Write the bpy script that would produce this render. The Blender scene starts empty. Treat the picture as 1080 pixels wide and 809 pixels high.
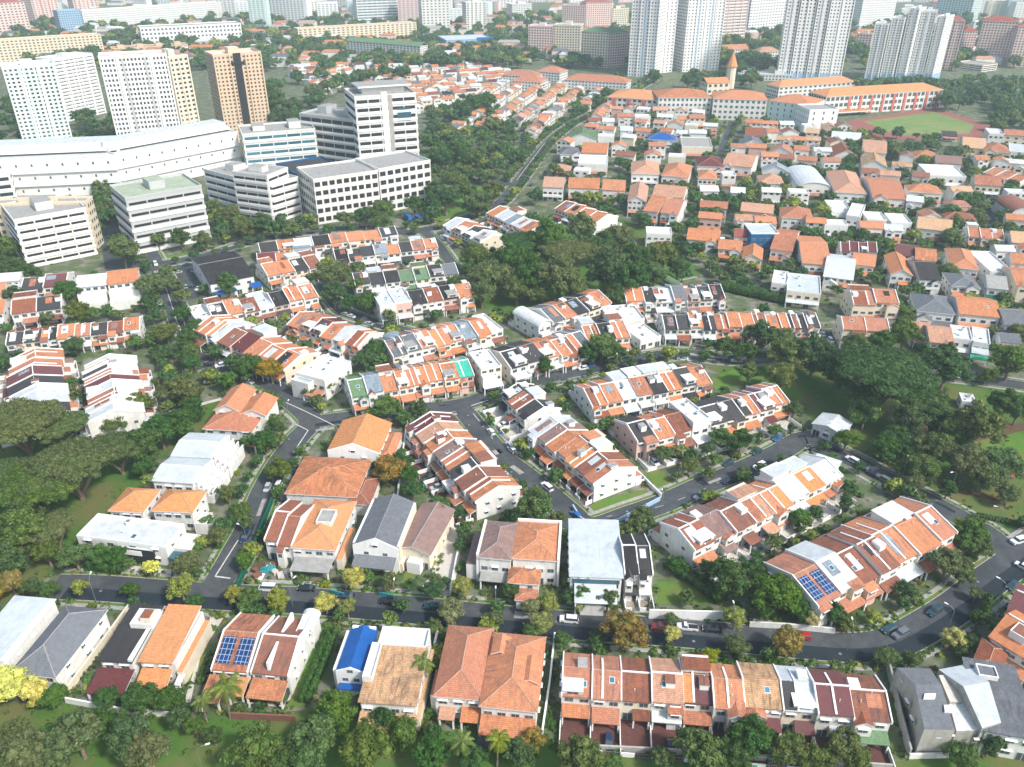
import bpy, math, random
import numpy as np
R = math.radians
rnd = random.Random(7)
col = bpy.context.scene.collection
sc = bpy.context.scene
# ---------------------------------------------------------------- camera
F, PITCH, CH = 850.0, R(29.5), 148.0
CX, CY = 540.0, 404.5
HAZE = 0.00019
cam_d = bpy.data.cameras.new('camera'); cam = bpy.data.objects.new('camera', cam_d); col.objects.link(cam)
cam_d.sensor_width = 36.0; cam_d.lens = F/1080*36.0; cam_d.clip_start = 1; cam_d.clip_end = 9000
cam.location = (0, 0, CH); cam.rotation_euler = (R(90)-PITCH, 0, 0)
sc.camera = cam
# ---------------------------------------------------------------- light
SUN_EL, SUN_AZ = R(47), R(128)       # azimuth clockwise from +Y (the way the camera looks)
world = bpy.data.worlds.new('World'); sc.world = world; world.use_nodes = True
nt = world.node_tree; nt.nodes.clear()
sky = nt.nodes.new('ShaderNodeTexSky'); sky.sky_type = 'NISHITA'; sky.sun_disc = False
sky.sun_elevation = SUN_EL; sky.sun_rotation = SUN_AZ; sky.dust_density = 3.0; sky.air_density = 1.2
bg = nt.nodes.new('ShaderNodeBackground'); bg.inputs[1].default_value = 0.15
wo = nt.nodes.new('ShaderNodeOutputWorld')
nt.links.new(sky.outputs[0], bg.inputs[0]); nt.links.new(bg.outputs[0], wo.inputs[0])
sun_d = bpy.data.lights.new('sun', 'SUN'); sun = bpy.data.objects.new('sun', sun_d); col.objects.link(sun)
sun_d.energy = 3.0; sun_d.angle = R(6); sun_d.color = (1.0, 0.965, 0.92)
sun.rotation_euler = (R(90)-SUN_EL, 0, -SUN_AZ + math.pi)
sun.location = (200, -200, 300)
sc.view_settings.view_transform = 'Standard'; sc.view_settings.look = 'None'
sc.view_settings.exposure = 0.60; sc.view_settings.gamma = 1.0
sc.render.engine = 'CYCLES'
sc.cycles.use_denoising = True; sc.cycles.max_bounces = 6; sc.cycles.diffuse_bounces = 3
sc.cycles.glossy_bounces = 2; sc.cycles.transmission_bounces = 2; sc.cycles.transparent_max_bounces = 4
sc.cycles.volume_bounces = 0; sc.cycles.use_adaptive_sampling = True; sc.cycles.adaptive_threshold = 0.02
sc.cycles.caustics_reflective = False; sc.cycles.caustics_refractive = False

def G(px, py, z=0.0):
    """the point at height z that the photograph shows at this pixel"""
    x, y = (px-CX)/F, -(py-CY)/F
    dy = math.cos(PITCH) + y*math.sin(PITCH)
    dz = -math.sin(PITCH) + y*math.cos(PITCH)
    t = (z-CH)/dz
    return (x*t, dy*t, z)
def PX(x, y, z):
    """pixel of a world point (used only to sort and to label)"""
    dy, dz = y, z-CH
    dep = dy*math.cos(PITCH) - dz*math.sin(PITCH)
    up = dy*math.sin(PITCH) + dz*math.cos(PITCH)
    return CX+F*x/dep, CY-F*up/dep
# ---------------------------------------------------------------- materials
def lin(c):
    return tuple((v/12.92 if v <= .04045 else ((v+.055)/1.055)**2.4) for v in c)
def newmat(name):
    m = bpy.data.materials.new(name); m.use_nodes = True; t = m.node_tree
    b = t.nodes['Principled BSDF']; b.inputs['Specular IOR Level'].default_value = .18; return m, t, b
def N(t, kind, **kw):
    n = t.nodes.new(kind)
    for k, v in kw.items():
        if k in n.inputs.keys(): n.inputs[k].default_value = v
        else: setattr(n, k, v)
    return n
def mixc(t, fac, a, b, mode='MIX'):
    n = t.nodes.new('ShaderNodeMix'); n.data_type = 'RGBA'; n.blend_type = mode
    for sock, v in ((n.inputs[0], fac), (n.inputs[6], a), (n.inputs[7], b)):
        if hasattr(v, 'node'): t.links.new(v, sock)
        elif isinstance(v, (int, float)): sock.default_value = v
        else: sock.default_value = (*v[:3], 1)
    return n.outputs[2]
def ramp(t, src, p0, p1, v0=0., v1=1.):
    n = t.nodes.new('ShaderNodeMapRange'); t.links.new(src, n.inputs[0])
    for i, v in enumerate((p0, p1, v0, v1)): n.inputs[i+1].default_value = v
    return n.outputs[0]
def mth(t, op, a, b=0.5):
    n = t.nodes.new('ShaderNodeMath'); n.operation = op
    for s, v in ((n.inputs[0], a), (n.inputs[1], b)):
        if hasattr(v, 'node'): t.links.new(v, s)
        else: s.default_value = v
    return n.outputs[0]
def noise(t, vec, scale, detail=3, rough=.55):
    n = N(t, 'ShaderNodeTexNoise', Scale=scale, Detail=detail, Roughness=rough)
    if vec is not None: t.links.new(vec, n.inputs['Vector'])
    return n.outputs[0]
def mapping(t, vec, s=(1, 1, 1), l=(0, 0, 0)):
    n = t.nodes.new('ShaderNodeMapping'); t.links.new(vec, n.inputs[0])
    n.inputs['Scale'].default_value = s; n.inputs['Location'].default_value = l
    return n.outputs[0]
def worldpos(t): return t.nodes.new('ShaderNodeNewGeometry').outputs['Position']
def objrand(t): return t.nodes.new('ShaderNodeObjectInfo').outputs['Random']

def tile_mat(name, c, stain=.5, dirt=(.10, .07, .05), var=.18):
    m, t, b = newmat(name)
    uv = t.nodes.new('ShaderNodeUVMap').outputs[0]
    wp = worldpos(t); rn = objrand(t)
    br = N(t, 'ShaderNodeTexBrick', Scale=1.0); t.links.new(uv, br.inputs['Vector'])
    br.offset = .5; br.inputs['Brick Width'].default_value = .55; br.inputs['Row Height'].default_value = .42
    br.inputs['Mortar Size'].default_value = .035; br.inputs['Mortar Smooth'].default_value = .6
    c1 = tuple(min(1, v*(1+var*.6)) for v in c); c2 = tuple(v*(1-var*.9) for v in c)
    br.inputs['Color1'].default_value = (*c1, 1); br.inputs['Color2'].default_value = (*c2, 1)
    br.inputs['Mortar'].default_value = (*[v*.35 for v in c], 1)
    # weathering: broad blotches and streaks that run down the slope
    n1 = ramp(t, noise(t, wp, .30, 5, .7), .44, .66)
    st = noise(t, mapping(t, uv, (1.1, .16, 1)), 1.0, 4, .7)
    n2 = ramp(t, st, .46, .68)
    f = mth(t, 'MULTIPLY', mth(t, 'MAXIMUM', mth(t, 'MULTIPLY', n1, .7), n2), mth(t, 'MULTIPLY', ramp(t, rn, 0, 1, .3, 1.5), stain))
    f = mth(t, 'MINIMUM', f, .88)
    colr = mixc(t, f, br.outputs[0], dirt)
    # sun-bleached tint, different for each house
    pale = tuple(min(1, v*.7+.16) for v in c)
    colr = mixc(t, mth(t, 'MULTIPLY', mth(t, 'FRACT', mth(t, 'MULTIPLY', rn, 7.3)), .22), colr, pale)
    t.links.new(colr, b.inputs['Base Color']); b.inputs['Roughness'].default_value = .75
    bp = N(t, 'ShaderNodeBump', Strength=.5, Distance=.06); t.links.new(br.outputs['Fac'], bp.inputs['Height']); bp.invert = True
    t.links.new(bp.outputs[0], b.inputs['Normal'])
    return m
def sheet_mat(name, c, rough=.45, seam=.6, grime=.35, metal=0.):
    m, t, b = newmat(name)
    uv = t.nodes.new('ShaderNodeUVMap').outputs[0]; wp = worldpos(t)
    sep = t.nodes.new('ShaderNodeSeparateXYZ'); t.links.new(uv, sep.inputs[0])
    fr = mth(t, 'FRACT', mth(t, 'DIVIDE', sep.outputs[0], seam))
    ln = mth(t, 'LESS_THAN', fr, .1)
    g = ramp(t, noise(t, wp, .35, 5, .7), .4, .75)
    st = ramp(t, noise(t, mapping(t, uv, (1.3, .12, 1)), 1, 4, .7), .5, .75)
    g = mth(t, 'MULTIPLY', mth(t, 'MAXIMUM', g, st), grime)
    cc = mixc(t, g, c, tuple(v*.38 for v in c)); cc = mixc(t, mth(t, 'MULTIPLY', ln, .45), cc, tuple(v*.55 for v in c))
    t.links.new(cc, b.inputs['Base Color']); b.inputs['Roughness'].default_value = rough; b.inputs['Metallic'].default_value = metal
    return m
def wall_mat(name, c, tint=0.10, grime=.35):
    m, t, b = newmat(name)
    wp = worldpos(t); rn = objrand(t)
    base = mixc(t, mth(t, 'MULTIPLY', rn, tint*4), c, tuple(v*k for v, k in zip(c, (1.0, .97, .91))))
    st = ramp(t, noise(t, mapping(t, wp, (.9, .9, .14)), 1.0, 5, .7), .47, .78)
    n2 = ramp(t, noise(t, wp, .5, 4, .7), .5, .8)
    g = mth(t, 'MULTIPLY', mth(t, 'MAXIMUM', st, n2), grime)
    cc = mixc(t, g, base, (c[0]*.45, c[1]*.43, c[2]*.38))
    t.links.new(cc, b.inputs['Base Color']); b.inputs['Roughness'].default_value = .85
    return m
def noise_mat(name, c1, c2, scale=.4, c3=None, scale3=.05, rough=.9, bump=0, detail=6, lo=.35, hi=.68):
    m, t, b = newmat(name); wp = worldpos(t)
    cc = mixc(t, ramp(t, noise(t, wp, scale, detail, .65), lo, hi), c1, c2)
    if c3: cc = mixc(t, ramp(t, noise(t, wp, scale3, 4, .6), .47, .66), cc, c3)
    fine = ramp(t, noise(t, wp, 4.0, 3, .6), .3, .7, .8, 1.2)
    cc = mixc(t, 1.0, cc, (1, 1, 1), 'MULTIPLY') if False else cc
    hs = t.nodes.new('ShaderNodeHueSaturation'); t.links.new(cc, hs.inputs['Color']); t.links.new(fine, hs.inputs['Value'])
    t.links.new(hs.outputs[0], b.inputs['Base Color']); b.inputs['Roughness'].default_value = rough
    return m
def plain(name, c, rough=.6, metal=0., spec=None):
    m, t, b = newmat(name); wp = worldpos(t)
    cc = mixc(t, ramp(t, noise(t, wp, 1.3, 3), .3, .8, 0, .35), c, tuple(v*.6 for v in c))
    t.links.new(cc, b.inputs['Base Color']); b.inputs['Roughness'].default_value = rough; b.inputs['Metallic'].default_value = metal
    return m
def leaf_mat(name, c, c2, var=.5):
    m, t, b = newmat(name)
    geo = t.nodes.new('ShaderNodeNewGeometry'); wp = geo.outputs['Position']; isl = geo.outputs['Random Per Island']
    cc = mixc(t, ramp(t, noise(t, wp, .35, 2), .35, .65), c, c2)
    rn = objrand(t)
    hs = t.nodes.new('ShaderNodeHueSaturation'); t.links.new(cc, hs.inputs['Color'])
    t.links.new(ramp(t, isl, 0, 1, 1-var, 1+var), hs.inputs['Value'])
    t.links.new(ramp(t, rn, 0, 1, .478, .518), hs.inputs['Hue'])
    t.links.new(ramp(t, mth(t, 'FRACT', mth(t, 'MULTIPLY', rn, 5.7)), 0, 1, .8, 1.1), hs.inputs['Saturation'])
    t.links.new(hs.outputs[0], b.inputs['Base Color']); b.inputs['Roughness'].default_value = .55
    tr = t.nodes.new('ShaderNodeBsdfTranslucent'); t.links.new(hs.outputs[0], tr.inputs[0])
    mx = t.nodes.new('ShaderNodeMixShader'); mx.inputs[0].default_value = .38
    t.links.new(b.outputs[0], mx.inputs[1]); t.links.new(tr.outputs[0], mx.inputs[2])
    t.links.new(mx.outputs[0], t.nodes['Material Output'].inputs[0])
    return m
def glass_mat(name, c=(.03, .045, .05), rough=.12):
    m, t, b = newmat(name); rn = objrand(t); b.inputs['Specular IOR Level'].default_value = .5
    cc = mixc(t, rn, c, tuple(v*2.6+.01 for v in c))
    t.links.new(cc, b.inputs['Base Color']); b.inputs['Roughness'].default_value = rough
    return m

M = {}
TC = {  # roof tile colours by code: (r,g,b), staining
 'o': ((.59, .235, .105), .5), 't': ((.50, .20, .11), .6), 'O': ((.65, .28, .105), .32), 'd': ((.30, .10, .052), .8),
 'k': ((.022, .021, .023), .35), 'm': ((.145, .035, .038), .45), 'p': ((.28, .17, .145), .5), 'y': ((.60, .37, .20), .6),
 'n': ((.12, .24, .11), .6), 'g': ((.15, .17, .19), .5), 'b': ((.26, .33, .39), .5), 'P': ((.56, .31, .20), .4), 'r': ((.36, .07, .045), .5)}
TN = {'o': 'orange', 't': 'faded terracotta', 'O': 'bright orange', 'd': 'rust brown', 'k': 'charcoal', 'm': 'maroon', 'p': 'mauve brown',
 'y': 'sandy cream', 'n': 'green', 'g': 'slate grey', 'b': 'blue grey', 'P': 'pale pink', 'r': 'brick red', 'w': 'white sheet',
 'W': 'white flat', 'B': 'bright blue', 'T': 'teal green', 'c': 'grey concrete', 'L': 'pale blue sheet', 's': 'orange, solar panelled'}
for k, (c, s) in TC.items(): M[k] = tile_mat('roof_tiles_'+TN[k].replace(' ', '_'), c, s, var=.10 if k == 'k' else .2, dirt=(.06, .045, .04) if k != 'k' else (.09, .085, .08))
M['w'] = sheet_mat('roof_sheet_white', (.56, .60, .61), grime=.55); M['W'] = wall_mat('roof_flat_white', (.58, .60, .59), .02, .6)
M['L'] = sheet_mat('roof_sheet_pale_blue', (.50, .55, .565), grime=.45); M['B'] = sheet_mat('roof_sheet_blue', (.015, .10, .34), grime=.5)
M['T'] = sheet_mat('roof_sheet_teal', (.05, .42, .30), grime=.4); M['c'] = noise_mat('roof_concrete', (.34, .34, .32), (.24, .24, .23), .5)
M['s'] = M['t']; M['q'] = noise_mat('pale_green_roof', (.36, .43, .32), (.26, .30, .22), .3); TN['q'] = 'pale green'
M['wall'] = wall_mat('painted_wall', (.70, .70, .67), grime=.5); M['wall2'] = wall_mat('cream_wall', (.72, .64, .50), .05)
M['wall3'] = wall_mat('concrete_wall', (.40, .39, .36), .05, .7); M['wallp'] = wall_mat('pink_wall', (.62, .42, .36), .05)
M['wallb'] = wall_mat('blue_wall', (.35, .50, .66), .02); M['trim'] = wall_mat('white_trim', (.78, .78, .76), .0, .25)
M['hdbp'] = wall_mat('pink_block_wall', (.72, .54, .49), .05, .1); M['hdby'] = wall_mat('cream_block_wall', (.70, .60, .44), .02, .12)
M['hdbo'] = wall_mat('tan_block_wall', (.62, .47, .33), .02, .15); M['hdbg'] = wall_mat('grey_block_wall', (.45, .47, .46), .02, .2)
M['hdbt'] = wall_mat('mint_block_wall', (.60, .73, .69), .02, .12); M['hdbb'] = wall_mat('blue_block_wall', (.30, .45, .60), .02, .15)
M['hdbr'] = wall_mat('red_block_wall', (.55, .16, .11), .02, .15); M['maroonwall'] = wall_mat('maroon_wall', (.13, .03, .035), .02)
M['glass'] = glass_mat('window_glass'); M['glassb'] = glass_mat('blue_glass', (.025, .08, .11)); M['glassp'] = glass_mat('pale_window_glass', (.15, .19, .20), .3); M['dark'] = plain('dark_recess', (.03, .032, .035), .8)
M['frame'] = plain('window_frame', (.45, .45, .44), .5); M['metal'] = plain('grey_metal', (.35, .36, .37), .4, .6)
M['asphalt'] = noise_mat('asphalt', (.052, .060, .066), (.088, .095, .098), .33, (.045, .053, .060), .06)
M['asphalt2'] = noise_mat('new_asphalt', (.018, .026, .034), (.026, .034, .042), .3)
M['kerb'] = noise_mat('kerb_concrete', (.36, .35, .32), (.22, .22, .20), .8)
M['paving'] = noise_mat('paving', (.33, .30, .26), (.20, .19, .17), .35, (.27, .20, .15), .12)
M['paving_pale'] = noise_mat('pale_paving', (.55, .52, .46), (.42, .40, .35), .5)
M['patio'] = noise_mat('tiled_patio', (.13, .055, .045), (.09, .045, .04), .8)
M['grass'] = noise_mat('lawn_grass', (.070, .165, .022), (.095, .190, .030), .5, (.15, .15, .045), .06)
M['grassd'] = noise_mat('park_grass', (.050, .125, .020), (.075, .150, .026), .3, (.13, .12, .045), .05)
M['turf'] = noise_mat('sports_turf', (.12, .20, .05), (.17, .24, .07), .08, (.25, .23, .10), .02)
M['track'] = noise_mat('running_track', (.28, .10, .08), (.22, .09, .07), .4)
M['soil'] = noise_mat('soil', (.13, .075, .045), (.09, .06, .035), .6)
M['ground'] = noise_mat('ground', (.060, .11, .030), (.12, .125, .08), .10, (.22, .20, .17), .16)
M['paint'] = noise_mat('road_paint', (.62, .62, .60), (.45, .45, .43), 1.5)
M['painty'] = noise_mat('road_paint_yellow', (.60, .48, .15), (.45, .38, .14), 1.5)
M['water'] = glass_mat('pool_water', (.02, .20, .25), .08)
M['green_net'] = sheet_mat('green_netting', (.008, .12, .075), .8, 1.5, .6); M['blue_net'] = sheet_mat('blue_netting', (.01, .12, .28), .8, 1.5, .5)
M['awning_b'] = sheet_mat('blue_awning', (.03, .13, .42), .6, 1., .3); M['awning_t'] = sheet_mat('teal_awning', (.03, .24, .26), .6, 1., .3)
M['awning_g'] = sheet_mat('green_striped_awning', (.04, .36, .20), .6, 1.2, .3)
M['hedge'] = leaf_mat('hedge_leaf', (.045, .11, .02), (.07, .14, .026))
M['bark'] = noise_mat('bark', (.16, .12, .085), (.26, .21, .16), 1.2)
M['brick'] = noise_mat('brown_wall', (.22, .10, .07), (.16, .08, .06), .8)
sm, t, b = newmat('solar_cells')
uv = t.nodes.new('ShaderNodeUVMap').outputs[0]
br = N(t, 'ShaderNodeTexBrick', Scale=1.0); t.links.new(uv, br.inputs[0]); br.offset = 0
br.inputs['Brick Width'].default_value = 1.0; br.inputs['Row Height'].default_value = 1.3; br.inputs['Mortar Size'].default_value = .07
br.inputs['Color1'].default_value = (.006, .035, .12, 1); br.inputs['Color2'].default_value = (.01, .05, .17, 1); br.inputs['Mortar'].default_value = (.30, .36, .42, 1)
t.links.new(br.outputs[0], b.inputs[0]); b.inputs['Roughness'].default_value = .2; M['solar'] = sm
LEAF = {'r': ((.080, .175, .028), (.115, .205, .034)), 'd': ((.055, .130, .028), (.080, .160, .033)), 'Y': ((.25, .31, .028), (.30, .33, .03)),
 'yy': ((.64, .62, .05), (.76, .74, .09)), 'go': ((.40, .26, .025), (.20, .20, .025)), 'br': ((.28, .19, .04), (.19, .185, .035)), 'm': ((.155, .195, .045), (.105, .165, .036)),
 'pa': ((.30, .32, .12), (.19, .24, .07)), 'u': ((.080, .155, .030), (.12, .18, .036)), 'pl': ((.20, .26, .04), (.12, .20, .036)), 'yp': ((.54, .49, .14), (.40, .38, .11))}
for k, (a_, b_) in LEAF.items(): M['leaf_'+k] = leaf_mat('leaf_'+k, a_, b_, .35)
CARC = {'white': (.72, .73, .73), 'silver': (.42, .44, .45), 'black': (.012, .013, .015), 'grey': (.13, .14, .15), 'navy': (.015, .03, .07), 'teal': (.015, .05, .065), 'red': (.38, .02, .015), 'maroon': (.16, .015, .02), 'blue': (.02, .12, .35), 'yellow': (.6, .42, .05)}
for k, c in CARC.items():
    m, t, b = newmat('car_paint_'+k); b.inputs['Base Color'].default_value = (*c, 1); b.inputs['Roughness'].default_value = .3
    b.inputs['Coat Weight'].default_value = .6; b.inputs['Specular IOR Level'].default_value = .5; M['car_'+k] = m
M['tyre'] = plain('tyre_rubber', (.02, .02, .02), .8); M['rim'] = plain('wheel_rim', (.4, .4, .42), .35, .7)
M['headlight'] = plain('headlight_glass', (.6, .62, .6), .2); M['taillight'] = plain('taillight_plastic', (.35, .02, .02), .3)

# ---------------------------------------------------------------- mesh tools
class MB:
    def __init__(s): s.v = []; s.f = []; s.m = []; s.mats = []
    def mi(s, m):
        m = M[m] if isinstance(m, str) else m
        if m not in s.mats: s.mats.append(m)
        return s.mats.index(m)
    def poly(s, pts, m):
        k = len(s.v); s.v += [tuple(p) for p in pts]; s.f.append(tuple(range(k, k+len(pts)))); s.m.append(s.mi(m)); return s
    def face(s, idx, m): s.f.append(tuple(idx)); s.m.append(s.mi(m))
    def box(s, x0, x1, y0, y1, z0, z1, m, top=None):
        k = len(s.v)
        s.v += [(x0, y0, z0), (x1, y0, z0), (x1, y1, z0), (x0, y1, z0), (x0, y0, z1), (x1, y0, z1), (x1, y1, z1), (x0, y1, z1)]
        i, j = s.mi(m), s.mi(top or m)
        for n, q in enumerate(((0, 3, 2, 1), (4, 5, 6, 7), (0, 1, 5, 4), (1, 2, 6, 5), (2, 3, 7, 6), (3, 0, 4, 7))):
            s.f.append(tuple(k+a for a in q)); s.m.append(j if n == 1 else i)
        return s
    def prism(s, ring, z0, z1, m, top=None):
        """upright prism over a ring of (x,y); z1 may be a list (sloping top)"""
        n = len(ring)
        if sum(ring[i][0]*ring[(i+1) % n][1]-ring[(i+1) % n][0]*ring[i][1] for i in range(n)) < 0:
            ring = ring[::-1]; z1 = z1[::-1] if isinstance(z1, (list, tuple)) else z1
        zz = list(z1) if isinstance(z1, (list, tuple)) else [z1]*n
        zb = [z0]*n if not isinstance(z0, (list, tuple)) else list(z0)
        k = len(s.v); s.v += [(p[0], p[1], z) for p, z in zip(ring, zb)]+[(p[0], p[1], z) for p, z in zip(ring, zz)]
        s.face([k+i for i in range(n)][::-1], m); s.face([k+n+i for i in range(n)], top or m)
        for i in range(n):
            j = (i+1) % n; s.face([k+i, k+j, k+n+j, k+n+i], m)
        return s
    def extr(s, prof, c0, c1, axis, m, cap=None):
        """closed profile [(t,z)] extruded along axis 'x' (t=y) or 'y' (t=x)"""
        n = len(prof)
        P = (lambda t, z, c: (c, t, z)) if axis == 'x' else (lambda t, z, c: (t, c, z))
        k = len(s.v); s.v += [P(a, z, c0) for a, z in prof]+[P(a, z, c1) for a, z in prof]
        ar = sum(prof[i][0]*prof[(i+1) % n][1]-prof[(i+1) % n][0]*prof[i][1] for i in range(n))
        flip = (ar < 0) != (axis == 'y')
        def add(q, mm): s.face(q[::-1] if flip else q, mm)
        add([k+i for i in range(n)][::-1], cap or m); add([k+n+i for i in range(n)], cap or m)
        for i in range(n):
            j = (i+1) % n; add([k+i, k+j, k+n+j, k+n+i], m)
        return s
    def tube(s, pts, rad, m, seg=6):
        from mathutils import Vector
        k0 = len(s.v); pts = [Vector(p) for p in pts]
        rads = rad if isinstance(rad, (list, tuple)) else [rad]*len(pts)
        for i, p in enumerate(pts):
            d = (pts[min(i+1, len(pts)-1)]-pts[max(i-1, 0)]).normalized()
            a = d.orthogonal().normalized() if abs(d.z) < .9 else Vector((1, 0, 0)); a = (a-d*a.dot(d)).normalized(); b = d.cross(a)
            for q in range(seg):
                an = 2*math.pi*q/seg; s.v.append(tuple(p+(a*math.cos(an)+b*math.sin(an))*rads[i]))
        for i in range(len(pts)-1):
            for q in range(seg):
                r = (q+1) % seg; s.face([k0+i*seg+q, k0+i*seg+r, k0+(i+1)*seg+r, k0+(i+1)*seg+q], m)
        s.face([k0+q for q in range(seg)][::-1], m); s.face([k0+(len(pts)-1)*seg+q for q in range(seg)], m)
        return s
    def mesh(s, name, uv=True, smooth=False):
        me = bpy.data.meshes.new(name); me.from_pydata(s.v, [], s.f)
        for m in s.mats: me.materials.append(m)
        me.polygons.foreach_set('material_index', s.m)
        if smooth: me.polygons.foreach_set('use_smooth', [True]*len(s.f))
        if uv:
            l = me.uv_layers.new(name='UVMap').data; arr = []
            for f in s.f:
                p0, p1, p2 = s.v[f[0]], s.v[f[1]], s.v[f[2]]
                ax, ay, az = p1[0]-p0[0], p1[1]-p0[1], p1[2]-p0[2]; bx, by, bz = p2[0]-p0[0], p2[1]-p0[1], p2[2]-p0[2]
                nx, ny, nz = ay*bz-az*by, az*bx-ax*bz, ax*by-ay*bx; L = math.sqrt(nx*nx+ny*ny+nz*nz) or 1
                nx, ny, nz = nx/L, ny/L, nz/L; h = math.hypot(nx, ny)
                if h < .03: u, w = (1, 0, 0), (0, 1, 0)
                else:
                    u = (-ny/h, nx/h, 0); w = (ny*u[2]-nz*u[1], nz*u[0]-nx*u[2], nx*u[1]-ny*u[0])
                for i in f:
                    p = s.v[i]; arr += [p[0]*u[0]+p[1]*u[1]+p[2]*u[2], p[0]*w[0]+p[1]*w[1]+p[2]*w[2]]
            l.foreach_set('uv', arr)
        me.validate(); me.update(); return me
    def build(s, name, parent=None, smooth=False, uv=True):
        o = bpy.data.objects.new(name, s.mesh(name, uv, smooth)); col.objects.link(o)
        if parent is not None: o.parent = parent
        return o
def tag(o, label=None, cat=None, group=None, kind=None):
    if label: o['label'] = label
    if cat: o['category'] = cat
    if group: o['group'] = group
    if kind: o['kind'] = kind
    return o
def empty(name, loc, rz=0):
    o = bpy.data.objects.new(name, None); col.objects.link(o); o.location = loc; o.rotation_euler = (0, 0, rz)
    o.empty_display_size = .5; return o
def place(name, me, parent, loc, scale=(1, 1, 1), rz=0):
    o = bpy.data.objects.new(name, me); col.objects.link(o); o.parent = parent
    o.location = loc; o.scale = scale; o.rotation_euler = (0, 0, rz); return o
def struct(name, mb): o = mb.build(name); o['kind'] = 'structure'; return o
def ordn(i): return ['first', 'second', 'third', 'fourth', 'fifth', 'sixth', 'seventh', 'eighth', 'ninth', 'tenth', 'eleventh', 'twelfth', 'thirteenth', 'fourteenth', 'fifteenth', 'sixteenth', 'seventeenth', 'eighteenth', 'nineteenth', 'twentieth'][i] if i < 20 else '%dth' % (i+1)
FOOT = []      # footprints (world polygons) that trees and shrubs must keep clear of
def inside(p, poly):
    r = False; j = len(poly)-1
    for i in range(len(poly)):
        a, b = poly[i], poly[j]
        if (a[1] > p[1]) != (b[1] > p[1]) and p[0] < (b[0]-a[0])*(p[1]-a[1])/(b[1]-a[1])+a[0]: r = not r
        j = i
    return r
# ---------------------------------------------------------------- house parts
def window_meshes():
    b = MB(); f = .07
    b.box(-.5, .5, -.06, .02, -.5, -.5+f, 'frame').box(-.5, .5, -.06, .02, .5-f, .5, 'frame')
    b.box(-.5, -.5+f*.7, -.06, .02, -.5+f, .5-f, 'frame').box(.5-f*.7, .5, -.06, .02, -.5+f, .5-f, 'frame')
    b.box(-.02, .02, -.05, .02, -.5+f, .5-f, 'frame'); fr = b.mesh('window')
    p = MB().box(-.5+f*.7, .5-f*.7, -.03, .01, -.5+f, .5-f, 'glass').mesh('pane')
    b2 = MB(); b2.box(-.5, .5, -.06, .02, -.5, .5, 'frame'); b2.box(-.46, -.02, -.08, -.055, -.44, .44, 'glass'); b2.box(.02, .46, -.08, -.055, -.44, .44, 'glass')
    b3 = MB(); b3.box(-.5, .5, -.08, .02, -.5, .5, 'dark')
    return fr, p, b2.mesh('window'), b3.mesh('window')
WF, WP, WS, WD = window_meshes()
b = MB(); b.box(-.5, .5, -.05, .02, 0, 1, 'frame'); b.box(-.42, .42, -.07, -.04, .03, .94, 'glass'); b.box(-.03, .03, -.09, -.04, .03, .94, 'frame'); DOOR = b.mesh('door')
b = MB(); b.box(-.45, .45, -.3, 0, -.3, .3, 'trim'); b.box(-.3, .3, -.32, -.29, -.22, .22, 'metal'); AC = b.mesh('air_conditioner')
b = MB()
for i in range(9): b.box(-.5+i*.118, -.5+i*.118+.03, -.02, .02, .05, .95, 'metal')
b.box(-.5, .5, -.03, .03, .9, .97, 'metal').box(-.5, .5, -.03, .03, .03, .1, 'metal'); GATE = b.mesh('gate')
b = MB()
import math as _m
ring = [(.5*_m.cos(i*_m.pi/5), .5*_m.sin(i*_m.pi/5)) for i in range(10)]
b.prism(ring, 0, .8, 'trim'); b.prism([(x*.7, y*.7) for x, y in ring], .8, .92, 'metal'); TANK = b.mesh('water_tank')
b = MB(); b.box(-.5, .5, -.5, .5, 0, .12, 'trim'); b.box(-.42, .42, -.42, .42, .121, .14, 'glassb'); SKYL = b.mesh('skylight')

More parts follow.
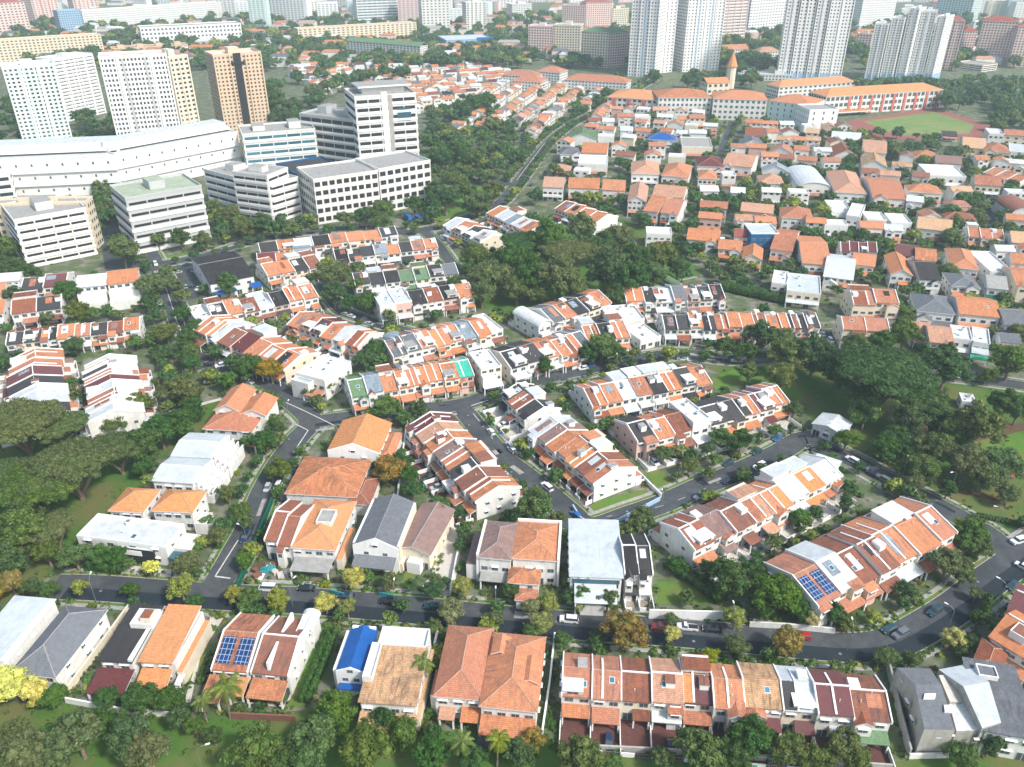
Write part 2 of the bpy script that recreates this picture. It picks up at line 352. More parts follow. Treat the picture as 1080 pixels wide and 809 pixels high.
ledge_mesh = MB().box(-.5, .5, -.55, 0, 0, .09, 'trim').mesh('ledge')
def add_window(p, lod, x, y, z, w, h, rz=0):
    if lod > 3:
        o = place('window', WF, p, (x, y, z), (w, 1, h), rz); q = bpy.data.objects.new('pane', WP); col.objects.link(q); q.parent = o
        if (x*7.3+z*3.1) % 1 < .55: place('ledge', ledge_mesh, p, (x+(0 if rz == 0 else (.0)), y, z+h/2+.16), (w*1.2, 1, 1), rz)
    elif False: pass
    else: o = place('window', WS if lod > 1.7 else WD, p, (x, y, z), (w, 1, h), rz)
    return o
def roof_shape(k, w, d, h, rise, c, ov=.45, th=.22, ovx=None):
    """returns (roof MB, wall-top profile type)"""
    b = MB(); W, D = w/2, d/2; ovx = ov if ovx is None else ovx
    if k == 'g':
        e = h-rise*ov/D; T = D+ov
        b.extr([(-T, e), (T, e), (T, e+th), (0, h+rise+th), (-T, e+th)], -W-ovx, W+ovx, 'x', c, 'trim') if False else \
        b.extr([(-T, e), (0, h+rise), (T, e), (T, e+th), (0, h+rise+th), (-T, e+th)], -W-ovx, W+ovx, 'x', c, 'trim')
    elif k == 'e':
        e = h-rise*ov/W; T = W+ov
        b.extr([(-T, e), (0, h+rise), (T, e), (T, e+th), (0, h+rise+th), (-T, e+th)], -D-ov, D+ov, 'y', c, 'trim')
    elif k == 's':
        b.extr([(-D-ov, h-.1), (D+ov, h+rise), (D+ov, h+rise+th), (-D-ov, h-.1+th)], -W-ovx, W+ovx, 'x', c, 'trim')
    elif k == 'h':
        T, S = W+ov, D+ov; e = h-.15; i = min(T, S)
        rx, ry = max(T-i, 0)+.01, max(S-i, 0)+.01; z1 = h+rise
        v = [(-T, -S, e), (T, -S, e), (T, S, e), (-T, S, e)]
        k0 = len(b.v); b.v += v+[(x, y, z+th) for x, y, z in v]
        if T >= S: b.v += [(-rx, 0, z1), (rx, 0, z1)]; tops = [(4, 5, 9, 8), (5, 6, 9), (6, 7, 8, 9), (7, 4, 8)]
        else: b.v += [(0, -ry, z1), (0, ry, z1)]; tops = [(4, 5, 8), (5, 6, 9, 8), (6, 7, 9), (7, 4, 8, 9)]
        for f in tops: b.face(f, c)
        b.face((3, 2, 1, 0), 'trim')
        for i_ in range(4): b.face((i_, (i_+1) % 4, 4+(i_+1) % 4, 4+i_), 'trim')
        for f in tops:                                   # ridge and hip capping tiles
            pass
        hips = [(4, 8), (5, 9 if T >= S else 8), (6, 9), (7, 8 if T >= S else 9), (8, 9)]
        for p, q in hips: b.tube([b.v[p], b.v[q]], .13, 'capg' if any(x_ in c.name for x_ in ('grey', 'charcoal', 'mauve')) else 'cap', 5)
    elif k == 'v':
        n = 10; pr = [((W+ov)*math.cos(math.pi*(1-i/n)), h+rise*1.6*math.sin(math.pi*i/n)) for i in range(n+1)]
        inn = [((W+ov-.2)*math.cos(math.pi*(1-i/n)), h-.05+(rise*1.6-.15)*math.sin(math.pi*i/n)) for i in range(n+1)]
        b.extr(inn+pr[::-1], -D-ov, D+ov, 'y', c, 'trim')
    return b
M['cap'] = tile_mat('ridge_tiles', (.50, .30, .20), .3); M['capg'] = tile_mat('pale_ridge_tiles', (.34, .34, .33), .4)
def wall_shape(k, w, d, h, rise, m):
    b = MB(); W, D = w/2, d/2; h0 = h-.02; r = rise-.03
    if k == 'g': b.extr([(-D, 0), (D, 0), (D, h0), (0, h0+r), (-D, h0)], -W, W, 'x', m)
    elif k == 'e': b.extr([(-W, 0), (W, 0), (W, h0), (0, h0+r), (-W, h0)], -D, D, 'y', m)
    elif k == 's': b.extr([(-D, 0), (D, 0), (D, h0+r), (-D, h0-.12)], -W, W, 'x', m)
    elif k == 'v':
        n = 10; pr = [((W)*math.cos(math.pi*i/n), h0-.1+(rise*1.6-.15)*math.sin(math.pi*i/n)) for i in range(n+1)]
        b.extr([(-W, 0), (W, 0)]+pr, -D, D, 'y', m)
    else: b.box(-W, W, -D, D, 0, h0-(.14 if k == 'h' else 0), m)
    return b
def flat_top(b, w, d, h, c, ph=.7, t=.22, m='trim'):
    W, D = w/2, d/2
    b.box(-W+t, W-t, -D+t, D-t, h-.02, h+.06, c)
    b.box(-W, W, -D, -D+t, h-.02, h+ph, m).box(-W, W, D-t, D, h-.02, h+ph, m)
    b.box(-W, -W+t, -D+t, D-t, h-.02, h+ph, m).box(W-t, W, -D+t, D-t, h-.02, h+ph, m); return b

def house(name, cx, cy, rz, w, d, h, k, c, lod, label, cat='house', group=None, wm=None, rise=None, porch=None, pc=None,
          par=(False, False), back=True, ends=(True, True), rs=None, fl=None, extras=(), z=0):
    r = random.Random(int(cx*13+cy*7)) if rs is None else rs
    e = empty(name, (cx, cy, z), rz); tag(e, label, cat, group)
    W, D = w/2, d/2
    wm = wm or r.choice(['wall']*14+['wall2']*2+['wallp'])
    if rise is None: rise = min(.40*(D if k in 'gs' else W if k == 'e' else min(W, D)), 3.0)
    if k == 's': rise = min(rise, 1.6)
    if k == 'v': rise = min(W*.45, 2.4)
    fl = fl or max(1, round(h/3.2))
    # body
    if k in 'fx':
        b = MB(); b.box(-W, W, -D, D, 0, h-.02, wm).build('wall', e)
        flat_top(MB(), w, d, h, c).build('roof', e)
    else:
        wall_shape(k, w, d, h, rise, wm).build('wall', e)
        ovx = .05 if (par[0] or par[1] or (not ends[0] and not ends[1])) else .45
        rf = roof_shape(k, w, d, h, rise, M[c], ovx=ovx)
        if k in 'ge' and c not in 'wLBTWc':
            if k == 'g': rf.tube([(-W-ovx, 0, h+rise+.24), (W+ovx, 0, h+rise+.24)], .14, 'capg' if c in 'kgbp' else 'cap', 5)
            else: rf.tube([(0, -D-.45, h+rise+.24), (0, D+.45, h+rise+.24)], .14, 'capg' if c in 'kgbp' else 'cap', 5)
        rf.build('roof', e)
    if k == 'g' and lod > 2.6 and r.random() < .5: MB().box(-W, W, -.16, .16, h+rise+.1, h+rise+.42, 'trim').build('ridge_parapet', e)
    # parapets between neighbours follow the roof line
    if k == 'g':
        for sgn, on in ((-1, par[0]), (1, par[1])):
            if on:
                x0 = sgn*W-.14; T = D+.5; ee = h-rise*.5/D
                pb = MB(); pb.extr([(-T, ee-.3), (0, h+rise-.3), (T, ee-.3), (T, ee+.55), (0, h+rise+.6), (-T, ee+.55)], x0, x0+.28, 'x', 'trim')
                pb.build('party_wall', e)
    # windows, upper storeys and ground
    nb = max(1, min(4, int(w/2.6))) if lod > 1.5 else max(1, min(3, int(w/3.4)))
    zs = [3.2*i+1.75 for i in range(fl)]
    for j, z in enumerate(zs):
        if z+.7 > h: continue
        if lod < 1.5 and j < fl-1 and r.random() < .5: continue
        ww = min(1.9, w/nb*.62)
        for i in range(nb):
            x = -W+w*(i+.5)/nb
            if j == 0:
                if i % 2 == 0 and lod > 1.5:
                    place('door', DOOR, e, (x, -D, .05), (min(2.4, w/nb*.8), 1, 2.3)); continue
            add_window(e, lod, x, -D-.01, z, ww, 1.3 if r.random() < .8 else .9)
        if lod > 1.9 and d > 6:
            for sgn, on in ((-1, ends[0]), (1, ends[1])):
                if on:
                    for q in range(2 if d < 13 else 3):
                        yy = -D+d*(q+.6+.2*r.random())/(2.2 if d < 13 else 3.2)
                        add_window(e, lod, sgn*(W+.01), yy, z, 1.2, 1.1, R(90)*sgn)
    # porch
    if porch is None: porch = r.choice([2.2, 2.8, 3.4]) if lod > 1.3 else 0
    if porch:
        pc = pc or (c if r.random() < .55 else r.choice('ottdw'))
        if r.random() < .72 or pc in 'otdOmp':
            zz = 3.35; b = MB(); x0, x1 = -W+.15, W-.15
            if r.random() < .35 and w > 6: x0 = -W+w*.4
            b.extr([(-D-porch, zz-.75), (-D-.02, zz+.1), (-D-.02, zz+.32), (-D-porch, zz-.53)], x0, x1, 'x', M[pc], 'trim'); b.build('porch_roof', e)
        else:
            x0, x1 = -W+.2, W-.2; b = MB(); b.box(x0, x1, -D-porch, -D-.02, 2.95, 3.2, 'trim'); b.build('porch_slab', e); zz = 3.3
            bb = MB(); bb.box(x0, x1, -D-porch, -D-porch+.1, 3.21, 4.1, 'trim').box(x0, x0+.1, -D-porch+.1, -D-.03, 3.21, 4.1, 'trim').box(x1-.1, x1, -D-porch+.1, -D-.03, 3.21, 4.1, 'trim')
            bb.build('balcony_rail', e)
        if lod > 1.7:
            for x in (x0+.25, x1-.25):
                MB().box(x-.16, x+.16, -D-porch+.12, -D-porch+.44, 0, zz-.74, 'trim').build('post', e)
    if name == 'terrace_house' and lod > 1.5 and k == 'g' and w > 3:
        q = r.random(); sgn = r.choice([-1, 1])
        if q < .40:      # bay that steps forward of the eaves with a little roof of its own
            bw = w*r.uniform(.42, .6); x0 = -W+.15 if sgn < 0 else W-.15-bw; bd = r.uniform(1.2, 2.4); bh = h-r.choice([.3, .9, 1.6])
            MB().box(x0, x0+bw, -D-bd, -D+.6, 0, bh, wm).build('bay', e)
            cb = r.choice([c, c, 'o', 't', 'd', 'W']) if c not in 'k' else r.choice('kdtW')
            if cb == 'W': MB().box(x0-.15, x0+bw+.15, -D-bd-.3, -D+.6, bh+.003, bh+.3, 'trim', 'W').build('bay_roof', e)
            elif r.random() < .5:
                o = roof_shape('e', bw, bd+1.6, bh, .9, M[cb], .25, .16).build('bay_roof', e); o.location = (x0+bw/2, -D-bd+(bd+1.6)/2, 0)
                b = MB(); b.extr([(-bw/2, bh-.03), (bw/2, bh-.03), (0, bh+.85)], -D-bd, -D-bd+.2, 'y', wm); o = b.build('bay_gable', e); o.location = (x0+bw/2, 0, 0)
            else:
                b = MB(); b.extr([(-D-bd-.35, bh-.05), (-D+.8, bh+.75), (-D+.8, bh+.95), (-D-bd-.35, bh+.15)], x0-.15, x0+bw+.15, 'x', M[cb], 'trim'); b.build('bay_roof', e)
            add_window(e, lod, x0+bw/2, -D-bd-.01, 4.9 if bh > 5.8 else 4.3, bw*.6, 1.3)
        elif q < .56:    # roof terrace cut into the front slope
            x0, x1 = (-W+.2, W*.4) if sgn < 0 else (-W*.4, W-.2); y0 = -D+.15; y1 = -D*.35; zt = h+rise*.62
            b = MB(); b.box(x0, x1, y0, y1, h-1.2, zt, wm, 'W'); b.box(x0-.12, x1+.12, y0-.3, y1, zt+.003, zt+.22, 'trim', r.choice(['W', 'c', 'trim'])); b.build('dormer_room', e); add_window(e, lod, (x0+x1)/2, y0-.01, zt-.75, (x1-x0)*.6, .9)
        elif q < .70:    # raised attic at the back
            x0, x1 = -W+.25, W-.25; zt = h+rise+r.uniform(.5, 1.3); b = MB(); b.box(x0, x1, D*.12, D*.85, h-.5, zt, wm); b.build('attic_wall', e)
            b = MB(); b.extr([(D*.12-.3, zt+.003), (D*.85+.3, zt-.25), (D*.85+.3, zt-.05), (D*.12-.3, zt+.2)], x0-.15, x1+.15, 'x', M[r.choice([c, 'w', 'W', 'd'])], 'trim'); b.build('attic_roof', e)
        if r.random() < .4:   # sheet of another material laid over part of the roof
            x0 = r.uniform(-W+.3, 0); x1 = x0+w*r.uniform(.25, .45); f0, f1 = .12, r.uniform(.45, .85); zf = lambda f: h+rise*(1-f)+.225
            b = MB(); b.extr([(-D*f1, zf(f1)), (-D*f0, zf(f0)), (-D*f0, zf(f0)+.07), (-D*f1, zf(f1)+.07)], x0, min(x1, W-.2), 'x', M[r.choice('wLdtkbp')]); b.build('roof_patch', e)
    if name == 'terrace_house' and lod > 2.3 and k == 'g' and w > 4:
        zf = lambda y: h+rise*(1-abs(y)/D)+.24
        if r.random() < .38:      # white upstand that splits the roof into two strips
            xs_ = r.uniform(-W*.35, W*.35); T = D+.2
            b = MB(); b.extr([(-T, zf(T)-.1), (0, zf(0)-.1), (T*.8, zf(T*.8)-.1), (T*.8, zf(T*.8)+.2), (0, zf(0)+.25), (-T, zf(T)+.2)], xs_-.22, xs_+.22, 'x', 'trim'); b.build('roof_upstand', e)
            if r.random() < .6:
                x0, x1 = (xs_+.25, W-.2) if r.random() < .5 else (-W+.2, xs_-.25); c2 = r.choice(list(TC)[:5])
                b = MB(); b.extr([(-D-.3, zf(D+.3)-.02), (-.1, zf(.1)-.02), (-.1, zf(.1)+.08), (-D-.3, zf(D+.3)+.08)], x0, x1, 'x', M[c2], 'trim'); b.build('roof_strip', e)
        if r.random() < .35:     # white box over the stairwell with a little flat roof
            x0 = r.uniform(-W+.3, W-2.2); y0 = r.uniform(-D*.7, D*.3); zt = h+rise+.5
            MB().box(x0, x0+1.9, y0, y0+2.3, h-.2, zt, 'trim').box(x0-.12, x0+2.02, y0-.12, y0+2.42, zt+.002, zt+.14, 'trim', r.choice(['W', 'c', 'd'])).build('stair_box', e)
        for q in range(r.randint(0, 2)):
            x, y = r.uniform(-W*.8, W*.8), r.uniform(-D*.8, 0); MB().tube([(x, y, zf(y)-.1), (x, y, zf(y)+.7)], .09, 'trim', 6).build('vent_pipe', e)
    if name == 'detached_house' and .9 < lod < 2.6 and k in 'gh' and w > 8 and not extras and r.random() < .7:
        bw = w*r.uniform(.34, .5); bd = r.uniform(1.4, 2.6); sx = r.choice([-1, 1])*(W-bw/2-.2); bh = h-r.choice([.2, .6, 2.6])
        MB().box(sx-bw/2, sx+bw/2, -D-bd, -D+.5, 0, bh-.03, wm).build('bay', e); gr_ = bw*.28; th_ = .18
        o = roof_shape('e', bw, bd+2.2, bh, gr_, M[c] if c not in 'wWLc' else M['w'], .3, th_).build('bay_roof', e); o.location = (sx, -D-bd+(bd+2.2)/2, 0)
        b = MB(); b.extr([(-bw/2, bh-.05), (bw/2, bh-.05), (0, bh+gr_-.04)], -D-bd, -D-bd+.2, 'y', wm); o = b.build('bay_gable', e); o.location = (sx, 0, 0)
        add_window(e, lod, sx, -D-bd-.01, bh-1.5, bw*.5, 1.3)
        if r.random() < .6:
            b = MB(); x0 = -W+.2 if sx > 0 else sx+bw/2+.1; x1 = sx-bw/2-.1 if sx > 0 else W-.2
            b.extr([(-D-bd-1.2, 2.9), (-D-.02, 3.7), (-D-.02, 3.9), (-D-bd-1.2, 3.1)], x0, x1, 'x', M[r.choice([c if c not in 'wWLc' else 'o', 'o', 't', 'd'])], 'trim'); b.build('lower_roof', e)
    # back kitchen
    if back and lod > 1.5 and d > 6:
        bd = r.choice([1.8, 2.5, 3.]); x0, x1 = (-W+.1, W-.1) if r.random() < .5 else (-W+.1, W*.25)
        b = MB(); b.extr([(D+.01, 0), (D+bd, 0), (D+bd, 2.8), (D+.01, 3.3)], x0, x1, 'x', wm); b.build('kitchen_wall', e)
        b = MB(); b.extr([(D+.02, 3.33), (D+bd+.3, 2.78), (D+bd+.3, 2.95), (D+.02, 3.5)], x0, x1, 'x', M[r.choice('otddwp')], 'trim'); b.build('kitchen_roof', e)
    # fittings
    if lod > 2.2:
        for q in range(r.randint(0, 2)):
            x = r.uniform(-W*.8, W*.8); place('air_conditioner', AC, e, (x, -D-.02 if k not in 'fx' else -D*.2, (h-.35) if k not in 'fx' else h+.45))
        if k in 'fx' and r.random() < .8: place('water_tank', TANK, e, (r.uniform(-W*.5, W*.5), D*.5, h+.06), (1.6, 1.6, 1.6))
        if k in 'fx' and w > 5: place('skylight', SKYL, e, (r.uniform(-W*.4, W*.4), r.uniform(-D*.4, 0), h+.06), (1.4, 1.8, 1))
        if k == 'g' and r.random() < .3:
            y = -D*r.uniform(.3, .6); zz = h+rise*(1-abs(y)/D)+.2
            o = place('skylight', SKYL, e, (r.uniform(-W*.5, W*.5), y, zz), (1.2, 1.4, 1)); o.rotation_euler = (math.atan2(rise, D), 0, 0)
    if k == 'g' and lod > 1.9 and c in 'otdkp' and r.random() < .25 and w > 5:     # small roof turret over the stair
        y = D*r.choice([-.3, .25]); sw = min(2.2, w*.35); x = r.choice([-1, 1])*(W-sw/2-.3); zt = h+rise+.5
        b = MB(); b.box(x-sw/2, x+sw/2, y-1.4, y+1.4, h, zt, 'trim'); b.build('stair_turret', e)
    if c == 's':
        if k == 'g':
            a = math.atan2(rise, D)
            for q in range(2):
                x = -W*.5+q*W; b = MB(); b.box(-W*.38, W*.38, -D*.40, D*.36, 0, .08, 'metal', 'solar')
                o = b.build('solar_panel', e); o.location = (x, -D*.5, h+rise*.5+.32); o.rotation_euler = (a, 0, 0)
    for ex in extras: ex(e, W, D, h)
    return e

def local_frame(a, b, c, h):
    A, B, C = G(*a, h), G(*b, h), G(*c, h)
    ux, uy = B[0]-A[0], B[1]-A[1]; w = math.hypot(ux, uy); ux, uy = ux/w, uy/w
    vx, vy = C[0]-A[0], C[1]-A[1]; nx, ny = -uy, ux
    d = vx*nx+vy*ny; sh = (vx*ux+vy*uy)
    return A, (ux, uy), w, d, sh, math.degrees(math.atan2(sh, d))
def ridge_depth(a, b, cc, h, k, pf=.4, cap=3.0):
    """where the back slope is hidden the highest visible line is the ridge: find the depth whose ridge shows at cc"""
    if k not in 'ghes' or a[1] > 425 or abs(b[1]-a[1]) > .36*abs(b[0]-a[0]): return cc
    A, C = G(*a, h), G(*cc, h); vx, vy = C[0]-A[0], C[1]-A[1]; L = math.hypot(vx, vy); lo, hi = .1, 1.3
    B = G(*b, h); w = math.hypot(B[0]-A[0], B[1]-A[1])
    for _ in range(24):
        f = (lo+hi)/2; d = L*f
        if k in 'gh': rise = (min(.36*d/2, 2.7) if pf < .5 else min(pf*d/2, cap)) if k == 'g' else min(pf*min(d, w)/2, cap); pts = [(.5*f if k == 'g' or d < w else f*(1-.5*min(1, w/d)), h+rise+.25), (f, h)]
        elif k == 'e': pts = [(f, h+min(pf*w/2, cap))]
        else: pts = [(f, h+min(.4*d/2, 1.6))]
        y = min(PX(A[0]+vx*t, A[1]+vy*t, z)[1] for t, z in pts)
        if y > cc[1]: lo = f
        else: hi = f
    q = PX(A[0]+vx*f, A[1]+vy*f, h); return (q[0], q[1])
def lodof(py): return (py+78)*.87/148
LOG = []
def foot(A, u, w, d, grow=0):
    n = (-u[1], u[0]); g = grow
    q = lambda s, t: (A[0]+u[0]*s+n[0]*t, A[1]+u[1]*s+n[1]*t)
    return [q(-g, -g), q(w+g, -g), q(w+g, d+g), q(-g, d+g)]
def H(k, c, h, a, b, cc, label, cat='house', name='detached_house', sh_half=True, **kw):
    """one house from the three visible corners of its eaves: front left, front right, back left"""
    far = a[1] < 300 and k in 'ghe' and 'rise' not in kw; pf, cap = (.52, 3.9) if far else (.4, 3.0)
    cc = ridge_depth(a, b, cc, h, k, pf, cap)
    A, u, w, d, s, ang = local_frame(a, b, cc, h)
    if far: kw['rise'] = min(pf*(d/2 if k == 'g' else w/2 if k == 'e' else min(w, d)/2), cap)
    LOG.append(('H', label[:40], round(w, 1), round(d, 1), round(ang)))
    n = (-u[1], u[0]); s *= .5 if sh_half else 0
    ox, oy = A[0]+u[0]*s, A[1]+u[1]*s
    cx, cy = ox+u[0]*w/2+n[0]*d/2, oy+u[1]*w/2+n[1]*d/2
    py = (a[1]+b[1])/2
    FOOT.append(foot((ox, oy), u, w, d, .4))
    return house(name, cx, cy, math.atan2(u[1], u[0]), w, d, h, k, c, lodof(py), label, cat, **kw)
ROWS = []
def ROW(cols, h, a, b, cc, phrase, end, widths=None, k='g', par=.75, yard=4.5, porch=None, pcs=None, ym=None, wallbound=True, kinds=None, group=None, hs=None, noun='house', **kw):
    """a terrace: every unit is a house of its own that shares the eaves line a-b"""
    cc = ridge_depth(a, b, cc, h, k)
    A, u, w, d, s, ang = local_frame(a, b, cc, h)
    n = (-u[1], u[0]); s *= .5
    if d > 17: d = 17.
    LOG.append(('R', phrase[:40], round(w/len(cols), 1), round(d, 1), round(ang)))
    ox, oy = A[0]+u[0]*s, A[1]+u[1]*s; N_ = len(cols)
    widths = widths or [1]*N_; tot = sum(widths); x = 0; rz = math.atan2(u[1], u[0]); py = (a[1]+b[1])/2; lod = lodof(py)
    r = random.Random(int(a[0]*31+a[1]*17))
    seen = {}
    for i, c in enumerate(cols):
        ww = w*widths[i]/tot; xm = x+ww/2; kk = kinds[i] if kinds else k
        jog = r.uniform(-.8, .8) if lod > 1.6 else 0
        cx, cy = ox+u[0]*xm+n[0]*(d/2+jog), oy+u[1]*xm+n[1]*(d/2+jog)
        hh = h+(hs[i] if hs else (r.choice([0, 0, 0, .3, -.3, .5, -.5])))
        cc_ = c
        if c in 'wWL' and kk == 'g' and not kinds and r.random() < .4: kk = 'f' if c == 'W' else 'g'
        lab = '%s %s, %s from %s, %s' % ({'x': 'flat-roofed', 'f': 'flat-roofed', 'v': 'vault-roofed'}.get(kk, TN[c]+'-roofed'), noun, ordn(i), end, phrase)
        house('terrace_house', cx, cy, rz, ww-.02, d, hh, kk, cc_, lod, lab, 'house', group or 'houses in the '+phrase,
              par=(r.random() < par or i == 0, i == N_-1), ends=(i == 0, i == N_-1), rs=random.Random(r.random()), porch=porch,
              rise=min(.36*d/2, 2.7), pc=pcs[i] if pcs else None, **kw)
        x += ww
    FOOT.append(foot((ox, oy), u, w, d, 1.0))
    if wallbound and lod > 1.6 and yard:
        q = lambda t, y: (ox+u[0]*t-n[0]*y, oy+u[1]*t-n[1]*y)
        b_ = MB(); x = 0
        W_ = [w*v/tot for v in widths]; xs = [0]
        for v in W_: xs.append(xs[-1]+v)
        def seg(p, q_, hh, th=.2, m='trim'):
            dx, dy = q_[0]-p[0], q_[1]-p[1]; L = math.hypot(dx, dy)
            if L < .05: return
            ax, ay = -dy/L*th/2, dx/L*th/2
            b_.prism([(p[0]-ax, p[1]-ay), (q_[0]-ax, q_[1]-ay), (q_[0]+ax, q_[1]+ay), (p[0]+ax, p[1]+ay)], 0, hh, m)
        for side in (0, 1):
            Y = (yard+3) if side == 0 else 4.2; f_ = (lambda t, y: q(t, y)) if side == 0 else (lambda t, y: q(t, -d-y))
            while Y > 2.2 and min(dist_road(f_(t, Y)) for t in (0, w*.25, w*.5, w*.75, w)) < 1.2: Y -= .5
            if Y <= 2.2 or (side and lod < 1.8): continue
            for i, xx in enumerate(xs): seg(f_(xx, .45), f_(xx, Y-.13), 1.6 if lod < 3 else 1.4)
            for i in range(N_):
                if side: seg(f_(xs[i]+.01, Y), f_(xs[i+1]-.01, Y), 1.7)
                else:
                    g0 = W_[i]*.45; seg(f_(xs[i]+.01, Y), f_(xs[i]+g0, Y), 1.3)
                    if lod > 2.4: o = place('gate', GATE, None, (*f_(xs[i]+(g0+W_[i])/2, Y), .03), (W_[i]-g0-.3, 1, 1.3), rz); GATES.append((o, phrase, i))
            pv = MB(); pts = [f_(-.5, -.2), f_(w+.5, -.2), f_(w+.5, Y+.2), f_(-.5, Y+.2)]
            pv.prism(pts, -.05, .03, ym or r.choice(['paving', 'paving', 'paving_pale', 'patio']) if side == 0 else 'paving'); struct('yard_paving', pv)
            ROWS.append((f_, xs, W_, Y, rz, lod, phrase, side)); FOOT.append([f_(0, 0), f_(w, 0), f_(w, Y), f_(0, Y)])
        o = b_.build('boundary_wall'); tag(o, 'low white yard walls around the %s' % phrase, 'wall', 'yard walls')
    return rz
GATES = []
# ---------------------------------------------------------------- large buildings
def height_for(A, ytop):
    lo, hi = 0, 400
    for _ in range(40):
        m_ = (lo+hi)/2
        if PX(A[0], A[1], m_)[1] > ytop: lo = m_
        else: hi = m_
    return lo
def BLOCK(a, b, cc, ytop, label, wm='wall', nf=None, nb=None, style='punch', roofc='c', name='apartment_block', cat='apartment block',
          group=None, grooves=0, gcol='dark', depth=None, roof='flat', hgt=None, plant=True, wcol='glass', ww=.5, wh=.45, indiv=False, sides=True, base_c=None, trim=None, fins=False):
    """a big building standing on the ground at the pixels a (front left), b (front right), cc (back left); ytop = pixel row of its top at a"""
    A, u, w, d, s, ang = local_frame(a, b, cc, 0)
    if depth: d = depth
    n = (-u[1], u[0]); h = hgt or height_for(A, ytop)
    LOG.append(('B', label[:40], round(w), round(d), round(h), round(ang)))
    cx, cy = A[0]+u[0]*w/2+n[0]*d/2, A[1]+u[1]*w/2+n[1]*d/2
    FOOT.append(foot(A, u, w, d, 2))
    e = empty(name, (cx, cy, 0), math.atan2(u[1], u[0])); tag(e, label, cat, group)
    W, D = w/2, d/2; nf = nf or max(2, round(h/3.0)); nb = nb or max(3, round(w/3.6)); fh = h/nf
    b_ = MB(); b_.box(-W, W, -D, D, 0, h, wm); b_.build('wall', e)
    if base_c: MB().box(-W-.15, W+.15, -D-.15, D+.15, 0, min(8, h*.12), base_c).build('podium', e)
    if roof == 'flat':
        flat_top(MB(), w+.3, d+.3, h, roofc, .9+h*.012, .4, trim or wm).build('roof', e)
        if plant:
            r = random.Random(int(w*10)); q = MB()
            for i in range(max(1, int(w/22))):
                x = -W+w*(i+.5)/max(1, int(w/22)); s_ = min(4, W*.3); q2 = MB(); q2.box(x-s_, x+s_, -D*.3, D*.5, h+.1, h+3+r.random()*2, wm, roofc); q2.build('lift_room', e)
    elif roof == 'hip': roof_shape('h', w, d, h, min(5, D*.6), M[roofc]).build('roof', e)
    elif roof == 'gable': roof_shape('g', w, d, h, min(4, D*.5), M[roofc]).build('roof', e); 
    # windows
    def face(L, F_, rz, front):
        nn = nb if front else max(2, round(L/3.6)); bw = L/nn
        P = lambda t, o: (t, -F_-o) if rz == 0 else ((F_+o, t) if rz == 1 else (-F_-o, -t))
        g = MB(); cnt = 0
        for i in range(nf):
            z = (i+.55)*fh
            if style == 'band' and front or style == 'band' and not front:
                x0, x1 = -L/2+.8, L/2-.8; m_ = max(2, round(L/9)); sw = (x1-x0)/m_
                for q in range(m_):
                    t0, t1 = x0+q*sw+.35, x0+(q+1)*sw-.35
                    (xa, ya), (xb, yb) = P(t0, .0), P(t1, .12)
                    o = MB().box(min(xa, xb), max(xa, xb), min(ya, yb), max(ya, yb), z-fh*wh/2, z+fh*wh/2, wcol)
                    if indiv: o.build('window', e)
                    else: g.v, g.f, g.m, g.mats = merge(g, o)
                (xa, ya), (xb, yb) = P(-L/2+.1, .01), P(L/2-.1, .35)
                k_ = MB().box(min(xa, xb), max(xa, xb), min(ya, yb), max(ya, yb), z-fh*.55, z-fh*.26, 'trim'); SL.v, SL.f, SL.m, SL.mats = merge(SL, k_)
            else:
                for q in range(nn):
                    t = -L/2+(q+.5)*bw; hw = bw*ww/2
                    (xa, ya), (xb, yb) = P(t-hw, -.02), P(t+hw, .08)
                    if indiv and front and cnt < 100 and i >= nf-12:
                        cnt += 1; o = place('window', WD, e, (t, -F_-.03, z), (bw*ww, 1, fh*wh))
                    else:
                        o = MB().box(min(xa, xb), max(xa, xb), min(ya, yb), max(ya, yb), z-fh*wh/2, z+fh*wh/2, wcol); g.v, g.f, g.m, g.mats = merge(g, o)
        if g.f: o = g.build('windows', e, uv=False); o['kind'] = 'stuff'
    SL = MB()
    face(w, D, 0, True)
    if sides: face(d, W, 1, False); face(d, W, 2, False)
    if SL.f: SL.build('floor_slabs', e)
    if fins:
        n_ = max(2, round(w/11)); fb = MB()
        for i in range(n_+1):
            x = -W+w*i/n_; x = min(max(x, -W+.5), W-.5); fb.box(x-.5, x+.5, -D-.8, -D+.1, 0, h+.6, trim or wm)
        fb.build('facade_piers', e)
    for i in range(grooves):
        x = -W+w*(i+1)/(grooves+1); MB().box(x-w*.012-.3, x+w*.012+.3, -D-.16, -D+.2, 0, h-1, gcol).build('recess', e)
    return e, W, D, h, (A, u, n)
def merge(g, o):
    k = len(g.v); mp = [g.mi(m_) for m_ in o.mats]
    return g.v+o.v, g.f+[tuple(k+i for i in f) for f in o.f], g.m+[mp[i] for i in o.m], g.mats
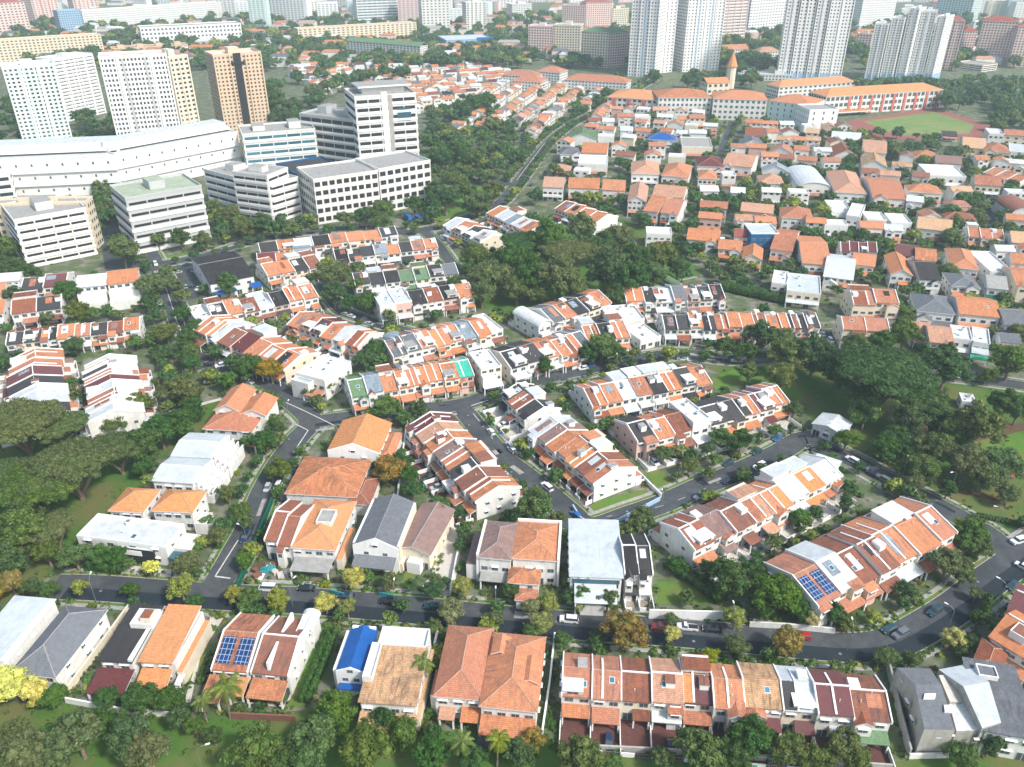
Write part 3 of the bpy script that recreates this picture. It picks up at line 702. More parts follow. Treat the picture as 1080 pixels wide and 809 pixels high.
# ---------------------------------------------------------------- trees
nrs = np.random.RandomState(3)
def ico(sub=1):
    import bmesh
    bm = bmesh.new(); bmesh.ops.create_icosphere(bm, subdivisions=sub, radius=1); v = np.array([x.co[:] for x in bm.verts]); f = np.array([[q.index for q in y.verts] for y in bm.faces]); bm.free(); return v, f
ICO = ico(1)
def crown_mesh(kind, seed, mat):
    rs = np.random.RandomState(seed); V = []; Fc = []; k = 0
    nbk, leaf, per, flat, br = {'r': (42, .070, 95, .85, .30), 'd': (54, .064, 90, .95, .26), 'u': (170, .028, 120, .30, .15), 'o': (36, .072, 80, .95, .25), 'c': (30, .09, 60, 1.7, .26), 's': (14, .16, 34, .75, .42), 'f': (22, .2, 14, .85, .38)}[kind]
    cs = []
    for i in range(nbk):
        for _ in range(60):
            p = rs.normal(size=3); p /= np.linalg.norm(p); p *= rs.uniform(.35, .92) if kind != 'u' else rs.uniform(.1, .95)
            if kind in 'rdosf': p[2] = abs(p[2])*.95-.18 if rs.rand() < .8 else p[2]
            if kind == 'u': p[2] = math.sqrt(max(0, 1-p[0]**2-p[1]**2))*.8-.1+rs.normal()*.06
            if kind == 'c': p[0] *= (.62-.3*(p[2]+1)/2); p[1] *= (.62-.3*(p[2]+1)/2)
            ok = all(np.linalg.norm(p-q) > br*(.62 if kind != 'o' else .8) for q in cs)
            if ok: break
        cs.append(p)
    lob = rs.uniform(-.16, .16, size=6)
    for p in cs:
        a = math.atan2(p[1], p[0]); g_ = 1+sum(lob[j]*math.cos((j+1)*a+j) for j in range(6))*.7
        c = np.array([p[0]*g_, p[1]*g_, p[2]*flat]); rr = br*rs.uniform(.7, 1.25)
        sq = np.array([1, 1, .8 if kind != 'u' else .45])*rr
        v, f = ICO; V.append(v*sq*.72*rs.uniform(.9, 1.1, size=(len(v), 1))+c); Fc += (f+k).tolist(); k += len(v)
        n = per; d = rs.normal(size=(n, 3)); d[:, 2] = d[:, 2]*.9+.25; d /= np.linalg.norm(d, axis=1)[:, None]
        pos = c+d*sq*rs.uniform(.78, 1.12, size=(n, 1))
        nr = d+rs.normal(size=(n, 3))*.55; nr /= np.linalg.norm(nr, axis=1)[:, None]
        t1 = np.cross(nr, rs.normal(size=(n, 3))); t1 /= np.linalg.norm(t1, axis=1)[:, None]; t2 = np.cross(nr, t1)
        L = leaf*rs.uniform(.6, 1.35, size=(n, 1))
        q = np.stack([pos-t1*L*.55, pos-t2*L, pos+t1*L*.55, pos+t2*L*1.1], 1).reshape(-1, 3)
        V.append(q); Fc += (np.arange(n*4).reshape(n, 4)+k).tolist(); k += n*4
    me = bpy.data.meshes.new('crown'); me.from_pydata(np.concatenate(V).tolist(), [], Fc); me.materials.append(M['leaf_'+mat]); me.update(); return me
def palm_mesh(seed, n=17):
    rs = random.Random(seed); b = MB(); lm = M['leaf_pl']
    for i in range(n):
        a = 2*math.pi*i/n+rs.uniform(-.15, .15); el = rs.uniform(-.1, .95); pts = []; x = 0; z = 0; el_ = el
        for j in range(8):
            pts.append((x, z, el_)); x += .145*math.cos(el_); z += .145*math.sin(el_); el_ -= .22+.05*rs.random()
        ca, sa = math.cos(a), math.sin(a)
        for j in range(7):
            (x0, z0, e0), (x1, z1, e1) = pts[j], pts[j+1]
            for q in range(3):
                t = (q+rs.random()*.5)/3; xm, zm = x0+(x1-x0)*t, z0+(z1-z0)*t; L = .20*(1-((j+t)/7-.35)**2*1.6)
                for sg in (-1, 1):
                    P = lambda xx, yy, zz: (xx*ca-yy*sa, xx*sa+yy*ca, zz)
                    b.poly([P(xm-.012, 0, zm), P(xm+.05, 0, zm), P(xm+.10, sg*L, zm-L*.55), P(xm+.07, sg*L, zm-L*.58)], lm)
        b.tube([(x*ca, x*sa, z) for x, z, _ in pts], [.012]*8, lm, 4)
    return b.mesh('crown', uv=False)
def trunk_mesh(kind, seed):
    rs = random.Random(seed); b = MB()
    if kind == 'u':
        for i in range(5):
            a = i*1.26+rs.random(); b.tube([(0, 0, -.01), (.02*math.cos(a), .02*math.sin(a), .12), (.25*math.cos(a), .25*math.sin(a), .42), (.55*math.cos(a), .55*math.sin(a), .62)], [.05, .042, .026, .012], 'bark', 6)
    elif kind == 'p': b.tube([(0, 0, -.01), (.02, 0, .4), (.07, .02, .8), (.10, .02, 1)], [.03, .022, .018, .016], 'bark', 7)
    else:
        b.tube([(0, 0, -.02), (.01, 0, .3), (.0, .02, .75)], [.07, .05, .03], 'bark', 6)
        for i in range(4):
            a = i*1.6+rs.random(); b.tube([(0, 0, .3), (.16*math.cos(a), .16*math.sin(a), .55), (.34*math.cos(a), .34*math.sin(a), .8)], [.035, .022, .01], 'bark', 5)
    return b.mesh('trunk', uv=False)
CR = {}; TRK = {k: trunk_mesh(k, 5) for k in 'urp'}
def crown(kind, mat, seed):
    key = (kind, mat, seed)
    if key not in CR: CR[key] = crown_mesh(kind, seed+ord(kind)*3, mat)
    return CR[key]
PALM = [palm_mesh(1), palm_mesh(2, 15)]
TREES = []
trnd = random.Random(11)
def tree(px, py, rpx, kind, where, mat=None, world=None, lab=None):
    if kind != 'u' and 'green' in LN.get(kind, '') and trnd.random() < .33 and not world: mat = mat or kind; kind = 'o'
    mat = mat or {'p': 'pl', 'c': 'd'}.get(kind, kind)
    shape = {'u': 'u', 'd': 'd', 'r': 'r', 'o': 'o', 'c': 'c', 'f': 'f', 'p': 'p'}.get(kind, 'r')
    s = lodof(py); r = rpx/s
    hc = {'u': .75*r+2.5, 'c': 1.9*r, 'p': 5.2+r}.get(shape, 1.15*r+.8)
    x, y, _ = G(px, py, hc); s = F/((y*math.cos(PITCH)-(hc-CH)*math.sin(PITCH))); r = rpx/s
    if world: x, y, r = world; hc = 1.15*r+.8
    TREES.append([PX(x, y, hc)[0], PX(x, y, hc)[1], (x, y, hc), kind, mat, where, r, shape])
def grow(t_):
    x, y, hc = t_[2]; r, shape, mat = t_[6], t_[7], t_[4]
    if shape == 'p':
        e = empty('palm_tree', (x, y, 0), trnd.random()*6)
        place('trunk', TRK['p'], e, (0, 0, 0), (hc, hc, hc)); place('crown', PALM[trnd.randint(0, 1)], e, (.1*hc, .02*hc, hc), (r*1.05, r*1.05, r*1.05))
    else:
        e = empty('tree', (x, y, 0), trnd.random()*6.28)
        m_ = crown(shape, mat, trnd.randint(0, 4)); fz = trnd.uniform(.85, 1.1)
        place('trunk', TRK['u' if shape == 'u' else 'r'], e, (0, 0, 0), (hc*1.0, hc*1.0, hc*1.1) if shape != 'u' else (r*1.3, r*1.3, hc*1.5))
        place('crown', m_, e, (0, 0, hc), (r*trnd.uniform(.92, 1.08), r*trnd.uniform(.92, 1.08), r*fz))
    e['category'] = 'tree'; t_[2] = e
def thicket(specs, name, label):
    V, Fc, mi, k = [], [], [], 0; mats = []; rs = np.random.RandomState(4); base = {}
    for t_ in specs:
        (x, y, hc), r, mat = t_[2], t_[6], t_[4]
        sd = trnd.randint(0, 2)
        if sd not in base:
            me = crown('f', 'd', sd); a = np.empty(len(me.vertices)*3); me.vertices.foreach_get('co', a)
            base[sd] = (a.reshape(-1, 3), [tuple(p.vertices) for p in me.polygons])
        v, f = base[sd]; an = rs.rand()*6.28; c, s_ = math.cos(an), math.sin(an); m_ = M['leaf_'+('pl' if mat == 'p' else mat)]
        if m_ not in mats: mats.append(m_)
        w = v*np.array([r*rs.uniform(.9, 1.1), r*rs.uniform(.9, 1.1), r*rs.uniform(.8, 1.15)]); w = np.stack([w[:, 0]*c-w[:, 1]*s_+x, w[:, 0]*s_+w[:, 1]*c+y, w[:, 2]+hc], 1)
        V.append(w); Fc += [tuple(i+k for i in q) for q in f]; mi += [mats.index(m_)]*len(f); k += len(w)
        n = len(mi); b = MB(); b.tube([(x, y, 0), (x, y, hc)], [r*.07, r*.04], 'bark', 4)
        if M['bark'] not in mats: mats.append(M['bark'])
        V.append(np.array(b.v)); Fc += [tuple(i+k for i in q) for q in b.f]; mi += [mats.index(M['bark'])]*len(b.f); k += len(b.v)
    me = bpy.data.meshes.new(name); me.from_pydata(np.concatenate(V).tolist(), [], Fc)
    for m_ in mats: me.materials.append(m_)
    me.polygons.foreach_set('material_index', mi); o = bpy.data.objects.new(name, me); col.objects.link(o); o['kind'] = 'stuff'; o['label'] = label
LN = {'r': 'green', 'd': 'dark green', 'Y': 'yellow-green', 'yy': 'bright yellow', 'go': 'golden', 'br': 'golden brown', 'm': 'olive green', 'pa': 'pale', 'u': 'deep green', 'pl': 'green', 'yp': 'pale yellow'}
SHR = []
def shrub(x, y, r, mat='r'):
    o = bpy.data.objects.new('shrub', crown('s', mat, trnd.randint(0, 2))); col.objects.link(o)
    o.location = (x, y, r*.4); o.scale = (r, r, r*trnd.uniform(.8, 1.2)); o.rotation_euler = (0, 0, trnd.random()*6)
    o['category'] = 'shrub'; SHR.append(o); return o
def hedge(pts_px, wid, hgt, label):
    """clipped hedge: leaf clumps packed along a line on the ground"""
    P = [G(*p) for p in pts_px]; rs = np.random.RandomState(len(label)); V = []; Fc = []; k = 0
    for (x0, y0, _), (x1, y1, _) in zip(P, P[1:]):
        L = math.hypot(x1-x0, y1-y0); n = int(L/.8)+1
        for i in range(n):
            for s_ in (-.3, .3) if wid > 1.2 else (0,):
                t = (i+rs.rand()*.5)/n; c = np.array([x0+(x1-x0)*t-(y1-y0)/L*wid*s_, y0+(y1-y0)*t+(x1-x0)/L*wid*s_, hgt*.5]); sq = np.array([wid*.38, wid*.38, hgt*.55])*rs.uniform(.85, 1.15)
                v, f = ICO; V.append(v*sq*.9+c); Fc += (f+k).tolist(); k += len(v); m_ = 26; d = rs.normal(size=(m_, 3)); d[:, 2] += .3; d /= np.linalg.norm(d, axis=1)[:, None]
                pos = c+d*sq; t1 = np.cross(d, rs.normal(size=(m_, 3))); t1 /= np.linalg.norm(t1, axis=1)[:, None]; t2 = np.cross(d+rs.normal(size=(m_, 3))*.4, t1); LL = .26*rs.uniform(.6, 1.3, size=(m_, 1))
                V.append(np.stack([pos-t1*LL, pos-t2*LL, pos+t1*LL, pos+t2*LL], 1).reshape(-1, 3)); Fc += (np.arange(m_*4).reshape(m_, 4)+k).tolist(); k += m_*4
    me = bpy.data.meshes.new('hedge'); me.from_pydata(np.concatenate(V).tolist(), [], Fc); me.materials.append(M['hedge']); o = bpy.data.objects.new('hedge', me); col.objects.link(o); tag(o, label, 'hedge'); return o
# ---------------------------------------------------------------- cars, lamps
def loft(b, secs, m):
    """closed body from cross sections: each (x, [(y,z)...])"""
    k = len(b.v); n = len(secs[0][1])
    for x, ring in secs: b.v += [(x, y, z) for y, z in ring]
    for i in range(len(secs)-1):
        for j in range(n):
            q = (j+1) % n; b.face([k+i*n+j, k+(i+1)*n+j, k+(i+1)*n+q, k+i*n+q], m)
    b.face([k+j for j in range(n)], m); b.face([k+(len(secs)-1)*n+j for j in range(n)][::-1], m)
def car_meshes(kind, paint):
    L, Wd, Hh = {'sedan': (4.5, 1.78, 1.42), 'hatch': (4.0, 1.72, 1.5), 'suv': (4.7, 1.86, 1.7), 'van': (4.6, 1.75, 1.95), 'pickup': (5.2, 1.8, 1.65)}[kind]
    w = Wd/2; low, belt = .28, (.86 if kind != 'van' else 1.0); b = MB(); p = 'car_'+paint
    def ring(x, ht, wf=1.0): return [(-w*wf, low), (-w*wf, low+.3), (-w*wf*.97, ht), (w*wf*.97, ht), (w*wf, low+.3), (w*wf, low)]
    hood = {'sedan': .80, 'hatch': .85, 'suv': 1.0, 'van': 1.05, 'pickup': .95}[kind]
    secs = [(-L/2, ring(0, .62, .86)), (-L/2+.12, ring(0, hood*.93, .95)), (-L/2+1.1, ring(0, hood+.05)), (-L*.05, ring(0, belt+.06)), (L/2-.9, ring(0, belt+.06)), (L/2-.14, ring(0, belt, .95)), (L/2, ring(0, .64, .88))]
    secs = [(x, r) for x, r in secs]; loft(b, secs, p); body = b.mesh('body')
    # cabin: pillars and roof in paint with glass bands set proud
    c0, c1, r0, r1 = {'sedan': (-L/2+1.15, L/2-.55, -L/2+1.9, L/2-1.35), 'hatch': (-L/2+.95, L/2-.15, -L/2+1.65, L/2-.5), 'suv': (-L/2+1.1, L/2-.12, -L/2+1.75, L/2-.45), 'van': (-L/2+.35, L/2-.05, -L/2+1.1, L/2-.15), 'pickup': (-L/2+1.1, L*.02, -L/2+1.75, -L*.04)}[kind]
    bz = belt+.03; g = MB(); k = 0; v = [(c0, -w*.93, bz), (c1, -w*.93, bz), (c1, w*.93, bz), (c0, w*.93, bz), (r0, -w*.76, Hh-.05), (r1, -w*.76, Hh-.05), (r1, w*.76, Hh-.05), (r0, w*.76, Hh-.05)]
    g.v += v
    for f in ((0, 1, 5, 4), (1, 2, 6, 5), (2, 3, 7, 6), (3, 0, 4, 7), (4, 5, 6, 7)): g.face(f, 'glass')
    cab = g.mesh('windows'); rf = MB(); rf.v += [(r0-.05, -w*.78, Hh-.049), (r1+.05, -w*.78, Hh-.049), (r1+.05, w*.78, Hh-.049), (r0-.05, w*.78, Hh-.049), (r0+.15, -w*.7, Hh), (r1-.1, -w*.7, Hh), (r1-.1, w*.7, Hh), (r0+.15, w*.7, Hh)]
    for f in ((3, 2, 1, 0), (0, 1, 5, 4), (1, 2, 6, 5), (2, 3, 7, 6), (3, 0, 4, 7), (4, 5, 6, 7)): rf.face(f, p)
    roof = rf.mesh('roof')
    hl = MB().box(-L/2-.01, -L/2+.12, -.28, .28, -.07, .07, 'headlight').mesh('headlight'); tl = MB().box(L/2-.1, L/2+.015, -.2, .2, -.09, .09, 'taillight').mesh('taillight')
    bed = MB()
    if kind == 'pickup': bed.box(L*.04, L/2-.12, -w*.8, w*.8, belt+.061, belt+.07, 'dark'); bed = bed.mesh('cargo_bed')
    else: bed = None
    return dict(body=body, windows=cab, roof=roof, hl=hl, tl=tl, bed=bed, L=L, w=w, low=low)
wb = MB(); rr = [(.32*math.cos(i*math.pi/7), .32*math.sin(i*math.pi/7)) for i in range(14)]
wb.extr([(x, z) for x, z in rr], -.1, .1, 'y', 'tyre'); rm = [(x*.6, z*.6) for x, z in rr]; wb.extr(rm, -.115, .115, 'y', 'rim'); WHEEL = wb.mesh('wheel')
CARM = {}
CARS = []
def car(px, py, kind, paint, ang, lab):
    """ang: world heading in degrees of the car's length"""
    key = (kind, paint)
    if key not in CARM: CARM[key] = car_meshes(*key)
    m_ = CARM[key]; x, y, _ = G(px, py, .7); e = empty('pickup_truck' if kind == 'pickup' else 'parked_car', (x, y, ROADZ), R(ang)); tag(e, lab, 'car', 'parked cars')
    for n_ in ('body', 'windows', 'roof'): place(n_, m_[n_], e, (0, 0, 0))
    if m_['bed']: place('cargo_bed', m_['bed'], e, (0, 0, 0))
    if lodof(py) > 2:
        for sx in (-.31, .31):
            for sy in (-1, 1): place('wheel', WHEEL, e, (sx*m_['L'], sy*(m_['w']-.08), .32))
        for sy in (-1, 1): place('headlight', m_['hl'], e, (0, sy*m_['w']*.6, .64)); place('taillight', m_['tl'], e, (0, sy*m_['w']*.66, .72))
    CARS.append(e); FOOT.append([(x-2.5, y-2), (x+2.5, y-2), (x+2.5, y+2), (x-2.5, y+2)]); return e
ROADZ = .05
lb = MB(); lb.tube([(0, 0, 0), (0, 0, .4), (0, 0, 7)], [.1, .08, .06], 'metal', 7); LPOLE = lb.mesh('pole')
lb = MB(); lb.tube([(0, 0, 7), (.25, 0, 7.7), (1.0, 0, 8.1), (1.9, 0, 8.2)], .05, 'metal', 6); LARM = lb.mesh('arm')
lb = MB(); lb.box(1.7, 2.6, -.16, .16, 8.12, 8.26, 'trim'); LHEAD = lb.mesh('lamp_head')
def lamp(px, py, ang, lab):
    x, y, _ = G(px, py); e = empty('street_lamp', (x, y, 0), R(ang)); tag(e, lab, 'street lamp', 'street lamps')
    place('pole', LPOLE, e, (0, 0, 0)); place('arm', LARM, e, (0, 0, 0)); place('lamp_head', LHEAD, e, (0, 0, 0)); return e
# ---------------------------------------------------------------- roads
ROADS = []
def road_pts(px): 
    P = [G(*p)[:2] for p in px]; out = []
    for i in range(len(P)-1):        # Catmull-Rom
        p0, p1, p2, p3 = P[max(i-1, 0)], P[i], P[i+1], P[min(i+2, len(P)-1)]
        n = max(2, int(math.hypot(p2[0]-p1[0], p2[1]-p1[1])/2.5))
        for k in range(n):
            t = k/n; out.append(tuple(.5*((2*p1[j])+(-p0[j]+p2[j])*t+(2*p0[j]-5*p1[j]+4*p2[j]-p3[j])*t*t+(-p0[j]+3*p1[j]-3*p2[j]+p3[j])*t**3) for j in (0, 1)))
    out.append(P[-1]); return out
def normals(P):
    o = []
    for i in range(len(P)):
        a, b_ = P[max(i-1, 0)], P[min(i+1, len(P)-1)]; L = math.hypot(b_[0]-a[0], b_[1]-a[1]) or 1; o.append((-(b_[1]-a[1])/L, (b_[0]-a[0])/L))
    return o
def ribbon(b_, P, o0, o1, z0, z1, m, keep=None):
    Nn = normals(P)
    for i in range(len(P)-1):
        q = [(P[i][0]+Nn[i][0]*o0, P[i][1]+Nn[i][1]*o0), (P[i+1][0]+Nn[i+1][0]*o0, P[i+1][1]+Nn[i+1][1]*o0), (P[i+1][0]+Nn[i+1][0]*o1, P[i+1][1]+Nn[i+1][1]*o1), (P[i][0]+Nn[i][0]*o1, P[i][1]+Nn[i][1]*o1)]
        if keep and not keep(((q[0][0]+q[2][0])/2, (q[0][1]+q[2][1])/2)): continue
        if z1 > z0+.01: b_.prism(q, z0, z1, m)
        else: b_.poly([(x, y, z1) for x, y in q], m)
def dist_road(p, skip=None):
    best = 1e9
    for k, (P, w, nm) in enumerate(ROADS):
        if k == skip: continue
        if k not in RNP: a = np.array(P); RNP[k] = (a[:-1], a[1:]-a[:-1], ((a[1:]-a[:-1])**2).sum(1)+1e-9)
        A, D_, L2 = RNP[k]; q = np.array(p)-A; t = np.clip((q*D_).sum(1)/L2, 0, 1)
        e = q-D_*t[:, None]; best = min(best, math.sqrt(float((e*e).sum(1).min()))-w/2)
    return best
RNP = {}
def poly_px(pts, z, m, name, b_=None):
    b2 = b_ or MB(); P = [G(*p) for p in pts]; b2.prism([(x, y) for x, y, _ in P], z-.25, z, m)
    return b2 if b_ else struct(name, b2)
# ================================================================ the ground
g = MB(); g.poly([(-4500, -60, 0), (4500, -60, 0), (4500, 6500, 0), (-4500, 6500, 0)], 'ground'); struct('ground', g)
zz = [.010]
def area(pts, m, name):
    zz[0] += .0006
    if name == 'lawn': LAWNS.append([G(*p)[:2] for p in pts])
    b_ = MB(); b_.poly([(x, y, zz[0]) for x, y, _ in [G(*p) for p in pts]], m); o = struct(name, b_)
    return o
def area_ccw(pts): return pts
PARKS = []; LAWNS = []
def park(pts, m, name): PARKS.append([G(*p)[:2] for p in pts]); return area(pts, m, name)
park([(-100, 660), (30, 628), (55, 604), (83, 578), (112, 548), (150, 514), (165, 484), (215, 458), (242, 418), (150, 441), (90, 460), (40, 442), (-80, 435)], 'grassd', 'park_lawn')
park([(-400, 1000), (1500, 1000), (1300, 800), (1100, 790), (940, 803), (640, 795), (560, 775), (450, 770), (330, 748), (230, 757), (130, 755), (70, 741), (-120, 742)], 'grassd', 'lawn_strip')
park([(745, 388), (842, 428), (862, 448), (890, 470), (960, 514), (1050, 562), (1160, 590), (1110, 408), (985, 393), (860, 368)], 'grassd', 'park_field')
park([(478, 322), (540, 330), (590, 318), (650, 320), (690, 305), (740, 292), (712, 252), (660, 232), (600, 222), (520, 245), (470, 285)], 'grassd', 'park_lawn')
area([(440, 218), (470, 240), (530, 217), (543, 195), (480, 198)], 'grass', 'lawn')
area([(893, 128), (900, 148), (1030, 147), (1047, 133), (985, 113)], 'track', 'running_track_ground')
area([(910, 128), (948, 143), (1022, 141), (1028, 132), (985, 118)], 'turf', 'sports_field')
for p in ([(693, 613), (693, 637), (755, 637), (730, 614)], [(617, 545), (640, 549), (690, 524), (681, 516), (626, 530)], [(677, 497), (698, 518), (712, 510), (691, 492)],
          [(462, 610), (477, 610), (489, 562), (471, 563)], [(423, 619), (433, 619), (438, 601), (428, 599)], [(298, 746), (320, 746), (348, 690), (352, 660), (333, 660), (318, 710)],
          [(193, 720), (202, 720), (217, 691), (209, 689)], [(140, 278), (215, 272), (216, 267), (150, 270)], [(745, 402), (756, 412), (800, 402), (850, 425), (835, 396), (780, 386)],
          [(480, 78), (495, 84), (545, 82), (540, 70)], [(70, 45), (120, 42), (118, 36), (72, 38)], [(1008, 465), (1010, 500), (1090, 500), (1090, 450)]):
    area(p, 'grass', 'lawn')
for p in ([(455, 606), (470, 548), (492, 546), (478, 625), (437, 630)], [(195, 738), (222, 650), (238, 648), (212, 690), (200, 745)], [(300, 742), (236, 740), (300, 746), (335, 662), (328, 662), (306, 738)]):
    area(p, 'paving_pale', 'paving')
area([(183, 276), (188, 320), (216, 312), (208, 274)], 'asphalt', 'car_park')
area([(100, 225), (112, 290), (165, 285), (150, 262), (130, 205)], 'asphalt', 'service_road')
area([(965, 455), (1012, 470), (1090, 452), (1090, 445), (1010, 452), (975, 442)], 'soil', 'dirt_path')
area([(900, 478), (905, 484), (1010, 520), (1060, 530), (1060, 527), (1012, 514)], 'soil', 'dirt_path')
area([(1045, 575), (1090, 600), (1130, 560), (1095, 540)], 'asphalt', 'parking_bay')
for i, (nm, w_, pts) in enumerate((
    ('main_road', 9.0, [(55, 619), (100, 620), (180, 626), (240, 630), (325, 634), (430, 643), (520, 652), (620, 661), (720, 668), (850, 680), (905, 683), (940, 678), (968, 665), (1008, 640), (1045, 611), (1110, 565)]),
    ('side_road', 8.0, [(222, 628), (236, 605), (250, 580), (266, 550), (280, 515), (297, 485), (316, 460), (328, 444), (307, 423), (285, 405), (255, 390), (215, 382), (196, 360), (184, 325), (174, 298), (160, 270), (150, 255)]),
    ('middle_road', 8.0, [(326, 446), (370, 440), (430, 433), (485, 427), (520, 416), (560, 404), (590, 397), (623, 390), (657, 383), (690, 376), (720, 373), (753, 377), (790, 379), (830, 372), (868, 350)]),
    ('cross_road', 7.5, [(485, 427), (497, 443), (515, 465), (531, 483), (552, 499), (578, 520), (598, 537), (615, 553)]),
    ('park_road', 8.0, [(598, 548), (625, 556), (665, 543), (702, 530), (735, 515), (775, 499), (820, 478), (850, 462), (872, 473), (900, 486), (940, 508), (965, 521), (1005, 542), (1045, 566), (1066, 588)]),
    ('lane', 6.0, [(446, 243), (460, 256), (474, 275), (487, 293)]),
    ('lane', 6.0, [(334, 288), (345, 308), (360, 327), (385, 337), (410, 344), (438, 352)]),
    ('avenue', 8.5, [(428, 246), (470, 237), (520, 219), (538, 203), (552, 185), (577, 152), (602, 132), (640, 112), (665, 98), (690, 84)]),
    ('estate_road', 8.0, [(538, 195), (493, 180), (450, 168), (400, 158)]),
    ('estate_road', 8.0, [(160, 280), (215, 270), (268, 254), (340, 243), (400, 241), (430, 246)]),
    ('lane', 6.0, [(1030, 190), (1038, 214), (1047, 245)]),
    ('lane', 7.0, [(868, 350), (877, 366), (895, 378), (940, 389), (985, 395), (1030, 400), (1100, 410)]),
    ('lane', 6.0, [(772, 128), (764, 150), (756, 172)]))):
    ROADS.append((road_pts(pts), w_, nm))
for i, (P, w_, nm) in enumerate(ROADS):
    b_ = MB(); ribbon(b_, P, -w_/2, w_/2, 0, ROADZ-.012+.0008*i, 'asphalt'); struct(nm, b_)
    kp = lambda p, i=i: dist_road(p, i) > .35
    b_ = MB()
    for s_ in (-1, 1): ribbon(b_, P, s_*(w_/2+.22), s_*(w_/2), 0, .14, 'kerb', kp)
    struct('kerb', b_)
    b_ = MB()
    for s_ in (-1, 1): ribbon(b_, P, s_*(w_/2+.22), s_*(w_/2+1.1), 0, .024+.0005*i, 'grass', kp); ribbon(b_, P, s_*(w_/2+1.1), s_*(w_/2+2.3), 0, .125+.0006*i, 'kerb', kp)
    struct('pavement', b_)
b_ = MB(); pr = random.Random(3)
for _ in range(46):
    P, w_, nm = ROADS[pr.choice([0, 0, 1, 1, 2, 3, 4, 4, 7, 9])]; i = pr.randint(1, len(P)-4); o_ = pr.uniform(-w_*.4, w_*.2); ribbon(b_, P[i:i+pr.randint(2, 4)], o_, o_+pr.uniform(.8, 2.4), 0, ROADZ+.0005, pr.choice(['asphalt2', 'kerb', 'asphalt']) if pr.random() < .8 else 'asphalt2')
struct('asphalt_patch', b_)
b_ = MB(); c_ = MB()
for _ in range(60):
    P, w_, nm = ROADS[pr.choice([0, 0, 0, 1, 1, 2, 3, 4, 4])]; i = pr.randint(2, len(P)-3); n_ = normals(P)[i]; o_ = pr.uniform(-w_*.35, w_*.35); x, y = P[i][0]+n_[0]*o_, P[i][1]+n_[1]*o_
    if _ < 26: b_.prism([(x+.38*math.cos(q*.7854), y+.38*math.sin(q*.7854)) for q in range(8)], 0, ROADZ+.007, 'metal')
    else:
        a_ = pr.random()*6.28; Q = [(x, y)]
        for q in range(9): a_ += pr.uniform(-.6, .6); Q.append((Q[-1][0]+.9*math.cos(a_), Q[-1][1]+.9*math.sin(a_)))
        if all(dist_road(q) < -.4 for q in Q): ribbon(c_, Q, -.06, .06, 0, ROADZ+.006, 'dark')
struct('manhole_cover', b_); struct('asphalt_crack', c_)
# the darker asphalt strip along one side of the bottom road and the painted lines
P = ROADS[0][0]; b_ = MB(); ribbon(b_, P[int(len(P)*.02):], -4.3, -.3, 0, ROADZ+.004, 'asphalt2'); struct('new_asphalt_strip', b_)
def line(pts, w_=.16, m='paint', dash=None, z=.062):
    P = road_pts(pts); b_ = MB(); q = []
    for i in range(len(P)-1):
        if dash and (i % dash[1]) >= dash[0]: continue
        ribbon(b_, P[i:i+2], -w_/2, w_/2, 0, z, m)
    struct('road_marking', b_)
line([(251, 570), (227, 608)], .3); line([(227, 608), (243, 610)], .4); line([(293, 421), (318, 432), (353, 449)], .3); line([(311, 447), (325, 454)], .3); line([(325, 454), (309, 478)], .3)
line([(174, 300), (182, 325), (190, 350)], .3); line([(497, 428), (515, 422)], .35); line([(499, 436), (510, 450), (525, 470)], .22, dash=(2, 4)); line([(575, 150), (560, 170), (545, 190)], .35)
line([(166, 285), (170, 300)], .3, 'painty'); line([(562, 408), (620, 395), (680, 381)], .2, dash=(2, 3))
line([(600, 140), (580, 158), (556, 186)], .25, dash=(2, 4)); line([(640, 545), (700, 533), (760, 508)], .14, dash=(1, 3))
area([(90, 592), (92, 599), (120, 600), (180, 608), (181, 601), (125, 595), (118, 591)], 'paving_pale', 'drain_path')
b_ = MB(); ribbon(b_, road_pts([(140, 443), (190, 432), (240, 419)]), -.9, .9, 0, .06, 'paving_pale'); struct('footpath', b_)
b_ = MB(); ribbon(b_, road_pts([(640, 318), (700, 300), (735, 292)]), -.8, .8, 0, .06, 'kerb'); struct('footpath', b_)

def WALL(pts, h, label, m='trim', th=.3, name='boundary_wall', cat='wall'):
    P = [G(*p) for p in pts]; b_ = MB(); Nn = normals([p[:2] for p in P])
    for i in range(len(P)-1):
        a, c = P[i], P[i+1]; dx, dy = c[0]-a[0], c[1]-a[1]; L = math.hypot(dx, dy); nx, ny = -dy/L*th/2, dx/L*th/2
        b_.prism([(a[0]-nx, a[1]-ny), (c[0]-nx, c[1]-ny), (c[0]+nx, c[1]+ny), (a[0]+nx, a[1]+ny)], 0, h, m)
        nx, ny = nx*1.4, ny*1.4; b_.prism([(a[0]-nx, a[1]-ny), (c[0]-nx, c[1]-ny), (c[0]+nx, c[1]+ny), (a[0]+nx, a[1]+ny)], h+.002, h+.08, m)
    return tag(b_.build(name), label, cat)
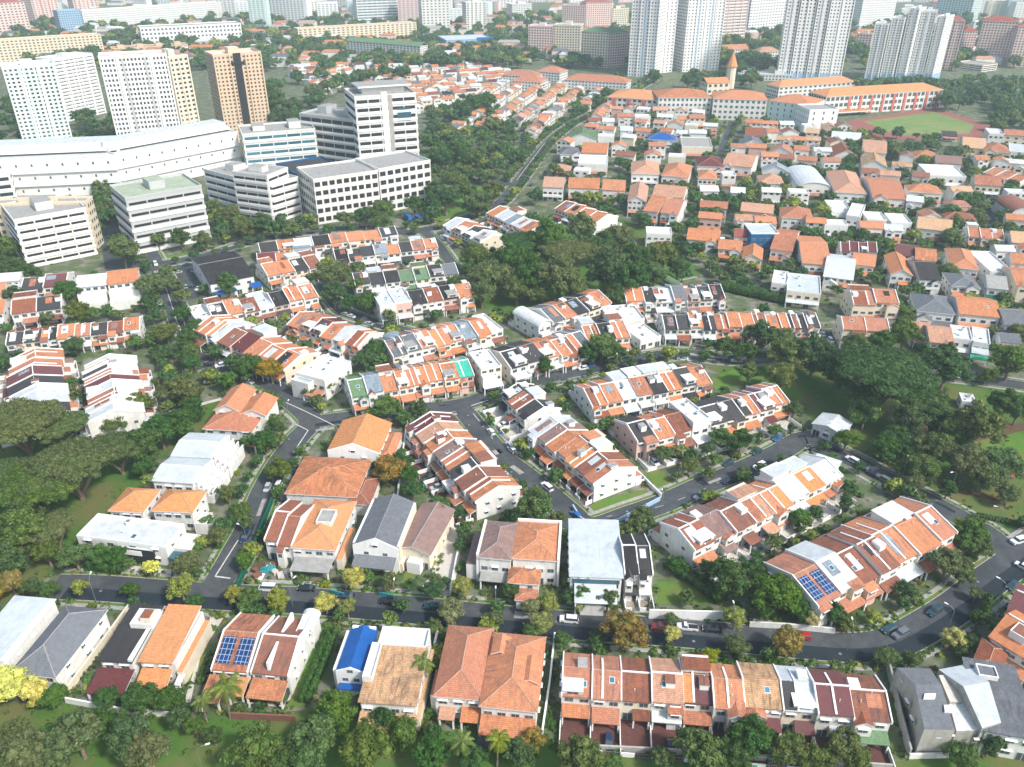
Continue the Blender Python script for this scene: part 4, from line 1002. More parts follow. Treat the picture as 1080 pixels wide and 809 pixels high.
# ================================================================ extras for single houses (coordinates in the house's own frame, as fractions)
def lean(x0, x1, y0, y1, z0, z1, c, nm='porch_roof', posts=True):
    def f(e, W, D, h):
        X0, X1, Y0, Y1 = x0*W, x1*W, -D-y0, -D-y1
        b_ = MB(); b_.extr([(Y1, z1), (Y0, z0), (Y0, z0+.2), (Y1, z1+.2)], X0, X1, 'x', M[c], 'trim'); b_.build(nm, e)
        if posts:
            for x in (X0+.3, X1-.3): MB().box(x-.18, x+.18, Y1+.15, Y1+.5, 0, z1-.02, 'trim').build('post', e)
    return f
def blk(x0, x1, y0, y1, z0, z1, m='wall', top='W', nm='annexe', par=.5):
    """box in fractions of half width / half depth"""
    def f(e, W, D, h):
        b_ = MB(); X0, X1, Y0, Y1 = x0*W, x1*W, y0*D, y1*D; b_.box(X0, X1, Y0, Y1, z0, z1, m, top)
        if par:
            t = .2
            b_.box(X0, X1, Y0, Y0+t, z1+.003, z1+par, m).box(X0, X1, Y1-t, Y1, z1+.003, z1+par, m).box(X0, X0+t, Y0+t, Y1-t, z1+.003, z1+par, m).box(X1-t, X1, Y0+t, Y1-t, z1+.003, z1+par, m)
        b_.build(nm, e)
    return f
def wing(x0, x1, y0, y1, h1, rise, k, c, wm='wall'):
    def f(e, W, D, h):
        X0, X1, Y0, Y1 = x0*W, x1*W, y0*D, y1*D; w, d = X1-X0, Y1-Y0
        o = wall_shape(k, w, d, h1, rise, wm).build('wing_wall', e); o.location = ((X0+X1)/2, (Y0+Y1)/2, 0)
        o = roof_shape(k, w, d, h1, rise, M[c]).build('wing_roof', e); o.location = ((X0+X1)/2, (Y0+Y1)/2, 0)
        if k == 'e' or h1 > 5:
            for q in (-.22, .22): add_window(e, 3.5, (X0+X1)/2+q*w, Y0-.02, h1-1.3, min(1.3, w*.25), 1.0)
    return f
def solar(x, y, w_, l_, tilt=0, dz=.35, rzz=0):
    def f(e, W, D, h):
        rise = min(.40*D, 3.0); b_ = MB(); b_.box(-w_/2, w_/2, -l_/2, l_/2, 0, .08, 'metal', 'solar'); o = b_.build('solar_panel', e)
        zt = h+rise*(1-abs(y))+dz; o.location = (x*W, y*D, zt); o.rotation_euler = (math.atan2(rise, D)*(1 if y < 0 else -1)*tilt, 0, rzz)
    return f
def rot(rzf):
    return rzf
def gfront(over=.6, up=.5, th=.28, wins=((0, 0), (-.45, -2.6), (.45, -2.6))):
    def f(e, W, D, h):
        rise = min(.40*W, 3.0)
        b_ = MB(); b_.extr([(-W-over, .0), (W+over, .0), (W+over, h-.1), (0, h+rise+up), (-W-over, h-.1)], -D-.5-th, -D-.48, 'y', 'trim'); b_.build('gable_front', e)
        for fx, dz in wins: add_window(e, 3.5, fx*W, -D-.5-th-.01, h+.3+dz, 1.3, 1.0)
    return f
# ================================================================ bottom strip houses
H('s', 'L', 7, (-30, 698), (14, 702), (8, 632), 'house with a pale blue sheet roof beside the slate hipped house', porch=0, back=False, wm='wall', rise=.8, extras=(blk(.86, 1.04, -1, 1, 0, 8.2, 'wall', 'trim', 'side_wall', 0), lean(-.2, .9, .05, 3, 3.4, 3, 'W')))
H('h', 'g', 6.2, (17, 709), (62, 714), (66, 640), 'white house under a long slate grey hipped roof behind the yellow trees', porch=0, back=False, wm='wall', rise=3.6, extras=(blk(.98, 1.16, .1, .9, 2.9, 3.15, 'trim', 'trim', 'car_porch', 0), blk(1.12, 1.16, .12, .18, 0, 2.88, 'trim', 'trim', 'post', 0), blk(1.12, 1.16, .82, .88, 0, 2.88, 'trim', 'trim', 'post', 0)))
H('s', 'k', 6.6, (104, 696), (137, 698), (143, 642), 'house with dark brown roof, white stair tower and maroon lower roof', porch=0, wm='wall', rise=.9, back=False, extras=(
    lean(-1.25, 1.1, .05, 6.2, 4.2, 3.0, 'm'), blk(-.25, 1.2, .15, .78, 4, 8.1, 'wall', 'W', 'roof_terrace', .6), blk(.3, .95, .3, .66, 8.2, 9.5, 'wall2', 'd', 'stair_tower', 0), blk(.8, 1.05, -1.02, .3, 3, 7.4, 'wall', 'trim', 'party_wall', 0), wing(-.2, .75, 1.02, 1.4, 3.6, 1.6, 'h', 'm')))
H('s', 'O', 6.6, (148, 697), (181, 699), (180, 643), 'orange roofed house with a white side gutter next to the maroon porch', porch=0, wm='wall', rise=1.2, back=False, extras=(
    blk(1.01, 1.22, -1, .98, 3.3, 6.2, 'wall', 'dark', 'side_gutter', .5), blk(1.24, 1.6, -1.05, .95, 0, 4.2, 'wall2', 'O', 'side_wing', 0), lean(-1, 1, .05, 4.6, 4.4, 3.0, 'O'), lean(1.3, 1.7, .05, 3, 3.2, 2.8, 'W')))
H('g', 's', 6.3, (225, 705), (263, 708), (252, 648), 'house with blue solar panels across its terracotta roof', porch=0, wm='wall', back=False, par=(True, True), extras=(lean(-1.2, -.1, .05, 6.5, 4.3, 3.0, 'o'), lean(.1, 1, .05, 4.2, 4.0, 3.0, 'O')))
H('g', 'd', 6.3, (264, 708), (303, 712), (295, 652), 'white house with rust roof strips beside the solar panelled house', porch=0, wm='wall', back=False, par=(True, True), extras=(lean(-1, .95, .05, 4.6, 4.3, 3.2, 'o'), blk(-.16, -.02, -.95, .95, 6.4, 9.0, 'trim', 'trim', 'roof_wall', 0), blk(.55, 1.02, -.3, .98, 6.2, 8.2, 'trim', 'W', 'roof_room', .4), wing(.3, 1.1, .7, 1.35, 5.6, 1.0, 'v', 'W')))
H('e', 'B', 7.4, (356, 705), (382, 707), (373, 664), 'white gabled house under a bright blue sheeted roof', porch=0, wm='wall', back=False, extras=(gfront(.5, .3), blk(-1.5, -1.18, -1, 1, 0, 7, 'trim', 'trim', 'side_wall', 0), blk(-1, 1, 1.0, 1.12, 0, 8.2, 'trim', 'trim', 'parapet', 0), lean(-1, 1, .05, 2.2, 3.9, 3.3, 'B')))
H('s', 'y', 7.4, (379, 739), (437, 743), (397, 684), 'house with a sandy tiled roof and matching skirt roof', porch=0, wm='wall', back=False, rise=1.0, extras=(lean(-1.05, 1.05, .05, 3.4, 4.1, 3.2, 'y'), blk(-.9, .98, 1.0, 1.75, 0, 8.3, 'wall', 'W', 'roof_deck', .7), blk(-1.1, -.72, -.35, 1.0, 5, 9.0, 'wall', 'W', 'stair_room', .4), blk(1.0, 1.14, -1.1, 1.6, 0, 3.6, 'wall2', 'y', 'side_annexe', 0)))
H('h', 't', 6.8, (457, 733), (506, 737), (476, 661), 'terracotta hipped house with two porches above the palms', porch=0, wm='wall', back=False, rise=2.8, extras=(lean(.15, 1, .05, 3.4, 3.9, 3.2, 'o'), lean(-.8, -.1, .05, 3.0, 3.4, 2.9, 'P'), blk(-1.25, -.7, -.9, -.2, 0, 5.6, 'wall', 't', 'annexe', 0)))
H('h', 'o', 7.2, (511, 744), (569, 750), (518, 668), 'big orange roofed house with ridge dormers beside the terracotta house', porch=0, wm='wall', back=False, rise=2.6, extras=(lean(-1.0, 1.0, .05, 4.4, 4.4, 3.4, 'o'), wing(.3, .95, -.35, .25, 8.1, .9, 'e', 'o'), wing(-.9, -.35, .35, .8, 8.2, .8, 'e', 'o'), lean(-1, 1, 4.6, 7.0, 3.2, 3.0, 'k')))
ROW('ttdPmoyLmd', 6.8, (594, 731), (941, 758), (593, 688), 'terrace row along the bottom lawn', 'the alley end', widths=[34, 33, 34, 35, 33, 34, 42, 36, 38, 40], yard=6, pcs='otdWtommLn', ym='patio', porch=None)
WALL([(70, 741), (128, 752), (185, 757)], 1.6, 'white wall behind three round bushes on the bottom lawn')
WALL([(73, 731), (108, 684), (140, 640)], 2.0, 'long cream wall between the slate house and the maroon porch', 'wall2')
WALL([(245, 758), (312, 761)], 1.8, 'brown wall at the foot of the solar panelled house lawn', 'brick')
WALL([(436, 768), (455, 700), (462, 668)], 1.8, 'white wall between the sandy roofed house and the hipped one')
WALL([(572, 775), (580, 720), (585, 672)], 1.6, 'thin alley wall beside the big orange roof')
WALL([(600, 790), (720, 796), (940, 812)], 1.6, 'weathered retaining wall behind the bottom terrace', 'wall3')
# grey angular house
def angular():
    e_lab = 'angular grey concrete house with a slate left wing and pale vaulted right wing'
    A = G(963, 790, 0); e = empty('detached_house', (A[0], A[1], 0), 0); tag(e, e_lab, 'house')
    L = lambda p, z: (G(p[0], p[1], z)[0]-A[0], G(p[0], p[1], z)[1]-A[1])
    def pr(pts, zs, z0, m, top, nm):
        b_ = MB(); b_.prism([L(p, z) for p, z in zip(pts, zs)], z0, list(zs), m, top); return b_.build(nm, e)
    pr([(975, 769), (1007, 770), (993, 723), (965, 722)], [8, 8, 8.6, 8.6], 0, 'wall3', 'g', 'left_wing')
    pr([(965, 722), (993, 723), (981, 705), (946, 704)], [8.6, 8.6, 7.4, 7.4], 0, 'wall3', 'g', 'rear_wing')
    pr([(1009, 771), (1039, 770), (1024, 738), (1000, 738)], [6, 6, 6, 6], 0, 'wall3', 'W', 'roof_terrace')
    pr([(1002, 740), (1024, 741), (1008, 712), (990, 712)], [7, 6, 6.5, 7.5], 0, 'wall3', 'paving_pale', 'middle_roof')
    pr([(1036, 768), (1056, 762), (1043, 719), (1016, 724)], [7.6, 7.6, 9, 9], 0, 'wall3', 'L', 'right_wing')
    pr([(1016, 724), (1043, 719), (1023, 700), (990, 706)], [9, 9, 7.2, 7.2], 0, 'wall3', 'L', 'right_rear_wing')
    b_ = MB(); q = [L(p, 8.66) for p in ((975, 732), (987, 732), (986, 737), (974, 737))]; b_.prism(q, 8.4, 8.85, 'trim'); b_.build('skylight', e)
    b_ = MB(); q = [L(p, 8.2) for p in ((995, 745), (1003, 745), (1004, 752), (996, 752))]; b_.prism(q, 8.1, 8.7, 'trim'); b_.build('hatch', e)
    for (px, py, z) in ((988, 779, 4.6), (1002, 777, 5.2), (1028, 781, 4.2)):
        x, y = L((px, py), z); add_window(e, 3.5, x, y-.02, z, .9, 1.3)
    for px, py, z in ((951, 720, 5), (957, 742, 4.5), (962, 760, 4.5)):
        x, y = L((px, py), z); add_window(e, 3.5, x-.02, y, z, 1.2, 1.4, R(-90))
angular()
WALL([(958, 799), (948, 760), (935, 705)], 2.6, 'tall pale wall on the alley side of the angular grey house', 'wall3')
WALL([(958, 800), (1000, 799)], 1.4, 'low front wall of the angular grey house', 'wall')
H('s', 'g', 7.0, (1040, 770), (1096, 780), (1017, 697), 'dark slate roofed house with a white roof light frame beside the angular house', porch=0, wm='wall', rise=.5, back=False, extras=(blk(-.7, .1, .45, .8, 7, 8.4, 'trim', 'g', 'roof_frame', .3),))
H('g', 'o', 6.5, (1052, 676), (1100, 705), (1068, 640), 'orange roofed house with a white roof frame at the road bend', porch=3, pc='o', wm='wall', back=False, extras=(blk(-.5, .2, -.7, -.1, 6.6, 9.2, 'trim', 'd', 'roof_room', .3),))
H('h', 'd', 5.2, (1026, 700), (1052, 712), (1038, 675), 'low rust tiled house beside the pale yellow tree', porch=2, pc='o', wm='wall', back=False)
H('g', 'm', 6.5, (1060, 645), (1100, 662), (1078, 618), 'maroon roofed house at the far side of the curved road', porch=3, pc='d', wm='wall', back=False)
# ================================================================ houses above the bottom road
H('x', 'w', 6.0, (84, 567), (178, 579), (101, 543), 'large white flat-roofed house with a lattice screen beside the park', porch=0, back=False, extras=(
    blk(-.1, .72, -1.12, -1.0, 0, 5.0, 'dark', 'w', 'front_screen', 0), blk(.05, .45, -1.15, -1.12, 2.8, 4.4, 'trim', 'trim', 'lattice', 0), blk(1.0, 1.35, -.4, .9, 0, 3.4, 'wall', 'W', 'side_terrace', .5), blk(1.0, 1.3, -1.05, -.45, 0, 3.0, 'glassb', 'glassb', 'glass_canopy', 0)))
H('h', 'O', 6.6, (117, 538), (151, 540), (134, 515), 'left bright orange pyramid roofed house above the white flat roof', porch=0, rise=2.8, back=False)
H('h', 'O', 6.6, (160, 538), (201, 540), (178, 517), 'right bright orange pyramid roofed house beside the white framed terrace', porch=0, rise=2.8, back=False, extras=(blk(1.1, 1.7, -1.3, -.2, 0, 3.2, 'wall', 'W', 'terrace', .5),))
def arches(e, W, D, h):
    for i in range(4):
        x0 = W*(1.0+.22*i); b_ = MB(); zt = h-1.1*i
        b_.box(x0, x0+W*.2, -D*.95, D*.95, 0, zt-1.2, 'wall', 'W'); b_.build('stepped_terrace', e)
        for q in (-.9, -.3, .3, .9):
            b2 = MB(); b2.box(x0+W*.16, x0+W*.21, D*q-.15, D*q+.15, zt-1.19, zt, 'trim'); b2.build('terrace_post', e)
        MB().box(x0+W*.15, x0+W*.22, -D*.95, D*.95, zt+.003, zt+.25, 'trim').build('terrace_beam', e)
H('g', 'L', 7.2, (167, 507), (209, 510), (176, 482), 'lower white vault roofed house with stepped terraces by the park', porch=0, back=False, wm='trim', extras=(arches,), rise=1.3)
H('g', 'L', 7.6, (187, 481), (227, 483), (195, 457), 'upper white vault roofed house with stepped terraces by the park', porch=0, back=False, wm='trim', extras=(arches,), rise=1.3)
H('h', 't', 6.0, (218, 452), (268, 455), (240, 418), 'orange house with layered hipped roofs at the corner of the side road', porch=0, rise=2.5, back=False, wm='wall', extras=(wing(-.95, .1, -.2, 1.15, 8.2, 2.2, 'e', 'o'), wing(.2, 1.25, -.3, .75, 7.8, 2.0, 'e', 'o'), lean(.6, 1.3, .05, 4, 3.6, 2.8, 'o')))
H('h', 'o', 5.6, (304, 520), (377, 524), (320, 482), 'wide low house under a broad orange hipped roof', porch=0, rise=3.2, back=False, wm='wall', extras=(wing(.8, 1.42, -1.15, .2, 4.2, 1.6, 'h', 'd'),))
H('e', 'O', 6.6, (348, 474), (400, 477), (362, 444), 'orange roofed house with a white gable front facing the wide hipped roof', porch=0, back=False, wm='wall', extras=(gfront(.3, .2), wing(1.02, 1.5, -.9, .8, 4.2, 1.0, 'h', 'o'), blk(-.12, .12, -.5, .55, 6, 9.1, 'trim', 'dark', 'light_well', .3)))
H('h', 'O', 6.6, (313, 577), (358, 580), (328, 527), 'orange roofed house with a square opening in its roof', porch=0, rise=2.2, back=False, wm='wall', extras=(blk(-.25, .5, -.25, .3, 5, 9.0, 'wall', 'c', 'light_well', .35), lean(-.9, .9, .05, 5.2, 3.2, 3.0, 'c', 'car_porch'), blk(1.08, 1.35, -1.1, .2, 0, 4.2, 'wall2', 'O', 'side_wing', 0)))
ROW('dd', 6.6, (281, 571), (311, 574), (302, 530), 'pair beside the cluttered corner yard', 'the green net', yard=0, porch=0, back=False, wm='wall', noun='narrow house')
H('e', 'g', 8.2, (377, 573), (421, 577), (393, 527), 'white three-storey house with a glazed grey gable roof', porch=0, back=False, wm='wall', extras=(gfront(.5, .6), lean(-1, 1, .05, 4.6, 5.2, 4.2, 'g', 'glazed_porch'), blk(-1.12, -1.0, -1, 1, 0, 8.4, 'trim', 'trim', 'parapet_wall', 0), blk(1.0, 1.12, -1, 1, 0, 8.4, 'wall2', 'trim', 'parapet_wall', 0)))
H('e', 'p', 5.6, (425, 579), (460, 586), (439, 531), 'mauve brown roofed bungalow beside the long strip lawn', porch=0, rise=1.6, back=False, wm='wall2', extras=(blk(-.2, .6, -1.25, -1.0, 0, 3.6, 'trim', 'W', 'entrance', 0), blk(-.9, -.4, -1.3, -1.0, 0, 3.0, 'wall2', 'W', 'chimney_block', 0)))
H('h', 'p', 8.6, (507, 587), (540, 590), (513, 550), 'white house under a mauve brown hipped roof inside a white parapet', porch=0, rise=1.8, back=False, wm='wall', extras=(blk(-1.2, -1.05, -1, 1, 0, 9.3, 'trim', 'trim', 'parapet_wall', 0), blk(-1.9, -1.22, -.9, 1, 0, 5, 'wall', 'p', 'side_annexe', 0), lean(-.9, .9, .05, 3, 3.6, 3.1, 'c')))
H('h', 'o', 8.6, (542, 588), (588, 591), (545, 551), 'white house under an orange hipped roof inside a white parapet', porch=0, rise=1.8, back=False, wm='wall', extras=(blk(1.03, 1.14, -1.05, 1.05, 0, 9.3, 'trim', 'trim', 'parapet_wall', 0), blk(-1, 1.14, 1.06, 1.14, 0, 9.4, 'trim', 'trim', 'parapet_wall', 0), wing(-1.1, .25, -1.75, -1.02, 5.2, 1.4, 'h', 'o'), wing(-.7, .15, -2.3, -1.78, 3.2, .5, 'h', 't')))
H('s', 'L', 8.0, (601, 607), (655, 609), (602, 550), 'tall plain house under one large pale blue sheet roof', porch=0, rise=.5, back=False, wm='trim', extras=(lean(-.85, .8, .05, 6, 5.6, 4.6, 'w', 'canopy'), blk(-.92, .92, -1.03, -1.0, 5.9, 7.3, 'glassb', 'trim', 'glass_front', 0), blk(-.6, .3, -1.5, -1.02, 0, 3, 'wall', 'W', 'entrance', .5)))
ROW('kk', 7.6, (656, 606), (686, 606), (655, 566), 'pair beside the pale blue sheet roof', 'the pale roof', yard=3, par=1, wm='wall', back=False, noun='house')
WALL([(684, 652), (763, 654)], 2.8, 'tall stained white wall below the fenced lawn')
WALL([(790, 661), (830, 663), (880, 668)], 1.6, 'low pale wall under the big round tree hedge', 'wall')
WALL([(475, 628), (482, 590), (494, 545)], 1.6, 'white wall beside the long strip lawn')
WALL([(455, 546), (492, 546)], 1.4, 'short white wall at the back of the strip lawn')
WALL([(647, 476), (672, 500), (697, 525)], 1.5, 'white wall between the two small lawns')
WALL([(604, 536), (612, 549), (626, 557), (652, 551), (696, 528)], 1.3, 'curved pale wall round the corner lawn', 'wallb')
WALL([(430, 443), (424, 490), (418, 540)], 1.6, 'white wall behind the golden tree garden')
WALL([(262, 598), (250, 625)], 2.2, 'green netting fence round the cluttered corner yard', 'green_net', name='netting_fence', cat='fence')
WALL([(262, 598), (276, 560), (288, 530)], 2.2, 'long green netting fence along the side road', 'green_net', name='netting_fence', cat='fence')
WALL([(350, 626), (372, 632)], 1.2, 'teal fence under the pale yellow street tree', 'awning_t', name='fence', cat='fence')
WALL([(400, 628), (418, 632)], 1.2, 'teal fence beside the round pot tree', 'awning_t', name='fence', cat='fence')
# row V1, V2
ROW('dpdPowOw', 6.6, (730, 582), (888, 503), (698, 553), 'diagonal row facing the park road', 'the hedge end', yard=3, back=True)
H('s', 'w', 7.5, (878, 497), (902, 505), (842, 474), 'long white sheet roof at the top of the diagonal row', porch=0, rise=.4, back=False, wm='wall')
ROW('swddoot', 6.8, (862, 640), (1008, 563), (806, 594), 'diagonal row above the road bend', 'the hedge end', yard=4.5, widths=[1.1, 1, .9, .9, 1.1, 1.2, .9])
# rows W
ROW('mPopokdo', 6.6, (434, 449), (500, 530), (476, 438), 'stacked gable row left of the cross road', 'the top', yard=3, k='g', par=.5)
ROW('kdk', 6.6, (530, 417), (559, 444), (558, 404), 'three gables at the top of the cross road', 'the top', yard=4, par=.3)
ROW('LpooOdt', 6.6, (562, 455), (629, 513), (600, 438), 'stacked gable row right of the cross road', 'the top', yard=5, par=.4)
ROW('oowtkoko', 6.4, (627, 427), (753, 403), (602, 406), 'row under the middle road', 'the cross road end', yard=4)
ROW('kodWkkomo', 6.6, (672, 467), (833, 425), (650, 444), 'row above the lawn and park road', 'the small lawn', yard=5, kinds='gggfggggg', hs=[0, 0, 0, 2.2, 0, 0, 0, 0, 0])
H('e', 'w', 4.2, (858, 447), (888, 458), (868, 436), 'long white gabled hall at the end of the park road', porch=0, rise=1.2, back=False, wm='wall')
# rows X
ROW('nboooooT', 6.8, (370, 418), (500, 395), (363, 398), 'row behind the junction', 'the green roof end', yard=5)
H('x', 'W', 9, (501, 392), (523, 388), (500, 372), 'white box house beside the teal roof', porch=3, back=False, extras=(blk(-1, .4, -1.3, -1, 3, 6.3, 'trim', 'W', 'balcony', .8),))
ROW('ggoooboW', 6.6, (410, 377), (528, 349), (400, 355), 'row behind the teal roof', 'the curved grey roof', yard=4)
H('v', 'b', 6.4, (412, 371), (430, 367), (408, 357), 'curved blue grey roof at the start of its row', porch=0, back=False)
ROW('Wgokko', 6.8, (562, 347), (639, 322), (547, 328), 'row in front of the wooded park', 'the white vault end', yard=4, kinds='vggggg')
ROW('kkoog', 6.5, (530, 392), (617, 368), (520, 364), 'row above the middle road', 'the black roofs', yard=4)
ROW('oko', 6.4, (620, 361), (665, 356), (606, 341), 'short row behind the street trees', 'the orange end', yard=3)
H('f', 'W', 5, (636, 341), (672, 338), (641, 324), 'irregular white roofed house below the wooded park', porch=0, back=False)
H('f', 'W', 4, (668, 362), (690, 357), (664, 345), 'low white house beside the orange short row', porch=0, back=False)
ROW('okwgpkk', 6.8, (658, 319), (762, 316), (655, 301), 'row below the park shed', 'the dormer end', yard=4, widths=[20, 12, 20, 14, 14, 14, 14])
ROW('kkokooooookk', 6.5, (698, 347), (862, 345), (697, 331), 'long row along the middle road trees', 'the black roof end', yard=5)
# rows Y
H('g', 'o', 6.5, (-14, 331), (8, 329), (-14, 318), 'orange roofed house at the far left edge', porch=3)
H('g', 'o', 6.5, (-14, 312), (8, 310), (-14, 300), 'upper orange roofed house at the far left edge', porch=3)
ROW('km', 6.2, (27, 306), (75, 302), (26, 293), 'pair below the cream clinic', 'the black roof', yard=3)
for i, (a, b_, c_, l) in enumerate((((84, 303), (114, 300), (84, 291), 'white terraced house with planted balconies'), ((115, 300), (147, 296), (114, 287), 'white terraced house under an orange roof edge'))):
    H('g', 'wo'[i], 9.5, a, b_, c_, l+' above the black roofs', porch=4, back=False, wm='wall', extras=(blk(-1, 1, -1.5, -1, 0, 6.4, 'wall', 'W', 'terrace', .9), blk(-1, 1, -2, -1.5, 0, 3.3, 'wall', 'W', 'lower_terrace', .9)))
ROW('dk', 6.4, (15, 331), (68, 324), (14, 317), 'pair in front of the planted balconies', 'the rust roof', yard=5)
ROW('kkkotkdo', 6.5, (12, 362), (152, 346), (9, 350), 'long row with black roofs on the left', 'the black end', yard=0)
ROW('otmkwwk', 6.6, (10, 380), (14, 448), (70, 371), 'stacked gable row at the left edge', 'the top', yard=2, par=.5)
ROW('wwtmwtww', 8.2, (89, 383), (92, 442), (152, 378), 'white stacked row above the park', 'the top', yard=2, par=.8)
# rows Z
H('g', 'k', 7.5, (216, 301), (262, 292), (207, 272), 'large black roofed house with a blue awning by the car park', porch=0, back=False, wm='wall', extras=(lean(-1, .1, .05, 3, 3.4, 2.9, 'B', 'blue_awning'), lean(.75, 1.25, .05, 4, 4.2, 3.2, 'B', 'blue_awning')))
ROW('Wkodxkoo'.replace('x', 'w'), 6.8, (203, 341), (331, 313), (198, 317), 'row right of the car park', 'the white box end', yard=3, kinds='fgggfggg')
ROW('owdmooo', 6.2, (214, 352), (309, 394), (244, 327), 'row sloping down to the side road', 'the upper end', yard=4, par=.5)
H('x', 'W', 7.8, (318, 396), (348, 404), (336, 374), 'tall white modern house with blue tinted terraces', porch=4, back=False, wm='wall', extras=(blk(-1, .2, -1.4, -1, 0, 6.2, 'wall', 'L', 'terrace', 1.0),))
ROW('otmowo', 6.4, (307, 343), (382, 368), (325, 327), 'row beside the parked lane', 'the upper end', yard=3)
ROW('kowkoook', 6.4, (273, 266), (418, 248), (273, 256), 'first row below the office blocks', 'the left black roof', yard=2)
ROW('mob', 6.2, (272, 278), (330, 272), (271, 268), 'maroon fronted short row', 'the maroon roof', yard=2)
ROW('ookd', 6.4, (277, 293), (334, 281), (273, 276), 'short row above the blue awning', 'the car park side', yard=4)
ROW('kkkbokto', 6.4, (353, 273), (461, 261), (351, 263), 'second row below the office blocks', 'the tree end', yard=3)
ROW('kkknnkg', 6.4, (374, 302), (483, 289), (371, 290), 'row with two green roofs', 'the tree end', yard=2, par=1)
ROW('wwkdko', 7.0, (397, 327), (497, 312), (395, 311), 'row in front of the green roofs', 'the white box end', yard=5, kinds='ffgggg', hs=[1.5, 1.5, 0, 0, 0, 0])
ROW('owbwo', 6.4, (522, 229), (566, 251), (538, 215), 'white strip roofs left of the wooded park', 'the road end', yard=2)
ROW('wokw', 6.4, (474, 241), (515, 260), (488, 229), 'white cluster by the lane junction', 'the road end', yard=2)
ROW('dooo', 6.4, (592, 223), (637, 238), (600, 212), 'rust and orange row above the wooded park', 'the rust roof', yard=2)
